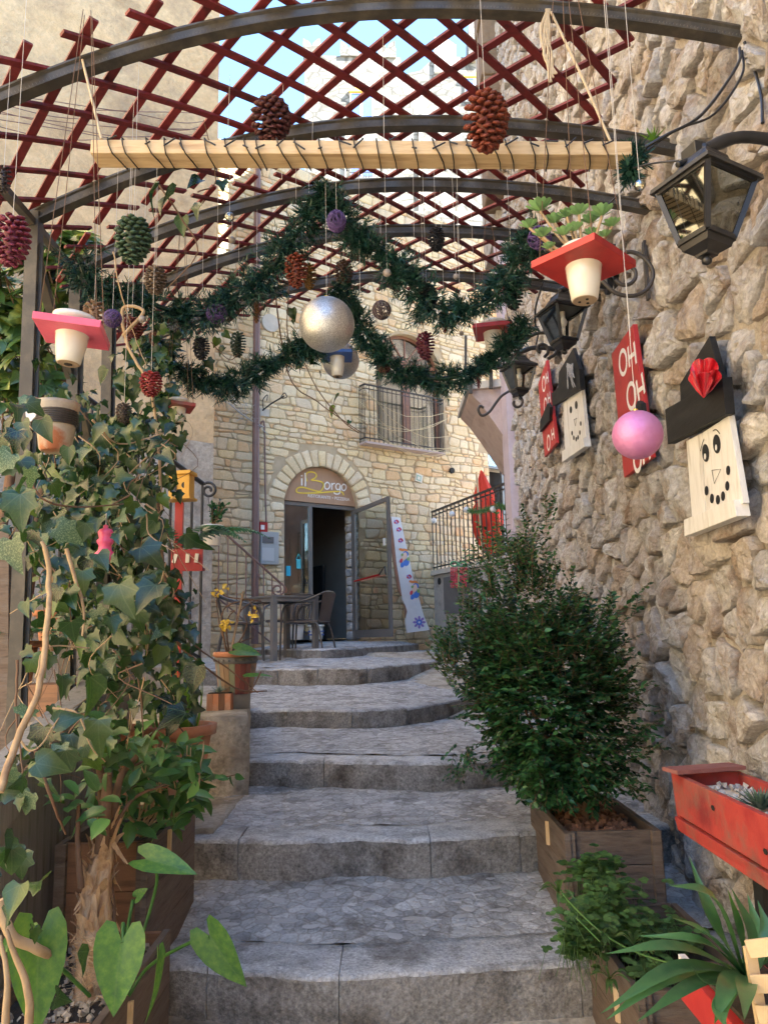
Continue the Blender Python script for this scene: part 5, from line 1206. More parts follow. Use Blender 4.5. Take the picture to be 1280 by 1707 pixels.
# ================================================================== garlands
def garland(label, pts, r0, dens, seed):
    P = pxpath(pts, 6); rg = random.Random(seed); t = thing('pine_garland', P[len(P) // 2], label, 'garland')
    m = MB(); m.tube(P, .012, 5); m.build('core_wire', m_pine, t)
    Ms = []; L = [0]
    for a, b_ in zip(P, P[1:]): L.append(L[-1] + (b_ - a).length)
    N = int(L[-1] * dens)
    for k in range(N):
        s_ = rg.uniform(0, L[-1]); i = max(0, min(len(P) - 2, int(np.searchsorted(L, s_)) - 1)); u = (s_ - L[i]) / max(1e-6, L[i + 1] - L[i]); p = P[i].lerp(P[i + 1], u); d = (P[i + 1] - P[i]).normalized()
        o = Vector((rg.gauss(0, 1), rg.gauss(0, 1), rg.gauss(0, 1))); o = (o - d * o.dot(d)).normalized()
        sd_ = (o + d * rg.uniform(-.7, .9) + Vector((0, 0, -.3)) + Vector((noise.noise(p * 14), 0, noise.noise(p * 14 + Vector((9, 0, 0))))) * .9).normalized(); ln = r0 * rg.uniform(.45, 1.1) * (1 + .75 * noise.noise(p * 11) + .4 * noise.noise(p * 27 + Vector((seed, 0, 0))))
        tip = p + sd_ * ln
        for j in range(15):
            q = p + sd_ * ln * (.3 + .7 * j / 14); n_ = Vector((rg.gauss(0, 1), rg.gauss(0, 1), rg.gauss(0, 1))); n_ = (n_ - sd_ * n_.dot(sd_)).normalized()
            y = (sd_ * .9 + n_ * .85).normalized(); Ms.append(frame(q, y, Vector((rg.gauss(0, 1), rg.gauss(0, 1), rg.gauss(0, 1))), (rg.uniform(.0021, .0032), rg.uniform(.024, .042), 1)))
    scatter('needles', [(-1, 0, 0), (1, 0, 0), (.5, .8, 0), (0, 1, 0), (-.5, .8, 0)], [(0, 1, 2, 3, 4)], Ms, m_pine, t, smooth=False)
    return t
garland('dark green artificial pine garland rising from the left end to the central peak', [(133, 425, 3.0), (150, 470, 3.05), (200, 495, 3.1), (250, 505, 3.15), (300, 522, 3.2), (350, 520, 3.22), (395, 490, 3.22), (430, 470, 3.2), (470, 425, 3.15), (500, 380, 3.1), (530, 340, 3.08), (552, 318, 3.08)], .10, 560, 1)
garland('dark green artificial pine garland falling from the central peak to the right', [(545, 320, 3.1), (575, 370, 3.1), (605, 400, 3.12), (645, 425, 3.15), (680, 470, 3.2), (720, 508, 3.25), (770, 515, 3.25), (815, 500, 3.22), (850, 455, 3.15), (880, 410, 3.1), (905, 385, 3.05)], .10, 560, 2)
garland('dark green pine garland hanging low across the centre and up to the right lanterns', [(555, 470, 3.5), (590, 520, 3.5), (620, 570, 3.5), (655, 612, 3.5), (700, 628, 3.5), (750, 630, 3.5), (800, 612, 3.5), (845, 580, 3.45), (878, 530, 3.4)], .082, 560, 3)
garland('dark green pine garland swagging low at the left in front of the downpipe', [(240, 560, 3.4), (285, 600, 3.45), (330, 632, 3.5), (380, 645, 3.5), (425, 622, 3.5), (465, 595, 3.5), (505, 578, 3.5), (530, 572, 3.5)], .078, 560, 4)
garland('short tuft of dark tinsel tied at the right end of the wooden beam', [(1045, 245, 2.2), (1062, 262, 2.22), (1048, 290, 2.2)], .035, 700, 5)
# ================================================================== hanging pots on painted boards
def boardpot(px, py, wb, Y, mt, label, potw, poth, ang, dz=0, thr=True, holes=3, potmat=None, rimy=0, ropes=4):
    p = at(px, py, Y); s = 1 / ppm(p); W_ = wb * s; t = thing('hanging_pot', p, label, 'hanging pot'); Mr = Matrix.Rotation(ang, 3, 'Z') @ Matrix.Rotation(rad(dz), 3, 'Y')
    m = MB(); ring = [Vector((W_ * .19 * math.cos(a), W_ * .19 * math.sin(a), 0)) for a in [2 * math.pi * k / 24 for k in range(24)]]; h = .022 if W_ > .15 else .016
    m.box(p, (W_, W_, h), Mr); m.build('board', mt, t, bevel=.002)
    pw_, ph = potw * s / 2, poth * s
    pot = MB(); pot.lathe(p, [(pw_ * .62, -ph), (pw_ * .72, -ph * .97), (pw_ * .93, -ph * .35), (pw_ * .97, -ph * .15), (pw_ * 1.0, -h / 2), (pw_ * 1.05, h), (pw_ * 1.3, h * 1.4), (pw_ * 1.3, h * 2.0), (pw_ * .9, h * 2.0)], 28, M=Mr, capb=True); o = pot.build('pot', potmat or m_ceramic, t)
    q = MB(); q.lathe(p, [(pw_ * .6, -ph - .002), (pw_ * .66, -ph - .0005)], 20, M=Mr); q.build('pot_foot', m_edge, o)
    q = MB()
    for k in range(holes):
        a = k * 2.1; c = p + Mr @ Vector((pw_ * .28 * math.cos(a) * (holes > 1), pw_ * .28 * math.sin(a) * (holes > 1), -ph - .003)); r_ = pw_ * (.08 if holes > 1 else .25)
        q.lathe(c, [(r_, -.001), (r_, .001)], 8, M=Mr)
    q.build('drain_hole', m_dark, o)
    th_ = MB()
    for sx, sy in ((-1, -1), (1, -1), (1, 1), (-1, 1)):
        c = p + Mr @ Vector((sx * W_ * .42, sy * W_ * .42, h / 2)); th_.tube([c, Vector((p.x + (c.x - p.x) * .15, p.y + (c.y - p.y) * .15, archZ(p.x) + .02))], .0012, 5)
        for nn in (0,): th_.ball(c, .005, n=6, m=4)
    th_.build('hanging_cord', m_vine2, t)
    return t, p, s, Mr
b1 = boardpot(122, 553, 104, 2.1, m_pinkw, 'white pot hanging in a pink board at the left, above the twine wrapped pot', 54, 56, rad(12), 5, holes=1)
b2 = boardpot(298, 678, 48, 3.3, m_orange, 'small white pot in an orange red board among the ivy', 26, 28, rad(25), 2, holes=1)
b3 = boardpot(562, 593, 50, 3.6, m_bluew, 'white pot in a blue board hanging below the large silver ball', 25, 36, rad(4), 0, holes=1)
b4 = boardpot(822, 552, 64, 3.6, m_red, 'white pot in a dark red board hanging at the right garland', 34, 40, rad(-12), 0, holes=1)
b5 = boardpot(972, 440, 122, 2.05, m_red, 'white pot with bright succulent in a red board, right of the beam end', 60, 66, rad(42), 3, holes=3, ropes=0)
def rosette(p, r_, n, mt, parent, seed=0, name='rosette'):
    rg = random.Random(seed); Ms = []
    for k in range(n):
        a = k * 2.4; t = k / n; el = .2 + 1.1 * (1 - t); d = Vector((math.cos(a) * math.cos(el), math.sin(a) * math.cos(el), math.sin(el))); Ms.append(frame(p, d, Vector((0, 0, 1)) - d * .3, r_ * (.55 + .6 * t)))
    return Ms
SPOON = leafmesh([(.001, 0), (.08, .2), (.17, .55), (.19, .8), (.10, .97), (.001, 1)], .25, -.15)
pl = thing('succulent', b5[1] + Vector((0, 0, .03)), 'bright green rosette succulent growing in the red board pot', 'succulent'); Ms = []; st = MB()
for px, py, r_ in ((900, 352, .038), (925, 372, .030), (882, 380, .026), (905, 395, .028), (945, 362, .026), (965, 358, .030), (985, 372, .030), (1003, 360, .034), (1020, 378, .026), (958, 385, .026), (940, 392, .026), (985, 392, .022), (915, 415, .02), (1008, 395, .02)):
    e = at(px, py, 2.05 + R.uniform(-.05, .05)); st.tube(smoothpath([b5[1] + Vector((0, 0, .02)), (b5[1] + e) / 2 + Vector((0, 0, -.01)), e], 4), .004, 5); Ms += rosette(e, r_ * 1.15, 34, m_succ, pl)
st.build('stem', m_vine, pl); scatter('leaves', SPOON[0], SPOON[1], Ms, m_succ, pl)
# twine-wrapped pot at the left
p = at(94, 712, 2.35); s = 1 / ppm(p); t = thing('twine_pot', p - Vector((0, 0, .07)), 'rusty grey pot with brown twine wound round its neck, fixed to the nearest post', 'pot')
m = MB(); m.lathe(p, [(22 * s, -42 * s), (25 * s, -38 * s), (31 * s, 0), (33 * s, 20 * s), (36 * s, 34 * s), (37 * s, 40 * s), (32 * s, 40 * s), (30 * s, 20 * s)], 28); m.build('pot', mat('rusty_glaze', (.30, .27, .22), (.42, .36, .28), (.34, .11, .04), scale=6, rough=.45, bump=.3, bscale=20, lo=.4, hi=.6), t)
m = MB()
for k in range(7): z = (0 + k * 3.6) * s; m.tube([p + Vector((33.5 * s * math.cos(a), 33.5 * s * math.sin(a), z + a * .4 * s)) for a in [j * .2856 for j in range(23)]], 1.8 * s, 6)
m.build('twine', m_iron, t)
m = MB(); hc = p + Vector((-28 * s, -30 * s, 12 * s)); m.prism([hc + Vector((x * s, 0, z * s)) for x, z in ((0, -11), (8, -2), (9, 5), (5, 9), (0, 6), (-5, 9), (-9, 5), (-8, -2))], (0, -.004, 0)); m.build('wooden_heart', m_whitewood, t)
# ================================================================== lanterns
def lantern(px, py, Y, h_px, yaw, label, tilt=(0, 0)):
    c = at(px, py, Y); s = 1 / ppm(c); H = h_px * s; t = thing('wall_lantern', RW.w(c.y, c.z), label, 'lantern'); Mr = Matrix.Rotation(tilt[0], 3, 'X') @ Matrix.Rotation(tilt[1], 3, 'Y') @ Matrix.Rotation(yaw, 3, 'Z')
    wt, wb = H * .28, H * .155; zt_, zb_ = H * .22, -H * .30
    def q4(w, z): return [c + Mr @ Vector((sx * w, sy * w, z)) for sx, sy in ((-1, -1), (1, -1), (1, 1), (-1, 1))]
    T, B_ = q4(wt, zt_), q4(wb, zb_); m = MB(); bw = H * .045
    for i in range(4):
        m.bar(T[i], B_[i], bw); m.bar(T[i], T[(i + 1) % 4], bw); m.bar(B_[i], B_[(i + 1) % 4], bw)
    m.build('frame', m_black, t)
    for i in range(4): q = MB(); a, b_, d, e = T[i], T[(i + 1) % 4], B_[(i + 1) % 4], B_[i]; q.add([a, b_, d, e], [(0, 1, 2, 3)]); q.build('pane', m_lglass, t)
    m = MB(); rf = [q4(wt * 1.18, zt_ + .005 * H), q4(wt * 1.16, zt_ + H * .05), q4(wt * .72, zt_ + H * .15), q4(wt * .5, zt_ + H * .25), q4(wt * .46, zt_ + H * .29), q4(wt * .25, zt_ + H * .31)]
    vs = [v for r_ in rf for v in r_]; m.add(vs, [(k * 4 + j, k * 4 + (j + 1) % 4, k * 4 + 4 + (j + 1) % 4, k * 4 + 4 + j) for k in range(5) for j in range(4)] + [(20, 21, 22, 23), (3, 2, 1, 0)])
    m.lathe(c, [(H * .05, zt_ + H * .3), (H * .03, zt_ + H * .34), (H * .055, zt_ + H * .37), (H * .05, zt_ + H * .41), (.001, zt_ + H * .43)], 12, M=Mr); m.build('roof', m_black, t)
    m = MB(); bb = [q4(wb * 1.0, zb_ - H * .02), q4(wb * .9, zb_ - H * .08), q4(wb * .45, zb_ - H * .13), q4(wb * .4, zb_ - H * .15)]; vs = [v for r_ in bb for v in r_]
    m.add(vs, [(k * 4 + j, k * 4 + (j + 1) % 4, k * 4 + 4 + (j + 1) % 4, k * 4 + 4 + j)[::-1] for k in range(3) for j in range(4)] + [(12, 15, 14, 13), (0, 1, 2, 3)]); m.lathe(c, [(.001, zb_ - H * .23), (H * .04, zb_ - H * .21), (H * .045, zb_ - H * .18), (H * .025, zb_ - H * .15)], 12, M=Mr); m.build('base', m_black, t)
    m = MB(); m.lathe(c, [(.001, -H * .06), (H * .055, -H * .02), (H * .075, H * .04), (H * .05, H * .1), (H * .035, H * .13)], 14, M=Mr); m.build('bulb', mat('frosted_bulb', (.85, .83, .78), rough=.15, bump=0), t)
    m = MB(); m.lathe(c, [(H * .045, H * .12), (H * .045, zt_)], 10, M=Mr); m.build('bulb_socket', m_paintw, t)
    # arm and wall plate
    top = c + Mr @ Vector((0, 0, zt_ + H * .38)); wp = RW.w(top.y + H * .1, top.z + H * .10, .03)
    m = MB(); m.tube(smoothpath([top + Vector((-.0, 0, -.0)), top.lerp(wp, .4) + Vector((0, 0, H * .10)), wp], 5), [H * .05, H * .055, H * .06, H * .06, H * .055, H * .055, H * .055, H * .055, H * .06, H * .06, H * .06][:11], 10); m.build('arm', m_black, t)
    m = MB(); n_ = RW.n; m.prism([RW.w(wp.y + H * .2 * math.cos(a), wp.z + H * .24 * math.sin(a), -.0) for a in [k * .5236 for k in range(12)]], n_ * .035); m.prism([RW.w(wp.y + H * .13 * math.cos(a), wp.z + H * .15 * math.sin(a), .035) for a in [k * .5236 for k in range(12)]], n_ * .03); m.build('wall_plate', m_black, t)
    return t, c, H, wp
l1 = lantern(1176, 350, 1.92, 190, rad(25), 'large black wall lantern closest to the viewer at upper right', (rad(-2), rad(5)))
l2 = lantern(938, 541, 3.9, 100, rad(20), 'black wall lantern just below the succulent pot, second from the viewer')
l3 = lantern(865, 630, 5.4, 72, rad(18), 'smallest black wall lantern, farthest along the stone wall')
# box and knob above first lantern
m = MB(); c = at(1165, 258, 1.95); m.box(c, (.075, .06, .04), Matrix.Rotation(.3, 3, 'Z')); m.tube([at(1128, 275, 1.93), at(1146, 268, 1.94)], .009, 8); setroot(m.build('junction_box', m_black, bevel=.004), 'black weatherproof cable junction above the nearest lantern', 'junction box')
def cable(label, pts, r_=.004, mt=None):
    m = MB(); m.tube(pxpath(pts, 6), r_, 6); return setroot(m.build('cable', mt or m_black), label, 'cable')
cable('black power cable sagging from the arch to the beam end', [(1232, 80, 2.2), (1228, 110, 2.15), (1170, 190, 2.1), (1110, 225, 2.1), (1075, 245, 2.12)], .005)
cable('second black cable sagging below the first towards the beam end', [(1236, 85, 2.2), (1236, 125, 2.15), (1190, 190, 2.1), (1130, 215, 2.1), (1078, 250, 2.12)], .004)
cable('black cable dropping from the arch to the nearest lantern plate', [(1240, 70, 2.2), (1255, 110, 2.18), (1268, 160, 2.1), (1270, 205, 2.05)], .005)
cable('black cable from the beam end to the junction above the lantern', [(1055, 280, 2.15), (1090, 272, 2.0), (1130, 268, 1.95)], .003)
cable('grey cable from junction box to the wall plate', [(1180, 258, 1.95), (1215, 240, 1.95), (1270, 225, 1.95)], .004)
cable('black cable running down the wall behind the succulent', [(1050, 300, 2.4), (1020, 335, 2.6), (1000, 350, 2.7)], .004)
cable('thin black cable from the garland to the second lantern', [(905, 470, 4.0), (893, 510, 4.3), (892, 540, 4.4), (897, 552, 4.4), (893, 575, 4.4)], .006)
# scroll brackets
def scroll(center, r0, turns, ang0, u, v, sgn=1, rmin=.25):
    out = []
    n = int(26 * turns)
    for k in range(n + 1):
        t = k / n; a = ang0 + sgn * turns * 2 * math.pi * t; r_ = r0 * (1 - (1 - rmin) * t); out.append(center + u * math.cos(a) * r_ + v * math.sin(a) * r_)
    return out
def bracket(label, pts, Y, r_, plate=None):
    t = thing('scroll_bracket', at(*pts[0][0], Y), label, 'bracket'); m = MB()
    for ln in pts: m.tube(smoothpath([at(a, b_, Y) for a, b_ in ln], 5), r_, 7)
    m.build('scrollwork', m_iron, t)
    if plate: m = MB(); a, b_ = RW.hit(*plate[0], .015), RW.hit(*plate[1], .015); m.bar(RW.w(a[0], a[1], .07), RW.w(a[0], b_[1], .07), .03, .012, up=RW.n); m.build('plate', m_iron, t)
def sp(cx, cy, r0, r1, a0, a1, n=9): return [(cx + (r0 + (r1 - r0) * k / n) * math.cos(a0 + (a1 - a0) * k / n), cy + (r0 + (r1 - r0) * k / n) * math.sin(a0 + (a1 - a0) * k / n)) for k in range(n + 1)]
bracket('wrought iron scroll bracket on the wall behind the succulent pot', [[(1003, 468), (1025, 488), (1055, 493), (1080, 480), (1088, 455), (1075, 432), (1052, 420), (1030, 424)], sp(1044, 455, 23, 7, 2.6, -2.6)], 2.75, .008, ((1093, 402), (1093, 510)))
bracket('s shaped wrought iron bracket beneath the second lantern', [[(925, 560), (905, 555), (885, 560), (868, 577), (850, 600), (838, 611), (823, 614), (813, 606), (812, 595), (820, 590), (827, 597)], sp(902, 583, 13, 4, 1.2, -4.5), [(913, 598), (925, 590), (930, 575)]], 4.3, .010)
bracket('s shaped wrought iron bracket beneath the farthest lantern', [[(850, 651), (836, 660), (826, 672), (815, 687), (803, 693), (797, 684), (800, 677), (806, 680)], sp(861, 671, 12, 5, -2.2, 3.6)], 5.8, .011)
# ================================================================== boards on the wall
def wp_(pts, off): return [RW.pt(a, b_, off) for a, b_ in pts]
def wprism(name, pts, off, th, mt, par, **k): return MB().prism(wp_(pts, off), RW.n * th).build(name, mt, par, **k)
def ell(cx, cy, rx, ry, n=16, ang=0): return [(cx + rx * math.cos(t) * math.cos(ang) - ry * math.sin(t) * math.sin(ang), cy + rx * math.cos(t) * math.sin(ang) + ry * math.sin(t) * math.cos(ang)) for t in [2 * math.pi * k / n for k in range(n)]]
W0_ = .075
s1 = thing('snowman_board', RW.pt(1205, 890, W0_), 'large whitewashed wooden snowman with black hat and red ribbon, nearest on the wall', 'decoration')
wprism('face_board', [(1152, 735), (1178, 722), (1185, 868), (1163, 881)], W0_, .02, m_whitewood, s1, bevel=.002)
wprism('face_board', [(1179, 721.5), (1224, 692), (1249, 838), (1186, 867)], W0_, .02, m_whitewood, s1, bevel=.002)
wprism('foot_block', [(1159, 866), (1246, 832), (1251, 860), (1160, 894)], W0_ - .004, .045, m_whitewood, s1, bevel=.002)
wprism('hat_brim', [(1121, 682), (1220, 628), (1225, 690), (1126, 740)], W0_ + .012, .032, m_blackwood, s1, bevel=.002)
wprism('hat_crown', [(1143, 668), (1142, 640), (1192, 560), (1212, 632)], W0_, .022, m_blackwood, s1, bevel=.002)
fo = W0_ + .0235
for nm, cx, cy, rx, ry in (('painted_eye', 1175.5, 755, 5.5, 15), ('painted_eye', 1194, 740, 6, 16)): wprism(nm, ell(cx, cy, rx, ry, ang=-.05), fo - .0015, .001, m_ink, s1); wprism('eye_glint', ell(cx - 1, cy + 6, 1.6, 5), fo, .001, m_whitewood, s1)
for cx, cy in ((1177, 818), (1186, 831), (1196, 833), (1204.5, 827), (1211.5, 810), (1213, 784)): wprism('painted_dot', ell(cx, cy, 3, 8), fo - .0015, .0012, m_ink, s1)
strokes('painted_nose', [[(1186, 784), (1201, 782), (1190, 806), (1186, 784)]], .002, RW, fo - .001, m_ink, s1, th=.001, sm=1)
strokes('painted_brow', [[(1167, 752), (1170, 740), (1173, 732)], [(1188, 718), (1193, 716), (1199, 723)]], .003, RW, fo - .001, m_ink, s1, th=.001, sm=3)
rb = MB(); rg = random.Random(4)
for k, (cx, cy, rx, ry, a0) in enumerate(((1166, 628, 17, 30, -.3), (1180, 622, 18, 26, .25), (1160, 640, 14, 22, -.6), (1188, 636, 15, 20, .6), (1173, 640, 16, 20, 0))):
    N_ = 18; base = (1172, 664); vs = [RW.pt(base[0], base[1], W0_ + .03 + .008 * k)]
    for q_ in range(N_ + 1):
        a = math.pi * (.1 + .8 * q_ / N_) * -1; x, y = cx + rx * math.cos(a + a0 * .3), cy + ry * math.sin(a); vs.append(RW.pt((x + base[0]) / 2, (y + base[1]) / 2 + 2, W0_ + .05 + .009 * k +   .003 * math.sin(q_ * .9))); vs.append(RW.pt(x, y, W0_ + .045 + .016 * k + .010 * math.sin(q_ * .8 + k * 2)))
    fs = []
    for q_ in range(N_): a = 1 + 2 * q_; fs += [(0, a, a + 2), (a, a + 1, a + 3, a + 2)]
    rb.add(vs, fs, 0, True)
o = rb.build('ribbon_flower', m_redfoil, s1)
s2 = thing('snowman_board', RW.pt(960, 765, W0_), 'smaller whitewashed snowman board farther along the wall, under the second lantern', 'decoration')
wprism('face_board', [(943, 672), (974, 645), (984, 742), (947, 768)], W0_, .02, m_whitewood, s2); wprism('foot_block', [(946, 752), (983, 729), (985, 744), (946, 770)], W0_, .04, m_whitewood, s2)
wprism('hat_brim', [(926, 655), (973, 615), (975, 648), (927, 677)], W0_ + .012, .03, m_blackwood, s2); wprism('hat_crown', [(934, 650), (936, 620), (960, 580), (972, 620)], W0_, .02, m_blackwood, s2)
for cx, cy, rx, ry in ((951, 683, 2, 6), (960, 675, 2.2, 7), (953, 722, 1.2, 4), (956, 730, 1.2, 4), (960, 732, 1.2, 4), (963, 729, 1.2, 4), (966, 721, 1.2, 4), (967.5, 706, 1.2, 4)): wprism('painted_dot', ell(cx, cy, rx, ry, 10), W0_ + .0215, .0012, m_ink, s2)
strokes('painted_nose', [[(956, 700), (961, 697), (959, 710), (956, 700)]], .003, RW, W0_ + .022, m_ink, s2, th=.001, sm=1)
m = MB()
for k in range(9): a, b_ = (943 + rg.uniform(0, 12), 612 + rg.uniform(-8, 8)), (948 + rg.uniform(-6, 12), 640 + rg.uniform(-15, 10)); p, q = RW.pt(*a, W0_ + .05), RW.pt(*b_, W0_ + .06); w = Vector((0, .02, .01)); m.add([p - w, p + w, q + w * .6, q - w * .6], [(0, 1, 2, 3)])
m.build('silver_ribbon', mat('silver_foil', (.5, .52, .58), (.65, .66, .7), scale=10, rough=.25, metal=.6, bump=.5, bscale=20), s2)
def redsign(label, corners, letters, sw, buckle, Lz):
    t = thing('red_sign', RW.pt(*corners[3], W0_), label, 'sign'); wprism('board', corners, W0_, .022, m_red, t, bevel=.002)
    strokes('white_lettering', letters, sw, RW, W0_ + .0222, m_paintw, t, th=.001, sm=3)
    wprism('buckle', buckle, W0_ + .023, .022, m_blackwood, t)
def O_(cx, cy, rx, ry, a=-.0): return ell(cx, cy, rx, ry, 14, a) + [ell(cx, cy, rx, ry, 14, a)[0]]
def H_(x, y, w, h, sl):   # left stroke x, baseline y, width, height, rise to the right
    return [[(x - h * .09, y - h), (x, y)], [(x + w - h * .09, y - h - w * sl), (x + w, y - w * sl)], [(x - h * .045, y - h / 2), (x + w - h * .045, y - h / 2 - w * sl)]]
redsign('red painted sign with white OH OH OH lettering behind the pink ball', [(1026, 590), (1062, 540), (1093, 762), (1047, 796)],
        [O_(1038, 604, 6, 20)] + [[(1046, 578), (1049, 612)], [(1049, 596), (1058, 588)], [(1056, 570), (1060, 606)]] + [O_(1052, 660, 7, 21)] + [[(1060, 635), (1065, 668)], [(1063, 652), (1072, 645)], [(1069, 622), (1074, 655)]] + [O_(1062, 765, 6, 20)] + [[(1070, 748), (1073, 774)], [(1072, 762), (1081, 755)], [(1079, 740), (1083, 765)]], .021, [(1062, 690), (1070, 668), (1076, 672), (1079, 700), (1070, 716)], 0)
redsign('narrow red painted sign with white lettering farther along the wall', [(901, 640), (915, 600), (932, 738), (912, 762)],
        [O_(906, 640, 2.4, 12)] + H_(911, 640, 3, 18, .9) + [O_(909, 676, 2.4, 12)] + H_(914, 674, 3.4, 18, .9) + [O_(914, 738, 2.4, 12)] + H_(920, 734, 3.6, 18, .8), .016, [(904, 720), (904, 702), (917, 672), (921, 678), (920, 700)], 0)
# ================================================================== table and chairs
def Lp(L, x, y, z): return Vector((L.x + x, L.y + y, L.z + z))
TZ6 = -.235
tc = at(462, 1092, 9.0); tc = Vector((tc.x, 9.3, TZ6))
tb = thing('cafe_table', tc, 'square dark grey metal cafe table outside the restaurant', 'table', rz=rad(42))
m = MB(); m.box(Lp(tc, 0, 0, .735), (.66, .66, .022)); m.build('table_top', m_alu, tb, bevel=.003)
m = MB()
for a, b_ in (((-.3, -.3), (.3, -.3)), ((.3, -.3), (.3, .3)), ((.3, .3), (-.3, .3)), ((-.3, .3), (-.3, -.3))): m.bar(Lp(tc, *a, .70), Lp(tc, *b_, .70), .03, .045)
m.build('apron', m_alu, tb)
for sx in (-1, 1):
    for sy in (-1, 1): m = MB(); m.box(Lp(tc, sx * .295, sy * .295, .362), (.06, .06, .724)); m.build('leg', m_alu, tb)
m_tube = mat('dark_tube_metal', (.05, .045, .042), (.08, .07, .065), scale=30, rough=.35, bump=0, spec=.7)
m_weave = mat('brown_woven_plastic', (.06, .045, .038), (.12, .09, .075), scale=90, rough=.6, bump=1, bscale=140, bdist=.003, stretch=(1, 1, 1))
def chair(L, rz, label, slatted=False):
    t = thing('cafe_chair', L, label, 'chair', 'chairs around the cafe table', rz)
    P = lambda x, y, z: Lp(L, x, y, z)
    for sx in (-1, 1):
        m = MB(); m.tube(smoothpath([P(sx * .24, .25, 0), P(sx * .245, .23, .40), P(sx * .25, .20, .60), P(sx * .25, .10, .655), P(sx * .25, -.1, .70), P(sx * .235, -.26, .76)], 5), .0125, 8); m.build('arm_frame', m_tube, t)
        m = MB(); m.tube(smoothpath([P(sx * .24, -.30, 0), P(sx * .21, -.22, .38), P(sx * .2, -.12, .435), P(sx * .2, .18, .435)], 5), .0125, 8); m.build('leg', m_tube, t)
    m = MB(); m.tube(smoothpath([P(-.235, -.26, .76), P(-.12, -.30, .79), P(.12, -.30, .79), P(.235, -.26, .76)], 6), .0135, 8); m.tube([P(-.2, -.215, .45), P(.2, -.215, .45)], .011, 8); m.build('top_rail', m_tube, t)
    m = MB()
    if slatted:
        for k in range(11): x = -.19 + .038 * k; m.bar(P(x, -.215, .45), P(x * 1.1, -.285, .775), .016, .006)
    else:
        vs = []; fs = []
        for j in range(9):
            for i in range(11): u = i / 10 * 2 - 1; v = j / 8; vs.append(P(u * (.19 + .035 * v), -.215 - .07 * v - .03 * (1 - u * u) * (.3 + v * .7), .45 + .325 * v))
        fs = [(j * 11 + i, j * 11 + i + 1, j * 11 + i + 12, j * 11 + i + 11) for j in range(8) for i in range(10)]
        m.add(vs, fs, 0, True); m.add([v + Vector((0, -.008, 0)) for v in vs], [f[::-1] for f in fs], 0, True)
    m.build('backrest', m_weave, t, label='slatted metal backrest' if slatted else None)
    m = MB(); m.box(P(0, 0, .445), (.43, .42, .02)); m.build('seat', m_weave, t, bevel=.008)
    m = MB(); m.tube([P(-.22, .2, .435), P(.22, .2, .435)], .012, 8); m.build('front_rail', m_tube, t)
def gp(px, Y): p = at(px, 1090, Y); return Vector((p.x, Y, TZ6))
chair(gp(512, 9.35), rad(75), 'brown woven armchair right of the cafe table, in front of the doorway')
chair(gp(404, 9.25), rad(-80), 'brown woven armchair left of the cafe table, its back to the handrail')
chair(gp(482, 10.15) + Vector((0, 0, .04)), rad(150), 'metal chair with slatted backrest behind the cafe table', True)
# pots by the doorway
def pot(name, label, px, py_base, Y, rtop, rbot, h, mt, rim=.012, cat='flower pot', soil=True, z=None):
    p = at(px, py_base, Y)
    if z is not None: p.z = z
    t = thing(name, p, label, cat); m = MB(); m.lathe(p, [(rbot, 0), (rtop * .96, h * .86), (rtop * .96, h * .86), (rtop + rim, h * .865), (rtop + rim * 1.2, h), (rtop - .012, h), (rtop - .02, h * .88)], 28); m.build('vessel', mt, t)
    if soil: m = MB(); m.lathe(p, [(.001, h * .88), (rtop - .018, h * .87)], 20); m.build('soil', m_soil, t)
    return t, p
t, p = pot('ceramic_stool', 'small white ceramic pot with blue pattern just inside the doorway', 527, 1062, 12.05, .12, .10, .22, m_ceramic, z=0)
m = MB()
for j in range(2):
    for k in range(14): a = k * .449 + j * .22; m.ball(p + Vector((.112 * math.cos(a), .112 * math.sin(a), .07 + j * .05)), .014, n=6, m=4)
m.build('blue_pattern', m_shut, t, kind='stuff')
pot('stone_pot', 'grey stone pot behind the chair at the glass door', 494, 1062, 12.0, .13, .10, .26, m_lime, z=0)
tt = thing('vase_table', FC.w(ps + .3, 0, -1.2), 'dim round side table with small ornaments inside the doorway', 'side table'); c = FC.w(ps + .3, 0, -1.2)
m = MB(); m.lathe(c, [(.14, 0), (.03, .03), (.03, .75), (.24, .76), (.24, .79)], 18); m.build('table', m_dark, tt)
o = MB().ball(FC.w(ps + .32, .86, -1.2), .08, n=12, m=8).build('gourd', m_peg); setroot(o, 'pale gourd on the dim side table inside the doorway', 'gourd')
o = MB().ball(FC.w(ps + .15, .84, -1.3), .05, .05, .09, n=12, m=8).build('candle_vase', m_red); setroot(o, 'small red vase on the dim side table inside the doorway', 'vase')
# ================================================================== far handrail and left stairs
def rail_line(name, label, A, B, h, n, bw, mt, cat='handrail'):
    t = thing(name, A, label, cat); A, B = Vector(A), Vector(B)
    m = MB(); m.tube([A + Vector((0, 0, h)), B + Vector((0, 0, h))], bw * .9, 8); m.build('rail', mt, t)
    m = MB(); m.tube([A + Vector((0, 0, .08)), B + Vector((0, 0, .08))], bw * .6, 6); m.build('lower_rail', mt, t)
    me = MB().tube([Vector((0, 0, .0)), Vector((0, 0, h))], bw * .5, 6).mesh('baluster', mt)
    for i in range(n): inst('baluster', me, t, A + (B - A) * i / (n - 1))
    return t
A = at(350, 866, 9.9); B = at(468, 972, 10.6); h = 1.0
t = rail_line('iron_handrail', 'thin iron handrail with a curled end descending before the facade, left of the cafe table', A - Vector((0, 0, h)), B - Vector((0, 0, h)), h, 9, .018, m_pipe)
m = MB(); m.tube(scroll(B + Vector((-.04, 0, -.09)), .10, 1.5, rad(60), Vector((1, 0, 0)), Vector((0, 0, 1)), -1), .014, 6); m.build('curl', m_pipe, t)
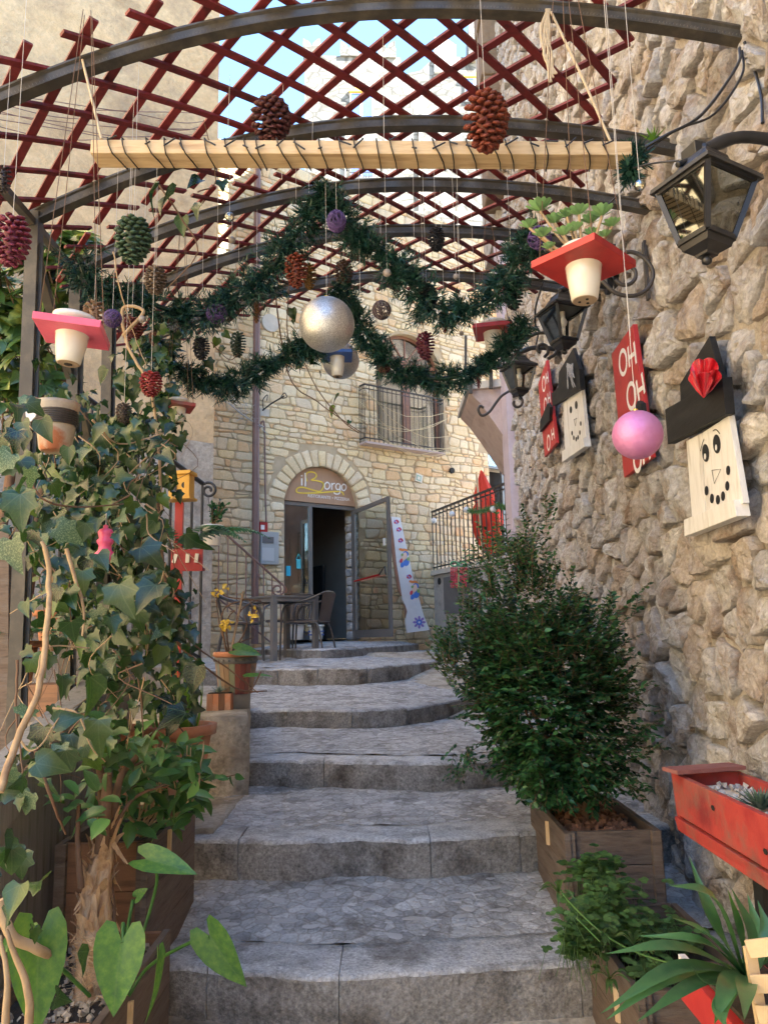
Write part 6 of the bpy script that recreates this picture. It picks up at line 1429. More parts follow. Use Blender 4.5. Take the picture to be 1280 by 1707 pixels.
A = at(-20, 540, 5.6); B = at(338, 806, 6.9); h = at(338, 806, 6.9).z - at(338, 1112, 6.9).z
t = rail_line('stair_handrail', 'black iron handrail of the side stairs rising to the left behind the ivy', A - Vector((0, 0, h)), B - Vector((0, 0, h)), h, 19, .026, m_black)
m = MB(); m.tube(scroll(B + Vector((.055, 0, -.065)), .075, 1.4, rad(110), Vector((1, 0, 0)), Vector((0, 0, 1)), -1), .013, 7); m.tube([B, B + Vector((.03, 0, .0))], .016, 7); m.build('curl', m_black, t)
A3, B3 = A - Vector((0, 0, h)), B - Vector((0, 0, h))
sst = struct('side_stairs', (B3.x, B3.y, -.6))
for k in range(9):
    a = B3 + (A3 - B3) * (k / 9); b_ = B3 + (A3 - B3) * ((k + 1) / 9); d = (A3 - B3); d.z = 0; d.normalize(); nn = Vector((d.y, -d.x, 0)); nn = nn if nn.y > 0 else -nn
    z = a.z - .10; P = [Vector((q.x, q.y, -1.4)) for q in (a, b_, b_ + nn * 1.3, a + nn * 1.3)]
    MB().prism(P, (0, 0, z + 1.4)).build('stair_step', m_plaster2, sst)
# hanging bucket with jade plant, birdhouse, shelf
p = at(354, 893, 6.6); s = 1 / ppm(p); t = thing('fruit_pot', p - Vector((0, 0, 16 * s)), 'small white pot painted with fruit hanging from the curled stair handrail', 'flower pot')
m = MB(); m.lathe(p, [(12 * s, -17 * s), (14 * s, -15 * s), (16 * s, 12 * s), (19 * s, 14 * s), (19 * s, 17 * s), (16 * s, 17 * s), (15 * s, 12 * s)], 24); m.build('vessel', m_ceramic, t)
m = MB()
for dx, dz, c in ((-8, 3, 0), (5, -2, 1), (9, 6, 2), (-2, -6, 1)): m.ball(p + Vector((dx * s, -13.2 * s + abs(dx) * .18 * s, dz * s)), 3.4 * s, 1.6 * s, 4 * s, n=8, m=6)
m.build('painted_fruit', m_chip, t, kind='stuff'); m = MB(); m.tube([p + Vector((0, 0, 16 * s)), at(347, 826, 6.7)], .003, 4); m.build('hanging_wire', m_iron, t)
t = thing('jade_plant', p + Vector((0, 0, 16 * s)), 'dark green jade plant in the pot painted with fruit', 'succulent'); Ms = []; rg = random.Random(3); st = MB()
for k in range(9):
    d = Vector((rg.uniform(-.2, .8), rg.uniform(-.5, .3), rg.uniform(.5, 1.2))).normalized(); L_ = rg.uniform(.12, .24); st.tube([p + Vector((0, 0, 15 * s)), p + Vector((0, 0, 15 * s)) + d * L_], .006, 5)
    for j in range(14): q = p + Vector((0, 0, 15 * s)) + d * L_ * (.25 + .78 * j / 13); Ms.append(frame(q, (d * .5 + rv(.8)).normalized(), rv(), .055))
st.build('stem', m_vine2, t); scatter('leaves', SPOON[0], SPOON[1], Ms, m_box, t)
Mz = Matrix.Rotation(rad(-8), 3, 'Z')
p = at(303, 812, 4.6); s = 1 / ppm(p); t = thing('birdhouse', at(298, 960, 4.6), 'yellow wooden birdhouse with two holes on a red post by the stair handrail', 'birdhouse')
m = MB(); m.box(p, (36 * s, 22 * s, 38 * s), Mz); m.build('house_box', m_yellow, t, bevel=.002)
m = MB(); m.box(p + Vector((0, -.005, 22 * s)), (43 * s, 32 * s, 6 * s), Mz); m.build('roof_board', m_yellow, t, bevel=.002); m = MB(); m.box(p + Vector((0, -.01, -21 * s)), (44 * s, 34 * s, 4 * s), Mz); m.build('floor_board', m_yellow, t)
fy = -11.6 * s
m = MB(); m.prism([p + Vector((8 * s + 5 * s * math.cos(a), fy - .0, 1 * s + 5.5 * s * math.sin(a))) for a in [k * .5236 for k in range(12)]], (0, -.002, 0)); m.build('round_hole', m_ink, t)
m = MB(); m.prism([p + Vector((x * s, fy + .001, z * s)) for x, z in ((-14, -9), (-5, -9), (-5, 2), (-7, 6), (-9.5, 7), (-12, 6), (-14, 2))], (0, -.003, 0)); m.build('arched_hole', m_ink, t)
m = MB(); m.box((at(297, 900, 4.62).x, 4.64, (at(297, 838, 4.64).z + gz(4.6)) / 2), (13 * s, 8 * s, at(297, 838, 4.64).z - gz(4.6))); m.build('post', m_red, t)
p = at(312, 934, 4.4); s = 1 / ppm(p); t = thing('red_shelf', p - Vector((0, 0, 19 * s)), 'dark red board box with three clothespins on the stair handrail', 'planter box')
Mq = Matrix.Rotation(rad(4), 3, 'Z'); m = MB(); m.box(p, (52 * s, 5 * s, 36 * s), Mq); m.box(p + Vector((0, 14 * s, -14 * s)), (50 * s, 24 * s, 4 * s), Mq); m.build('board', mat('maroon_paint', (.28, .025, .03), (.36, .04, .04), scale=6, rough=.6, bump=.3), t)
for dx, a in ((-19, .3), (2, .05), (17, .12)): m = MB(); m.box(p + Vector((dx * s, -4 * s, 3 * s)), (6 * s, 2.4 * s, 15 * s), Matrix.Rotation(a, 3, 'Y')); m.build('clothespin', m_whitewood, t)
p = at(252, 1020, 4.2); s = 1 / ppm(p); t = thing('brick_planter', p - Vector((0, 0, .1)), 'small brick red wooden planter half hidden behind the ivy', 'planter box'); m = MB(); m.box(p, (44 * s, 30 * s, 46 * s), Mz); m.build('panel', m_terra, t, bevel=.003); m = MB(); m.box(p + Vector((0, 0, 25 * s)), (50 * s, 36 * s, 6 * s), Mz); m.build('rim', m_terra, t)
# pink plastic bell
p = at(176, 905, 2.3); s = 1.25 / ppm(p); t = thing('pink_bell', p - Vector((0, 0, 24 * s)), 'pink tiered plastic bell ornament hanging in the ivy', 'ornament')
m = MB(); m.lathe(p, [(.001, -24 * s), (12 * s, -24 * s), (15 * s, -20 * s), (14 * s, -15 * s), (9 * s, -10 * s), (8 * s, -4 * s), (10.5 * s, 0), (11 * s, 3 * s), (8 * s, 6 * s), (9 * s, 10 * s), (10 * s, 14 * s), (8 * s, 18 * s), (3 * s, 20 * s), (3.5 * s, 23 * s), (.001, 25 * s)], 24); m.build('bell_body', mat('pink_plastic', (.62, .06, .16), (.7, .1, .2), rough=.3, bump=0), t); m = MB(); m.tube([p + Vector((0, 0, 24 * s)), p + Vector((0, 0, 40 * s))], .0015, 4); m.build('loop', m_thread, t)
# ================================================================== grey slatted fence along the left
fn = thing('slatted_fence', (-1.22, 2.8, gz(2.8)), 'grey slatted wooden stair fence with broad sloping rails along the left edge', 'fence')
A, B = at(-70, 1350, 2.05), at(215, 1085, 4.1)
ln_ = MB(); ln_.bar(A, B, .10, .03); ln_.build('top_rail', m_greywood, fn, bevel=.004); q = MB(); q.bar(A + Vector((.03, 0, -.10)), B + Vector((.03, 0, -.10)), .03, .09); q.build('face_rail', m_greywood, fn, bevel=.004)
q = MB(); q.bar(A + Vector((.03, 0, -.70)), B + Vector((.03, 0, -.70)), .03, .07); q.build('bottom_rail', m_greywood, fn, bevel=.004)
me = MB().box((0, 0, -.38), (.018, .062, .62)).mesh('fence_slat', m_greywood)
for k in range(27): t_ = (k + .5) / 27; inst('fence_slat', me, fn, A + (B - A) * t_ + Vector((.012, 0, -.04)))
q = MB(); q.tube(smoothpath([A.lerp(B, .5) + Vector((.06, 0, -.22)), A.lerp(B, .5) + Vector((.12, 0, -.21)), A.lerp(B, .52) + Vector((.14, 0, -.12)), A.lerp(B, .53) + Vector((.12, 0, -.07))], 5), .008, 6); q.build('hook', m_alu, fn)
# ================================================================== planter boxes
def planter(label, x0, x1, y0, y1, ztop, zbot, mt, side, zsb=None, soil=None, edge=m_edge, peg=None, skew=0):
    t = thing('planter_box', ((x0 + x1) / 2, (y0 + y1) / 2, zbot), label, 'planter box'); th = .022; n = max(2, round((ztop - zbot) / .13))
    for k in range(n):
        za, zb2 = zbot + (ztop - zbot) * k / n + .003, zbot + (ztop - zbot) * (k + 1) / n
        q = MB(); q.box(((x0 + x1) / 2, y0 + th / 2, (za + zb2) / 2), (x1 - x0 - .03, th, zb2 - za)); q.build('front_plank', mt, t, bevel=.002)
    xs = x1 if side > 0 else x0; xo = x0 if side > 0 else x1
    for k in range(n + (2 if zsb else 0)):
        hh = (ztop - zbot) / n; za = ztop - hh * (k + 1) + .003; q = MB(); q.box((xs, (y0 + y1) / 2, za + hh / 2), (th, y1 - y0 + .05, hh - .003)); q.build('side_plank', m_darkwood, t, bevel=.002)
    q = MB(); q.box((xo, (y0 + y1) / 2, (ztop + zbot) / 2), (th, y1 - y0 + .02, ztop - zbot)); q.build('side_plank', m_darkwood, t, bevel=.002)
    q = MB(); q.box(((x0 + x1) / 2, y1, (ztop + zbot) / 2), (x1 - x0 - .03, th, ztop - zbot)); q.build('back_plank', mt, t)
    for px_ in (x0 + .012, x1 - .012):
        q = MB(); q.box((px_, y0 - .008, (ztop + zbot) / 2), (.035, .02, ztop - zbot + .004)); q.build('corner_post', m_darkwood, t, bevel=.002)
    q = MB(); q.box(((x0 + x1) / 2, (y0 + y1) / 2, ztop - .05), (x1 - x0 - .03, y1 - y0 - .03, .01)); q.build('soil', soil or m_soil, t)
    if peg:
        for yy, zz_ in peg:
            for w_ in (0, 1): q = MB(); q.bar((xs + side * (.016 + .004 * w_), yy + .006 * w_, zz_ - .045), (xs + side * (.016 + .004 * w_), yy + .006 * w_ + .004, zz_ + .045), .008, .012); q.build('clothespin', m_peg, t)
    return t
planter('dark wooden planter box at bottom left holding the peeling trunk', -1.07, -.745, 2.08, 2.70, -.935, -1.26, m_brownwood, 1, True, peg=((2.3, -1.02),))
planter('brown plywood planter box behind the trunk, upper one of the two at the left', -1.12, -.825, 2.74, 3.34, -.665, -.98, m_brownwood, 1, True, peg=((2.95, -.72),))
planter('weathered wooden planter box holding the big dark bush', .655, 1.0, 3.04, 3.70, -.735, -1.10, m_darkwood, -1, True, peg=((3.3, -.80),))
planter('weathered wooden planter box with groundcover below the bush', .67, 1.02, 2.30, 2.98, -.975, -1.28, m_darkwood, -1, True, peg=((2.46, -1.08),))
# chips and pebbles
def chips(label, x0, x1, y0, y1, z, n, mt, sz, name, cat):
    rg = random.Random(n); vs = [(-1, -.6, -.3), (1, -.7, -.2), (.8, .7, -.3), (-.7, .8, -.2), (-.7, -.4, .4), (.6, -.5, .5), (.7, .5, .35), (-.5, .5, .45)]; fs = [(0, 3, 2, 1), (4, 5, 6, 7), (0, 1, 5, 4), (1, 2, 6, 5), (2, 3, 7, 6), (3, 0, 4, 7)]
    Ms = [frame((rg.uniform(x0, x1), rg.uniform(y0, y1), z + rg.uniform(0, sz * 1.3)), rv(), rv(), sz * rg.uniform(.5, 1.1)) for _ in range(n)]
    o = scatter(name, vs, fs, Ms, mt, None, kind='stuff', smooth=False); o['label'] = label; o['category'] = cat; return o
chips('reddish bark chips heaped in the planter under the big bush', .69, .97, 3.07, 3.66, -.775, 420, m_chip, .016, 'bark_chips', 'bark chips')
chips('pale pebbles and litter around the peeling trunk', -1.04, -.78, 2.11, 2.68, -.98, 240, m_litter, .012, 'pebble_mulch', 'pebbles')
# red planter shelves on the right
t = thing('red_planter', (1.04, 2.0, -.6), 'weathered orange red plank planter on a black stand against the stone wall', 'planter box')
A, B = at(1120, 1320, 2.62), at(1300, 1402, 1.92); zt = at(1120, 1287, 2.62).z; X0 = A.x
for (dz0, dz1) in ((0, -.128), (-.137, -.178)):
    P0, P1 = Vector((X0, 2.62, zt + dz0)), Vector((X0 + .0, 1.5, zt + dz0)); q = MB(); q.prism([P0, P1, P1 + Vector((0, 0, dz1 - dz0)), P0 + Vector((.005, -.01, dz1 - dz0))], (.02, 0, 0)); q.build('side_plank', m_orange, t, bevel=.002)
q = MB(); q.box((X0 + .115, 2.61, zt - .07), (.21, .02, .14)); q.build('end_plank', m_orange, t); q = MB(); q.box((X0 + .22, 2.06, zt - .07), (.02, 1.12, .13)); q.build('side_plank', m_orange, t)
q = MB(); q.box((X0 + .115, 2.06, zt - .05), (.2, 1.1, .02)); q.build('gravel_bed', m_lime, t)
q = MB(); q.box((X0 + .09, 2.57, zt + .018), (.25, .08, .012), Matrix.Rotation(.25, 3, 'Z')); q.build('loose_plank', mat('faded_maroon_wood', (.22, .07, .06), (.3, .13, .11), scale=6, rough=.8, bump=.4), t)
q = MB(); q.box((X0 + .05, 2.12, (zt - .18 + gz(2.1)) / 2), (.05, .05, zt - .18 - gz(2.1))); q.build('leg', m_black, t); q = MB(); q.box((X0 + .05, 1.55, (zt - .18 + gz(1.5)) / 2), (.05, .05, zt - .18 - gz(1.5))); q.build('leg', m_black, t)
for yy, zz_ in ((2.30, -.035), (2.0, -.075)): q = MB(); q.prism([(X0 - .0005, yy + .012 * math.cos(a), zt + zz_ - .01 + .008 * math.sin(a)) for a in [k * 1.047 for k in range(6)]], (-.0008, 0, 0)); q.build('knot', m_dark, t)
ha = thing('haworthia', (X0 + .1, 2.22, zt - .03), 'small spiky dark succulent in the orange red planter', 'succulent')
SPIKE = leafmesh([(.001, 0), (.09, .1), (.07, .5), (.001, 1)], .5, -.12)
scatter('leaves', SPIKE[0], SPIKE[1], rosette(Vector((X0 + .1, 2.22, zt - .035)), .085, 46, m_box, ha, 3), mat('haworthia_leaf', (.05, .09, .06), (.12, .18, .12), scale=60, rough=.5, bump=.2, var=.2), ha)
chips('grey and white stones on the orange red planter bed', X0 + .03, X0 + .2, 1.6, 2.55, zt - .04, 260, m_pebble, .011, 'planter_stones', 'stones')
t = thing('low_red_planter', at(1220, 1720, 1.8), 'low red wooden planter with pale edge at the bottom right corner', 'planter box')
c = at(1292, 1712, 1.75)
q = MB(); q.box(c + Vector((0, .1, -.02)), (.2, .34, .08)); q.build('trough', m_red, t, bevel=.003); q = MB(); q.box(c + Vector((-.09, .22, .034)), (.016, .10, .014)); q.build('pale_edge', m_whitewood, t); q = MB(); q.box(c + Vector((0, .1, .03)), (.16, .28, .01)); q.build('soil', m_soil, t)
q = MB(); q.box((c.x + .02, c.y + .1, (c.z - .07 + gz(1.8)) / 2), (.14, .2, c.z - .07 - gz(1.8))); q.build('stand', m_darkwood, t)
t = thing('wooden_crate', at(1275, 1690, 1.5), 'pale slatted wooden crate cut by the right edge at the bottom', 'crate')
for k, (a, b_) in enumerate((((1246, 1582), (1290, 1574)), ((1254, 1640), (1292, 1640)), ((1262, 1690), (1294, 1695)))): q = MB(); q.bar(at(*a, 1.55), at(b_[0] + 30, b_[1], 1.5), .008, .03); q.build('crate_slat', m_peg, t, bevel=.001)
q = MB(); q.bar(at(1248, 1578, 1.56), at(1270, 1712, 1.56), .02, .012); q.build('crate_corner', m_peg, t)
# ================================================================== pots on the ledge and by the fence
p = at(393, 1183, 5.0); p.z = zl; s = 1 / ppm(p); t = thing('stave_pot', p, 'tapered pot clad in coloured wooden staves with a studded band and terracotta rim', 'flower pot')
m = MB(); m.lathe(p, [(23 * s, 0), (24 * s, 2 * s), (24.5 * s, 22 * s), (31 * s, 70 * s)], 28); m.build('vessel', mat('zinc_base', (.2, .19, .17), (.3, .27, .22), scale=10, rough=.6, bump=.3), t)
stc = [(.24, .07, .05), (.25, .26, .16), (.30, .2, .12), (.18, .20, .2), (.34, .22, .15), (.28, .11, .08)]
for k in range(22):
    a, b_ = 2 * math.pi * k / 22, 2 * math.pi * (k + .93) / 22; m = MB(); vs = []
    for rr_2, z in ((26 * s, 24 * s), (33 * s, 73 * s)):
        for an in (a, b_):
            for dr_ in (0, 1.6 * s): vs.append(p + Vector(((rr_2 + dr_) * math.cos(an), (rr_2 + dr_) * math.sin(an), z)))
    m.add(vs, [(0, 1, 3, 2), (4, 6, 7, 5), (0, 4, 5, 1), (2, 3, 7, 6), (1, 5, 7, 3), (0, 2, 6, 4)]); cc = stc[(k * 5 + k // 3) % 6]; m.build('stave', mat('stave_%d' % stc.index(cc), tuple(v * .8 for v in cc), cc, scale=8, rough=.75, bump=.5, stretch=(2, 2, .5)), t)
m = MB(); m.lathe(p, [(33 * s, 73 * s), (34.6 * s, 74 * s), (36 * s, 84 * s), (34 * s, 84 * s)], 28); m.build('studded_band', m_greyh, t)
m = MB()
for k in range(22): a = 2 * math.pi * k / 22; m.ball(p + Vector((36 * s * math.cos(a), 36 * s * math.sin(a), 79 * s)), 2 * s, n=6, m=4)
m.build('studs', m_alu, t, kind='stuff')
m = MB(); m.lathe(p, [(34 * s, 84 * s), (38 * s, 86 * s), (38 * s, 93 * s), (33 * s, 93 * s), (32 * s, 86 * s)], 28); m.build('rim', m_terra, t); m = MB(); m.lathe(p, [(.001, 88 * s), (33 * s, 87 * s)], 20); m.build('soil', m_soil, t)
pt_ = p
p = at(367, 1186, 4.85); p.z = zl; s = 1 / ppm(p); t = thing('small_planter', p, 'small reddish slatted planter in front of the stave pot', 'planter box')
for k in range(4): m = MB(); m.box(p + Vector(((-15 + 10 * k) * s, 0, 14 * s)), (9.6 * s, 24 * s, 28 * s)); m.build('slat', m_terra if k % 2 else m_chip, t, bevel=.001)
m = MB(); m.box(p + Vector((0, 0, 29 * s)), (36 * s, 20 * s, 1.5 * s)); m.build('soil', m_soil, t)
al = thing('small_agave', p + Vector((0, 0, 28 * s)), 'tiny blue green agave in the small slatted planter', 'succulent'); scatter('leaves', SPIKE[0], SPIKE[1], rosette(p + Vector((-2 * s, 0, 29 * s)), .07, 26, m_box, al, 5), mat('agave_leaf', (.12, .2, .17), (.2, .3, .25), scale=10, rough=.5, bump=0, var=.2), al)
t, p = pot('terracotta_pot', 'big terracotta pot with a thick rim below the ledge', 296, 1330, 3.95, .165, .115, .35, m_terra, .018)
tp1 = p
t, p = pot('terracotta_pot', 'second terracotta pot mostly hidden behind the first', 225, 1325, 4.0, .13, .1, .33, m_terra, .016)
t, p = pot('fern_pot', 'brown terracotta pot with a fern behind the nearest post', 100, 1085, 3.9, .12, .09, .2, m_terra, .012)
fp = p
t, p = pot('fern_pot', 'dark pot with a fern at the left edge behind the fence', 15, 1150, 3.6, .12, .09, .22, m_terra, .012)
fp2 = p
t = thing('timber_trellis', (-1.75, 3.4, gz(3.4)), 'reddish brown upright timbers at the left edge behind the fence', 'trellis')
for px, y0, y1, w in ((5, 880, 1070, 26), (36, 900, 1010, 14)): q = MB(); q.bar(at(px, y0, 3.4), at(px - 3, 1420, 3.4), w / ppm(at(px, y0, 3.4)), .03, up=(0, 1, 0)); q.build('timber', m_darkwood, t)
q = MB(); q.box(at(92, 1165, 3.4), (.24, .2, .13)); q.build('timber_block', m_brownwood, t)
# ================================================================== plants
def blob(cx, cy, rx, ry, n, Y0, Y1, rg):
    out = []
    while len(out) < n:
        x, y = rg.uniform(-1, 1), rg.uniform(-1, 1)
        if x * x + y * y > 1 or (noise.noise(Vector(((cx + x * rx) * .02, (cy + y * ry) * .02, 1))) < -.18 and rg.random() < .75): continue
        out.append(at(cx + x * rx, cy + y * ry, rg.uniform(Y0, Y1)))
    return out
rg = random.Random(21)
iv = thing('ivy_plant', (-1.15, 2.9, gz(2.9)), 'mass of dark green ivy climbing over posts and fence on the left', 'ivy')
pts = []
for a in ((40, 760, 60, 90, 30, 1.9, 2.5), (30, 880, 70, 70, 14, 1.9, 2.4), (120, 790, 70, 80, 110, 2.5, 3.2), (200, 760, 70, 70, 110, 2.5, 3.3), (250, 710, 60, 55, 70, 2.7, 3.4), (200, 860, 90, 70, 130, 2.4, 3.3), (130, 900, 80, 60, 60, 2.2, 3.0),
          (150, 980, 110, 60, 110, 2.3, 3.2), (230, 960, 60, 70, 80, 2.5, 3.2), (80, 980, 70, 60, 18, 2.1, 2.8), (120, 1080, 80, 50, 34, 2.2, 3.0), (215, 1060, 80, 55, 80, 2.4, 3.2), (270, 1120, 55, 70, 50, 2.8, 3.4), (200, 1160, 60, 60, 40, 2.5, 3.1), (250, 630, 60, 45, 45, 2.9, 3.4), (272, 790, 24, 70, 22, 3.0, 3.5), (300, 1000, 30, 90, 26, 3.0, 3.4), (305, 1120, 32, 90, 34, 2.9, 3.3), (262, 560, 40, 30, 16, 3.0, 3.3), (20, 1300, 50, 60, 9, 1.8, 2.2), (70, 1210, 60, 60, 10, 1.9, 2.4), (30, 1480, 45, 120, 12, 1.6, 1.9), (130, 700, 90, 50, 40, 2.7, 3.3), (225, 600, 50, 40, 22, 2.9, 3.3), (90, 640, 60, 60, 16, 2.6, 3.0), (300, 600, 50, 50, 20, 3.2, 3.6), (180, 1230, 90, 40, 30, 2.2, 2.8)):
    for p in blob(*a, rg): pts.append(p)
def leafM(p, sz, rg, droop=.7):
    y = Vector((rg.gauss(0, .55), rg.gauss(-.1, .5), -droop + rg.gauss(0, .35))); n_ = Vector((rg.gauss(0, .5), -.75 + rg.gauss(0, .35), .55 + rg.gauss(0, .35))); return frame(p, y, n_, sz)
big = [(35, 855, 62, 1.65), (95, 905, 50, 1.75), (20, 930, 60, 1.6), (150, 1160, 62, 1.9), (165, 1230, 60, 1.95), (60, 1300, 55, 1.7), (110, 1275, 48, 1.75), (35, 1500, 50, 1.6), (20, 1440, 48, 1.6), (60, 1290, 40, 1.8), (200, 1000, 52, 2.1), (260, 1000, 50, 2.2), (120, 1060, 46, 2.0), (235, 935, 46, 2.3), (330, 1130, 40, 2.7), (310, 1210, 44, 2.6), (310, 910, 40, 2.7), (265, 330, 42, 2.6), (290, 345, 44, 2.7), (335, 352, 26, 2.9), (335, 312, 24, 2.9), (370, 312, 20, 3.0), (305, 375, 26, 2.8), (130, 1610, 45, 1.7), (95, 1680, 40, 1.65), (15, 1545, 40, 1.6), (115, 760, 30, 2.2), (30, 740, 44, 1.8), (70, 720, 40, 1.9), (45, 690, 36, 2.0), (20, 780, 46, 1.75)]
allM = []
for px, py, sp_, Y in big: p = at(px, py - sp_ / 2, Y); sp_ *= 1.0 if px > 190 else .85; allM.append((leafM(p, sp_ * 1.2 / ppm(p), rg), sp_ * 1.25))
for p in pts: sz = rg.choice((.032, .04, .048, .055, .062, .072)) * rg.uniform(.85, 1.1); allM.append((leafM(p, sz, rg), sz * ppm(p)))
allM.sort(key=lambda q: -q[1])
m_ivyr = veined(m_ivy, 'ivy_leaf_veined', 'radial'); m_ivyw = veined(m_ivyv, 'variegated_leaf_veined', 'radial')
def curled(vf, a, b_): return [(x, y, z + a * math.sin(y * 5 + x * 3) + b_ * x * y) for x, y, z in vf[0]], vf[1]
ivm = [meshof('leaf', IVY, m_ivyr), meshof('leaf', IVY2, m_ivyr), meshof('leaf', curled(IVY, .06, .3), m_ivyr), meshof('leaf', curled(IVY2, -.06, -.35), m_ivyr), meshof('leaf', curled(leafmesh([(.001, 0), (.18, -.1), (.36, -.02), (.30, .2), (.40, .36), (.2, .52), (.1, .85), (.001, 1.05)], .4, .5), .05, .2), m_ivyr), meshof('leaf', IVY, m_ivyw)]
for k, (M, _) in enumerate(allM[:300]):
    L, Rq, Sc = M.decompose(); inst('leaf', ivm[5] if k % 9 == 3 else ivm[k % 5], iv, L, Rq.to_matrix(), Sc.x)
scatter('leaves', IVY[0], IVY[1], [M for M, _ in allM[300:]], m_ivy, iv)
# deeper fill
fill = []
for a in ((150, 830, 120, 150, 330, 3.0, 3.8), (200, 1000, 100, 120, 300, 3.0, 3.7), (230, 720, 70, 90, 110, 3.2, 3.9)): fill += [leafM(p, rg.uniform(.045, .075), rg) for p in blob(*a, rg)]
scatter('inner_leaves', IVY2[0], IVY2[1], fill, m_ivy, iv)
vm = MB(); vd = MB()
def vine(mb, pts_, r0, r1=None, k=6):
    P = pxpath(pts_, k); n = len(P); r1 = r1 or r0 * .5; P = [p + Vector((.004 * noise.noise(p * 30), .004 * noise.noise(p * 30 + Vector((5, 0, 0))), 0)) for p in P]; mb.tube(P, [r0 + (r1 - r0) * i / (n - 1) for i in range(n)], 7)
vine(vm, [(0, 1320, 1.8), (30, 1230, 1.85), (65, 1150, 1.9), (80, 1040, 1.95), (82, 970, 2.0), (78, 920, 2.0), (55, 885, 2.0)], .009, .006)
vine(vm, [(0, 1500, 1.7), (20, 1560, 1.7), (60, 1580, 1.72), (80, 1592, 1.75)], .012, .010); vine(vm, [(10, 1707, 1.6), (12, 1640, 1.6), (0, 1560, 1.62)], .008); vine(vm, [(50, 1707, 1.65), (45, 1640, 1.65), (25, 1590, 1.65), (10, 1550, 1.65)], .009)
vine(vm, [(112, 915, 2.2), (130, 980, 2.2), (140, 1010, 2.2), (138, 1060, 2.2)], .006); vine(vm, [(205, 560, 2.9), (240, 520, 2.9), (205, 515, 2.9), (215, 580, 2.9), (248, 640, 2.9), (262, 720, 2.9), (270, 850, 2.9)], .008, .005)
for pts_, r_ in (([(155, 700, 2.5), (200, 740, 2.6), (280, 720, 2.7)], .004), ([(190, 420, 2.8), (200, 480, 2.8), (225, 560, 2.9), (245, 610, 2.9)], .003), ([(90, 1180, 2.0), (130, 1190, 2.0), (150, 1240, 2.0), (175, 1270, 2.05)], .003), ([(30, 1230, 1.9), (60, 1250, 1.9), (110, 1180, 1.95)], .003), ([(60, 1130, 1.95), (80, 1080, 2), (150, 1080, 2.1)], .003)): vine(vm, pts_, r_)
for pts_, r_ in (([(262, 830, 2.9), (275, 960, 2.95), (290, 1060, 3.0), (340, 1110, 3.1), (400, 1150, 3.3), (445, 1152, 3.4)], .006), ([(300, 1050, 3.0), (330, 1080, 3.1), (385, 1118, 3.2), (430, 1155, 3.3)], .004), ([(45, 780, 2.2), (70, 830, 2.2), (130, 845, 2.3), (230, 838, 2.5)], .004), ([(30, 1100, 2.0), (28, 1200, 2.0), (40, 1300, 1.95)], .004), ([(220, 1080, 2.6), (235, 1160, 2.6), (240, 1260, 2.6)], .004), ([(60, 1250, 1.9), (85, 1330, 1.9), (110, 1390, 2.0)], .005), ([(435, 1120, 3.4), (420, 1148, 3.35), (400, 1152, 3.3)], .004), ([(260, 300, 2.7), (300, 360, 2.75), (330, 420, 2.8), (280, 480, 2.9)], .004), ([(450, 420, 3.4), (480, 620, 3.5), (530, 670, 3.5), (600, 720, 3.5)], .004), ([(330, 320, 2.8), (360, 300, 2.9), (340, 200, 2.7)], .003)): vine(vd, pts_, r_)
rg2 = random.Random(77)
for k in range(95):
    x, y = rg2.uniform(40, 300), rg2.uniform(660, 1250); Y = rg2.uniform(2.3, 3.3); vine(vd if k % 2 else vm, [(x, y, Y), (x + rg2.uniform(-40, 40), y + rg2.uniform(20, 60), Y), (x + rg2.uniform(-60, 60), y + rg2.uniform(60, 130), Y + rg2.uniform(-.2, .2))], rg2.uniform(.0018, .0035), k=4)
vm.build('pale_vine_stems', m_vine, iv, kind='stuff'); vd.build('dark_vine_stems', m_vine2, iv, kind='stuff')
# hanging tendril leaves in front of the facade
tnd = thing('ivy_tendril', at(480, 500, 3.5), 'thin ivy tendril with sparse leaves trailing in front of the facade arch', 'ivy'); Ms = []
for px, py, sz in ((487, 525, 22), (489, 537, 8), (470, 493, 14), (484, 500, 12), (519, 617, 18), (532, 626, 12), (517, 602, 16), (565, 668, 18), (559, 687, 20), (583, 706, 9), (362, 572, 18), (373, 562, 16), (375, 588, 18), (500, 612, 14), (492, 590, 34), (480, 600, 22), (465, 445, 20)):
    p = at(px, py - sz / 2, 3.5); Ms.append(leafM(p, sz / ppm(p), rg))
scatter('leaves', IVY2[0], IVY2[1], Ms, m_ivy, tnd); q = MB(); q.tube(pxpath([(482, 470, 3.5), (480, 560, 3.5), (505, 600, 3.5), (530, 650, 3.5), (570, 700, 3.5), (598, 722, 3.5)], 6), .0028, 5); q.tube(pxpath([(352, 570, 3.4), (370, 590, 3.4), (385, 600, 3.4), (398, 590, 3.4)], 5), .002, 5); q.build('stem', m_vine2, tnd)
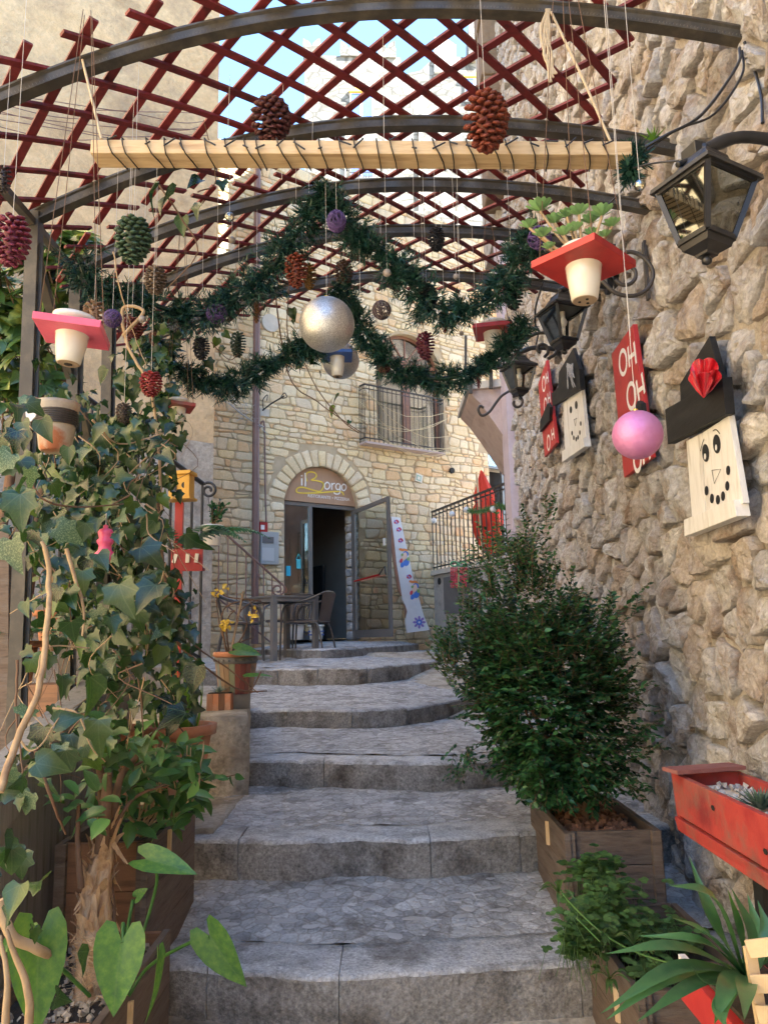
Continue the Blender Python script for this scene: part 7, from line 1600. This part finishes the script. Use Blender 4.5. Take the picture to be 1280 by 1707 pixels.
# umbrella shrub at upper left
sc_ = thing('umbrella_shrub', (-2.4, 4.4, gz(4.4)), 'variegated umbrella shrub with yellow green leaves behind the left posts', 'shrub'); Ms = []
q = MB()
for p in blob(40, 500, 85, 95, 75, 4.0, 4.9, rg) + blob(100, 450, 60, 60, 26, 4.0, 4.8, rg) + blob(25, 620, 60, 60, 30, 4.0, 4.8, rg):
    up = Vector((rg.gauss(0, .5), -.6 + rg.gauss(0, .3), .6)).normalized(); u = up.orthogonal().normalized(); v = up.cross(u); q.tube([p, p - up * .1 - Vector((0, 0, .1))], .004, 4)
    for k in range(8): a = k * .785 + rg.uniform(-.2, .2); d = (u * math.cos(a) + v * math.sin(a)) + up * .15; Ms.append(frame(p + d * .02, d, up, rg.uniform(.11, .16)))
scatter('leaves', OVAL[0], OVAL[1], Ms, m_scheff, sc_); q.tube([Vector((-2.4, 4.45, gz(4.4))), at(50, 600, 4.45), at(60, 470, 4.45)], .03, 8); q.tube([Vector((-2.3, 4.5, gz(4.4))), at(110, 620, 4.5), at(100, 480, 4.5)], .022, 8); q.build('stems', m_vine2, sc_)
# dark shrub mass low behind fence
bs_ = thing('background_shrub', (-2.2, 4.6, gz(4.6)), 'leafy dark shrub filling the gap behind the fence and ivy', 'shrub'); Ms = [leafM(p, rg.uniform(.05, .09), rg, .3) for p in blob(90, 720, 100, 110, 260, 4.2, 5.2, rg) + blob(40, 900, 80, 100, 160, 4.0, 5.0, rg)]
scatter('leaves', OVAL[0], OVAL[1], Ms, m_ivy, bs_); q = MB(); q.tube([Vector((-2.2, 4.6, gz(4.6))), at(80, 760, 4.6)], .02, 6); q.build('stem', m_vine2, bs_)
# peeling trunk and its leafy shrub
P = [(150, 1690), (158, 1600), (160, 1500), (172, 1420), (182, 1360)]
tk = thing('peeling_trunk_tree', at(152, 1690, 2.35), 'tree with shaggy peeling orange bark trunk in the left planter', 'tree')
q = MB(); pp = pxpath([(a, b_, 2.35 + .05 * i) for i, (a, b_) in enumerate(P)], 8); n = len(pp)
vs = []; fs = []; K = 20
for i, p in enumerate(pp):
    r0 = (.050 - .022 * i / n)
    for k in range(K): a = 2 * math.pi * k / K; r_ = r0 * (1 + .5 * noise.noise(Vector((math.cos(a) * 1.5, math.sin(a) * 1.5, p.z * 9))) + .25 * noise.noise(Vector((math.cos(a) * 4, math.sin(a) * 4, p.z * 25)))); vs.append(p + Vector((r_ * math.cos(a), r_ * math.sin(a), 0)))
fs = [(i * K + k, i * K + (k + 1) % K, (i + 1) * K + (k + 1) % K, (i + 1) * K + k) for i in range(n - 1) for k in range(K)]; q.add(vs, fs, 0, True); q.build('trunk', m_bark, tk)
STRIP = ([(-.5, 0, 0), (.5, 0, 0), (.45, .35, .1), (-.4, .35, .12), (.35, .7, .3), (-.3, .7, .28), (.15, 1, .62), (-.1, 1, .6)], [(0, 1, 2, 3), (3, 2, 4, 5), (5, 4, 6, 7)])
Ms = []
for k in range(170):
    i = rg.randrange(n - 1); p = pp[i]; a = rg.uniform(0, 6.28); o = Vector((math.cos(a), math.sin(a), 0)); y = Vector((o.x * .15 + rg.gauss(0, .18), o.y * .15 + rg.gauss(0, .15), rg.choice((1, 1, -1)) * rg.uniform(.6, 1))); Ms.append(frame(p + o * (.04 - .016 * i / n), y, o, (rg.uniform(.015, .04), rg.uniform(.04, .10), rg.uniform(.01, .04))))
scatter('bark_flakes', STRIP[0], STRIP[1], Ms, m_bark, tk)
Ms = []
for k in range(260): p = at(rg.uniform(125, 185), rg.uniform(1560, 1680), rg.uniform(2.2, 2.4)); Ms.append(frame(p, Vector((rg.gauss(0, 1), rg.gauss(-.3, .5), rg.gauss(0, .6))), rv(), (.0016, rg.uniform(.04, .10), .02)))
scatter('dry_fibres', STRIP[0], STRIP[1], Ms, m_vine, tk)
q = MB()
for pts_, r0 in (([(178, 1400, 2.5), (172, 1340, 2.5), (165, 1270, 2.5), (150, 1230, 2.5)], .016), ([(182, 1395, 2.5), (192, 1340, 2.52), (205, 1290, 2.55), (230, 1260, 2.6)], .015), ([(170, 1420, 2.48), (178, 1330, 2.46), (180, 1290, 2.45)], .022), ([(135, 1480, 2.4), (130, 1400, 2.4), (132, 1340, 2.4)], .010), ([(185, 1460, 2.5), (192, 1560, 2.45), (190, 1620, 2.45)], .009), ([(190, 1380, 2.5), (225, 1330, 2.55), (275, 1308, 2.6)], .007), ([(200, 1285, 2.55), (240, 1270, 2.6)], .006)): vine(q, pts_, r0, r0 * .6)
q.build('branches', m_vine2, tk, kind='stuff')
sl_ = thing('leafy_shrub', at(230, 1400, 2.75), 'bright green oval leaved shrub around the top of the peeling trunk', 'shrub'); Ms = []; parts_ = []
for a in ((270, 1290, 65, 55, 110, 2.5, 3.0), (190, 1240, 50, 40, 40, 2.4, 2.8), (230, 1350, 70, 40, 70, 2.6, 3.0), (150, 1320, 50, 60, 24, 2.3, 2.6), (320, 1320, 25, 50, 30, 2.7, 2.95), (300, 1260, 40, 30, 30, 2.7, 3.0)):
    for p in blob(*a, rg): y = Vector((rg.gauss(0, .8), rg.gauss(-.2, .5), rg.gauss(0, .5))); parts_.append(frame(p, y, Vector((rg.gauss(0, .4), -.4, 1)), rg.uniform(.055, .10)))
mm = meshof('leaf', OVAL, leafcol('shrub_leaf', (.04, .12, .03), (.07, .17, .04), (.03, .08, .035), pal=[(.04, .12, .03), (.09, .2, .05), (.03, .09, .03), (.06, .15, .05), (.14, .26, .06)], palamt=.6))
mm.materials[0] = veined(mm.materials[0], 'shrub_leaf_veined', 'pinnate')
for M in parts_[:300]: L, Rq, Sc = M.decompose(); inst('leaf', mm, sl_, L, Rq.to_matrix(), Sc.x)
q = MB()
for k in range(14): x = rg.uniform(200, 320); vine(q, [(230 + rg.uniform(-20, 20), 1395, 2.8), (x, 1340, 2.75), (x + rg.uniform(-20, 30), rg.uniform(1230, 1290), 2.75)], .004, .002)
q.build('twigs', m_vine, sl_, kind='stuff')
q = MB(); vine(q, [(330, 1300, 2.9), (370, 1296, 2.95), (400, 1290, 3.0)], .003); o = q.build('twig', m_vine2, sl_); Ms = [leafM(at(x, y, 2.95), .05, rg, .2) for x, y in ((340, 1292), (352, 1290), (362, 1295), (374, 1290), (385, 1293), (392, 1292), (328, 1285), (345, 1300))]; scatter('twig_leaves', OVAL[0], OVAL[1], Ms, mm.materials[0], sl_)
# elephant ear plants
ee = thing('elephant_ear_plant', at(210, 1660, 2.3), 'elephant ear plant with large heart shaped green leaves at bottom left', 'plant')
m_earv = veined(m_elephant, 'elephant_ear_veined', 'pinnate')
def ear(px, py, Y, L_px, yv, nv, w=1.0, st_=None):
    p = at(px, py, Y); L_ = L_px / ppm(p); M = frame(p, yv, nv, (L_ * w, L_, L_)); v2, f2 = [], []
    half = [(.001, .0), (.12, -.24), (.25, -.27), (.36, -.1), (.38, .1), (.35, .3), (.27, .52), (.15, .76), (.001, 1)]; rows = 5; n_ = len(half)
    for i, (x, y) in enumerate(half):
        c = min(max(y, 0), 1)
        for j in range(-rows, rows + 1): t = abs(j) / rows; xx = x * j / rows; yy = c + (y - c) * t ** 1.5; v2.append((xx, yy, .18 * abs(xx) * (1.2 - yy) - .16 * yy * yy + .012 * math.sin(yy * 22 + t * 3) * t))
    K = 2 * rows + 1; f2 = [(i * K + j, i * K + j + 1, (i + 1) * K + j + 1, (i + 1) * K + j) for i in range(n_ - 1) for j in range(K - 1)]
    me = meshof('leaf', (v2, f2), m_earv); Lc, Rq, Sc = M.decompose(); inst('leaf', me, ee, Lc, Rq.to_matrix(), tuple(Sc)); 
    if st_: q_ = MB(); q_.tube(pxpath(st_, 6), [.005] * (6 * (len(st_) - 1) + 1), 6); q_.build('leaf_stalk', m_elephant, ee)
ear(203, 1568, 2.05, 112, Vector((-.05, -.25, -1)), Vector((.05, -1, .35)), 1.0, [(205, 1572, 2.05), (206, 1540, 2.1), (212, 1600, 2.25), (200, 1670, 2.3)])
ear(350, 1560, 2.15, 100, Vector((.75, -.2, -1)), Vector((-.5, -1, .45)), .85, [(350, 1562, 2.15), (320, 1570, 2.2), (250, 1610, 2.3), (215, 1660, 2.3)])
ear(245, 1432, 2.3, 92, Vector((1, -.3, -.12)), Vector((0, -.75, .8)), .7, [(245, 1432, 2.3), (262, 1470, 2.35), (225, 1600, 2.35), (210, 1660, 2.3)])
ear(65, 1560, 1.75, 150, Vector((.1, -.2, -1)), Vector((.35, -1, .2)), .8, [(65, 1560, 1.75), (90, 1600, 1.9), (150, 1660, 2.1)])
ear(45, 1545, 1.9, 70, Vector((-.8, -.1, -.7)), Vector((0, -1, .3)), .6)
ear(262, 1600, 2.05, 95, Vector((0, -.1, -1)), Vector((1, -.25, 0)), .35)
ear(228, 1495, 2.35, 26, Vector((.6, -.3, .5)), Vector((0, -1, .5)), 1.0, [(222, 1500, 2.35), (212, 1560, 2.35), (205, 1650, 2.35)])
ear(395, 1084, 4.85, 44, Vector((1, -.3, -.1)), Vector((0, -.7, .8)), .9); ear(415, 1128, 4.8, 40, Vector((.8, 0, .1)), Vector((0, -.4, .9)), .5)
# potted stems in the terracotta pot
sp_ = thing('canna_shoots', tp1 + Vector((0, 0, .3)), 'pale yellow green shoots growing in the big terracotta pot', 'plant'); Ms = []
BLADE = ([(-.05, 0, 0), (.05, 0, 0), (.06, .35, .02), (-.06, .35, .02), (.05, .7, .1), (-.05, .7, .1), (.004, 1, .26), (-.004, 1, .26)], [(0, 1, 2, 3), (3, 2, 4, 5), (5, 4, 6, 7)])
for k in range(60): a = rg.uniform(0, 6.28); r_ = rg.uniform(0, .12); d = Vector((math.cos(a) * .35, math.sin(a) * .3, 1)); Ms.append(frame(tp1 + Vector((r_ * math.cos(a), r_ * math.sin(a), .3)), d, -Vector((math.cos(a), math.sin(a), 0)), (.16, rg.uniform(.14, .34), .2)))
scatter('shoots', BLADE[0], BLADE[1], Ms, m_bright, sp_)
# ferns
def fern(label, c, n, L_, spread=(1, 1)):
    t = thing('fern', c, label, 'fern'); Ms = []; q = MB()
    for k in range(n):
        a = 2 * math.pi * k / n + rg.uniform(-.2, .2); d = Vector((math.cos(a) * spread[0], math.sin(a) * spread[1], 0)); P = [c + d * (L_ * t_) + Vector((0, 0, L_ * (1.0 * t_ - .85 * t_ * t_))) for t_ in [j / 12 for j in range(13)]]; q.tube(P, .0016, 4)
        for j in range(1, 12):
            for r2 in (0, .5):
                pp_ = P[j].lerp(P[min(j + 1, 12)], r2); tan = (P[j + 1 if j < 12 else 12] - P[j - 1]).normalized()
                for sg in (-1, 1): side = tan.cross(Vector((0, 0, 1))).normalized() * sg; Ms.append(frame(pp_, side + tan * .3, Vector((0, 0, 1)), L_ * .22 * math.sin(math.pi * (j / 12) ** .7) + .006))
    SM = leafmesh([(.001, 0), (.14, .2), (.1, .7), (.001, 1)], .1, .2); scatter('fronds', SM[0], SM[1], Ms, m_fern, t); q.build('frond_stems', m_fern, t, kind='stuff')
fern('bluish green fern in the brown pot behind the nearest post', fp + Vector((0, 0, .19)), 16, .22); fern('dense fern in the dark pot at the left edge', fp2 + Vector((0, 0, .2)), 18, .26)
fern('long fern frond arching by the black handrail', at(300, 925, 4.6), 7, .55, (1, .4))
# dry branches and yellow flowers in the stave pot
t = thing('orchid_branches', pt_ + Vector((0, 0, .36)), 'bare twisted branches with yellow flowers and a stake in the stave pot', 'plant'); q = MB(); c5 = lambda a: [(x, y, 5.0 + dz) for x, y, dz in a]
q2 = MB(); q2.bar(at(385, 1088, 5.0), at(406, 985, 5.0), .02, .012); q2.build('stake', m_edge, t)
for a in ([(380, 1090, 0), (372, 1060, 0), (366, 1040, .02), (360, 1000, .02)], [(385, 1090, 0), (392, 1055, 0), (400, 1020, 0), (430, 1000, .1), (440, 1010, .1)], [(388, 1085, 0), (402, 1070, .05), (425, 1062, .1)], [(378, 1090, 0), (370, 1030, -.05), (380, 1010, 0), (400, 1003, 0), (416, 1000, 0), (425, 1030, 0)], [(390, 1080, 0), (405, 1060, 0), (412, 1040, 0), (408, 1025, 0)], [(358, 980, 0), (380, 995, 0), (420, 1000, 0), (445, 1006, .05)], [(382, 1090, 0), (378, 1050, 0), (382, 1028, 0), (392, 1018, 0), (384, 1020, 0)]): vine(q, c5(a), .006, .003)
q.build('branch', m_vine2, t, kind='stuff'); Ms = []
for px, py, n_ in ((378, 1037, 18), (420, 1028, 10), (362, 988, 10), (376, 978, 8), (373, 1044, 10), (425, 1022, 6)):
    for k in range(n_): p = at(px + rg.uniform(-6, 6), py + rg.uniform(-6, 6), 4.95); Ms.append(frame(p, rv(), Vector((0, -1, .3)), rg.uniform(.02, .04)))
scatter('yellow_petals', OVAL[0], OVAL[1], Ms, mat('yellow_petal', (.75, .5, .05), (.8, .6, .1), rough=.6, bump=0), t); 
# ------------------------------------------------------------------ big bush on the right
bush = thing('dark_bush', (.83, 3.37, -.78), 'big dark green small leaved bush in the right planter, reaching over the steps', 'bush')
rg = random.Random(5); SL = leafmesh([(.001, 0), (.24, .3), (.22, .65), (.001, 1)], .3, .15); Ms = []; tw_ = MB(); root = Vector((.83, 3.37, -.78))
def spray(p, d, L_, n, sz, jitter=.25):
    d = d.normalized(); side = d.cross(Vector((0, 0, 1)));
    side = side.normalized() if side.length > .1 else Vector((1, 0, 0)); tw_.tube([p, p + d * L_], .0012, 3, cap=False)
    for j in range(n):
        q = p + d * L_ * (j + .5) / n
        for sg in (-1, 1): y = side * sg * .9 + d * .7 + rv(jitter); Ms.append(frame(q, y, Vector((0, -.25, 1)) + rv(.35), sz * rg.uniform(.7, 1.2)))
cb = at(902, 1165, 3.3)
for k in range(2300):
    u = rv(); u.x, u.y, u.z = u.x, u.y, u.z; n3 = (abs(u.x) ** 4 + abs(u.y) ** 4 + abs(u.z) ** 4) ** .25; u /= n3; f_ = rg.uniform(.25, 1) ** .45 * (1 + .42 * noise.noise(u * 1.7 + Vector((3, 1, 7))) + .22 * noise.noise(u * 5)); p = cb + Vector((u.x * (.325 if u.z > -.2 else .325 * (1.12 + .55 * u.z)) + .05 * u.z * (u.z < 0) * -1, u.y * .30, u.z * (.46 if u.z < 0 else .30) + .02)) * f_
    if p.x > RW.w(p.y, 0).x - .06: p.x = RW.w(p.y, 0).x - .06 - rg.uniform(0, .1)
    if p.z < -.60: p.z = -.60 + rg.uniform(0, .12); p.x = .84 + (p.x - .84) * .75; p.y = max(p.y, 3.12)
    if p.x < .56 - .35 * min(1, max(0, p.z + .6)): p.x += .1
    d = u.normalized() * .8 + Vector((-.05, -.25, .2)) + rv(.35); spray(p, d, rg.uniform(.06, .13) * (1.5 if rg.random() < .12 else 1), 7, rg.choice((.022, .027, .032)))
for px0, py0, px1, py1, n_ in ((870, 1010, 870, 930, 26), (830, 1020, 815, 950, 34), (910, 1010, 920, 960, 26), (795, 1050, 780, 985, 30), (950, 1040, 965, 1000, 22), (885, 980, 880, 870, 14), (850, 960, 840, 890, 14), (780, 1110, 745, 1080, 36), (800, 1240, 770, 1270, 14), (905, 960, 915, 850, 14), (890, 1000, 870, 930, 50)):
    for k in range(n_): t_ = rg.random(); w = 26 * (1.1 - t_ * .8); p = at(px0 + (px1 - px0) * t_ + rg.gauss(0, w * .6), py0 + (py1 - py0) * t_ + rg.gauss(0, 10), 3.3 + rg.uniform(-.15, .15)); spray(p, Vector((rg.gauss((px1 - px0) * .01, .35), rg.gauss(0, .3), 1 if py1 < py0 else -.4)), rg.uniform(.06, .14), 6, .024)
scatter('leaves', SL[0], SL[1], Ms, m_box, bush); tw_.build('twigs', m_vine2, bush, kind='stuff')
q = MB()
for k in range(9): e = cb + Vector((rg.uniform(-.28, .25), rg.uniform(-.2, .2), rg.uniform(-.1, .45))); q.tube(smoothpath([root + rv(.015), root.lerp(e, .4) + rv(.03), e], 5), [.016 - .0012 * j for j in range(11)], 6)
q.build('trunk_stems', m_vine2, bush, kind='stuff')
# sapling with lighter leaves behind the bush
sb = thing('pale_shrub', (.72, 4.4, -.7), 'lighter yellow green shrub showing behind the top and left side of the dark bush', 'shrub'); Ms = []; tw_ = MB(); cb2 = at(850, 985, 4.4)
for k in range(150): u = rv().normalized(); p = cb2 + Vector((u.x * .2, u.y * .15, u.z * .30)) * rg.uniform(.4, 1.1); spray(p, u + Vector((0, 0, .6)), rg.uniform(.08, .18), 6, .032)
for k in range(60): p = at(752 + rg.gauss(0, 12), 1100 + rg.gauss(0, 22), 4.3); spray(p, Vector((rg.gauss(-.3, .5), -.2, .7)), .10, 6, .03)
scatter('leaves', SL[0], SL[1], Ms, leafcol('pale_shrub_leaf', (.05, .11, .03), (.09, .17, .04), (.16, .2, .06), var=.4), sb); tw_.tube([(.72, 4.4, -.7), cb2], .012, 6); tw_.tube([(.72, 4.4, -.7), at(760, 1110, 4.3)], .010, 6); tw_.build('twigs', m_vine2, sb, kind='stuff')
# groundcover and weeds
gc = thing('clover_groundcover', (.84, 2.65, -1.02), 'light green small leaved groundcover spilling over the lower right planter', 'groundcover'); Ms = []; tw_ = MB()
RND = leafmesh([(.001, 0), (.35, .1), (.48, .5), (.3, .9), (.001, 1)], .15, .1)
for cx, cy, rx, ry, n_, Y0, Y1 in ((1010, 1500, 60, 45, 190, 2.5, 2.95), (980, 1550, 45, 40, 210, 2.3, 2.6), (1060, 1550, 50, 40, 150, 2.45, 2.8), (990, 1450, 50, 30, 150, 2.75, 2.95), (955, 1575, 28, 25, 60, 2.3, 2.5), (1120, 1560, 50, 30, 90, 2.5, 2.8), (1085, 1620, 40, 20, 60, 2.3, 2.5)):
    for k in range(n_):
        x, y = rg.gauss(0, .5), rg.gauss(0, .5); p = at(cx + x * rx, cy + y * ry, rg.uniform(Y0, Y1))
        for j in range(3): a = j * 2.09 + rg.random(); Ms.append(frame(p, Vector((math.cos(a), math.sin(a), rg.uniform(-.2, .3))), Vector((0, -.4, 1)), rg.uniform(.013, .026)))
        if k % 3 == 0: tw_.tube([p, p + Vector((rg.gauss(0, .02), rg.gauss(0, .02), -.08))], .001, 3, cap=False)
scatter('leaves', RND[0], RND[1], Ms, m_clover, gc); tw_.build('runners', m_clover, gc, kind='stuff')
def strapleaf(pts_, w, mt, par, nm='strap_leaf'):
    P = pxpath(pts_, 6); m = MB(); vs = []; n = len(P)
    for i, p in enumerate(P):
        t_ = i / (n - 1); d = (P[min(i + 1, n - 1)] - P[max(i - 1, 0)]).normalized(); s_ = d.cross(Vector((0, -.5, 1))); s_ = s_.normalized() if s_.length > .1 else Vector((1, 0, 0)); ww = w * (.55 + .45 * math.sin(math.pi * min(1, t_ * 1.2))) * (1 if t_ < .6 else max(.02, 1 - ((t_ - .6) / .4) ** 2)); up = s_.cross(d)
        vs += [p - s_ * ww + up * ww * .35, p, p + s_ * ww + up * ww * .35]
    m.add(vs, [(3 * i + j, 3 * i + j + 1, 3 * i + j + 4, 3 * i + j + 3) for i in range(n - 1) for j in (0, 1)], 0, True); return m.build(nm, mt, par)
cl = thing('clivia_plant', at(1240, 1660, 1.85), 'strap leaved clivia with long arching glossy leaves at bottom right', 'plant')
B0 = (1238, 1625, 1.85)
for mid, tip, w in (((1190, 1540, 1.8), (1148, 1428, 1.85), .017), ((1190, 1500, 1.75), (1112, 1475, 1.7), .018), ((1180, 1560, 1.7), (1120, 1530, 1.6), .016), ((1130, 1580, 1.65), (1008, 1590, 1.6), .015), ((1130, 1615, 1.6), (1000, 1690, 1.5), .017), ((1120, 1630, 1.6), (1010, 1700, 1.5), .017), ((1160, 1640, 1.6), (1060, 1704, 1.5), .015), ((1250, 1560, 1.8), (1218, 1480, 1.8), .018), ((1260, 1560, 1.9), (1245, 1490, 1.95), .016), ((1275, 1560, 1.85), (1262, 1500, 1.9), .014), ((1180, 1640, 1.6), (1150, 1610, 1.55), .010), ((1215, 1640, 1.55), (1190, 1707, 1.45), .020), ((1242, 1640, 1.55), (1240, 1700, 1.4), .020), ((1200, 1680, 1.5), (1210, 1715, 1.4), .015), ((1170, 1570, 1.7), (1060, 1560, 1.7), .013), ((1285, 1600, 1.8), (1310, 1560, 1.7), .016)):
    strapleaf([B0, mid, tip], w, m_strap, cl)
strapleaf([(1242, 1630, 1.84), (1232, 1560, 1.8), (1212, 1482, 1.78)], .018, m_elephant, cl)
sd_ = thing('spider_plantlets', at(1030, 1600, 2.2), 'pale runners with small spider plant tufts hanging over the lower right planter', 'plant')
q = MB(); q.tube(pxpath([(1180, 1620, 1.9), (1080, 1595, 2.0), (1010, 1560, 2.1), (950, 1505, 2.2), (925, 1470, 2.25)], 6), .0025, 5); q.tube(pxpath([(1000, 1570, 2.1), (960, 1530, 2.15)], 4), .002, 5); q.build('runner', m_elephant, sd_, kind='stuff')
for cx, cy, n_, L_ in ((930, 1488, 7, 34), (1015, 1632, 8, 36), (1055, 1575, 8, 40), (1068, 1598, 6, 30), (1002, 1560, 5, 24)):
    for k in range(n_): a = rg.uniform(0, 6.28); strapleaf([(cx, cy, 2.1), (cx + math.cos(a) * L_ * .5, cy + math.sin(a) * L_ * .35 - 8, 2.05), (cx + math.cos(a) * L_, cy + math.sin(a) * L_ * .7 + 2, 2.0)], .005, m_clover, sd_)
# sprout on the wall top right and leaf litter
rt = thing('wall_sprout', at(1090, 225, 2.7), 'small green sprout growing from the wall beside the beam end', 'plant'); scatter('leaves', SPIKE[0], SPIKE[1], rosette(at(1088, 235, 2.6), .06, 22, m_bright, rt, 8), m_bright, rt)
chips('scattered dry leaf bits on the steps', -.6, .7, 2.9, 3.4, -.98, 0, m_chip, .01, 'leaf_litter', 'leaf litter') if False else None
# garland and small fir on the terrace
ft = thing('terrace_fir', TP.w(Lw * .82, TZ + .03, -.6), 'dark slim fir tree behind the terrace railing, right of the red parasol', 'tree'); c = TP.w(Lw * .80, TZ + .03, -.55); Ms = []
q = MB(); q.tube([c, c + Vector((0, 0, 1.5))], .03, 6); q.build('trunk', m_vine2, ft)
for k in range(5200):
    z = rg.random() ** 1.25; r_ = .42 * (1 - z) + .03; a = rg.uniform(0, 6.28); o = Vector((math.cos(a), math.sin(a), 0)); Ms.append(frame(c + o * r_ * rg.uniform(.3, 1) + Vector((0, 0, .15 + 1.45 * z)), o + Vector((0, 0, .4)) + rv(.4), rv(), (.004, rg.uniform(.05, .09), 1)))
scatter('needles', [(-1, 0, 0), (1, 0, 0), (0, 1, 0)], [(0, 1, 2)], Ms, m_pine, ft, smooth=False)
tg = thing('railing_garland', TP.pt(835, 845, .05), 'thin green tinsel garland wound along the terrace rail near the parasol', 'garland'); Ms = []
for k in range(1800): t_ = rg.random(); p = TP.pt(780 + 95 * t_, 851 - 7 * t_ + 3 * math.sin(t_ * 9), .04); Ms.append(frame(p + rv(.02), rv(), rv(), (.004, rg.uniform(.04, .06), 1)))
scatter('needles', [(-1, 0, 0), (1, 0, 0), (0, 1, 0)], [(0, 1, 2)], Ms, mat('green_tinsel', (.05, .16, .03), (.09, .22, .05), rough=.5, bump=0, var=.4), tg, smooth=False)
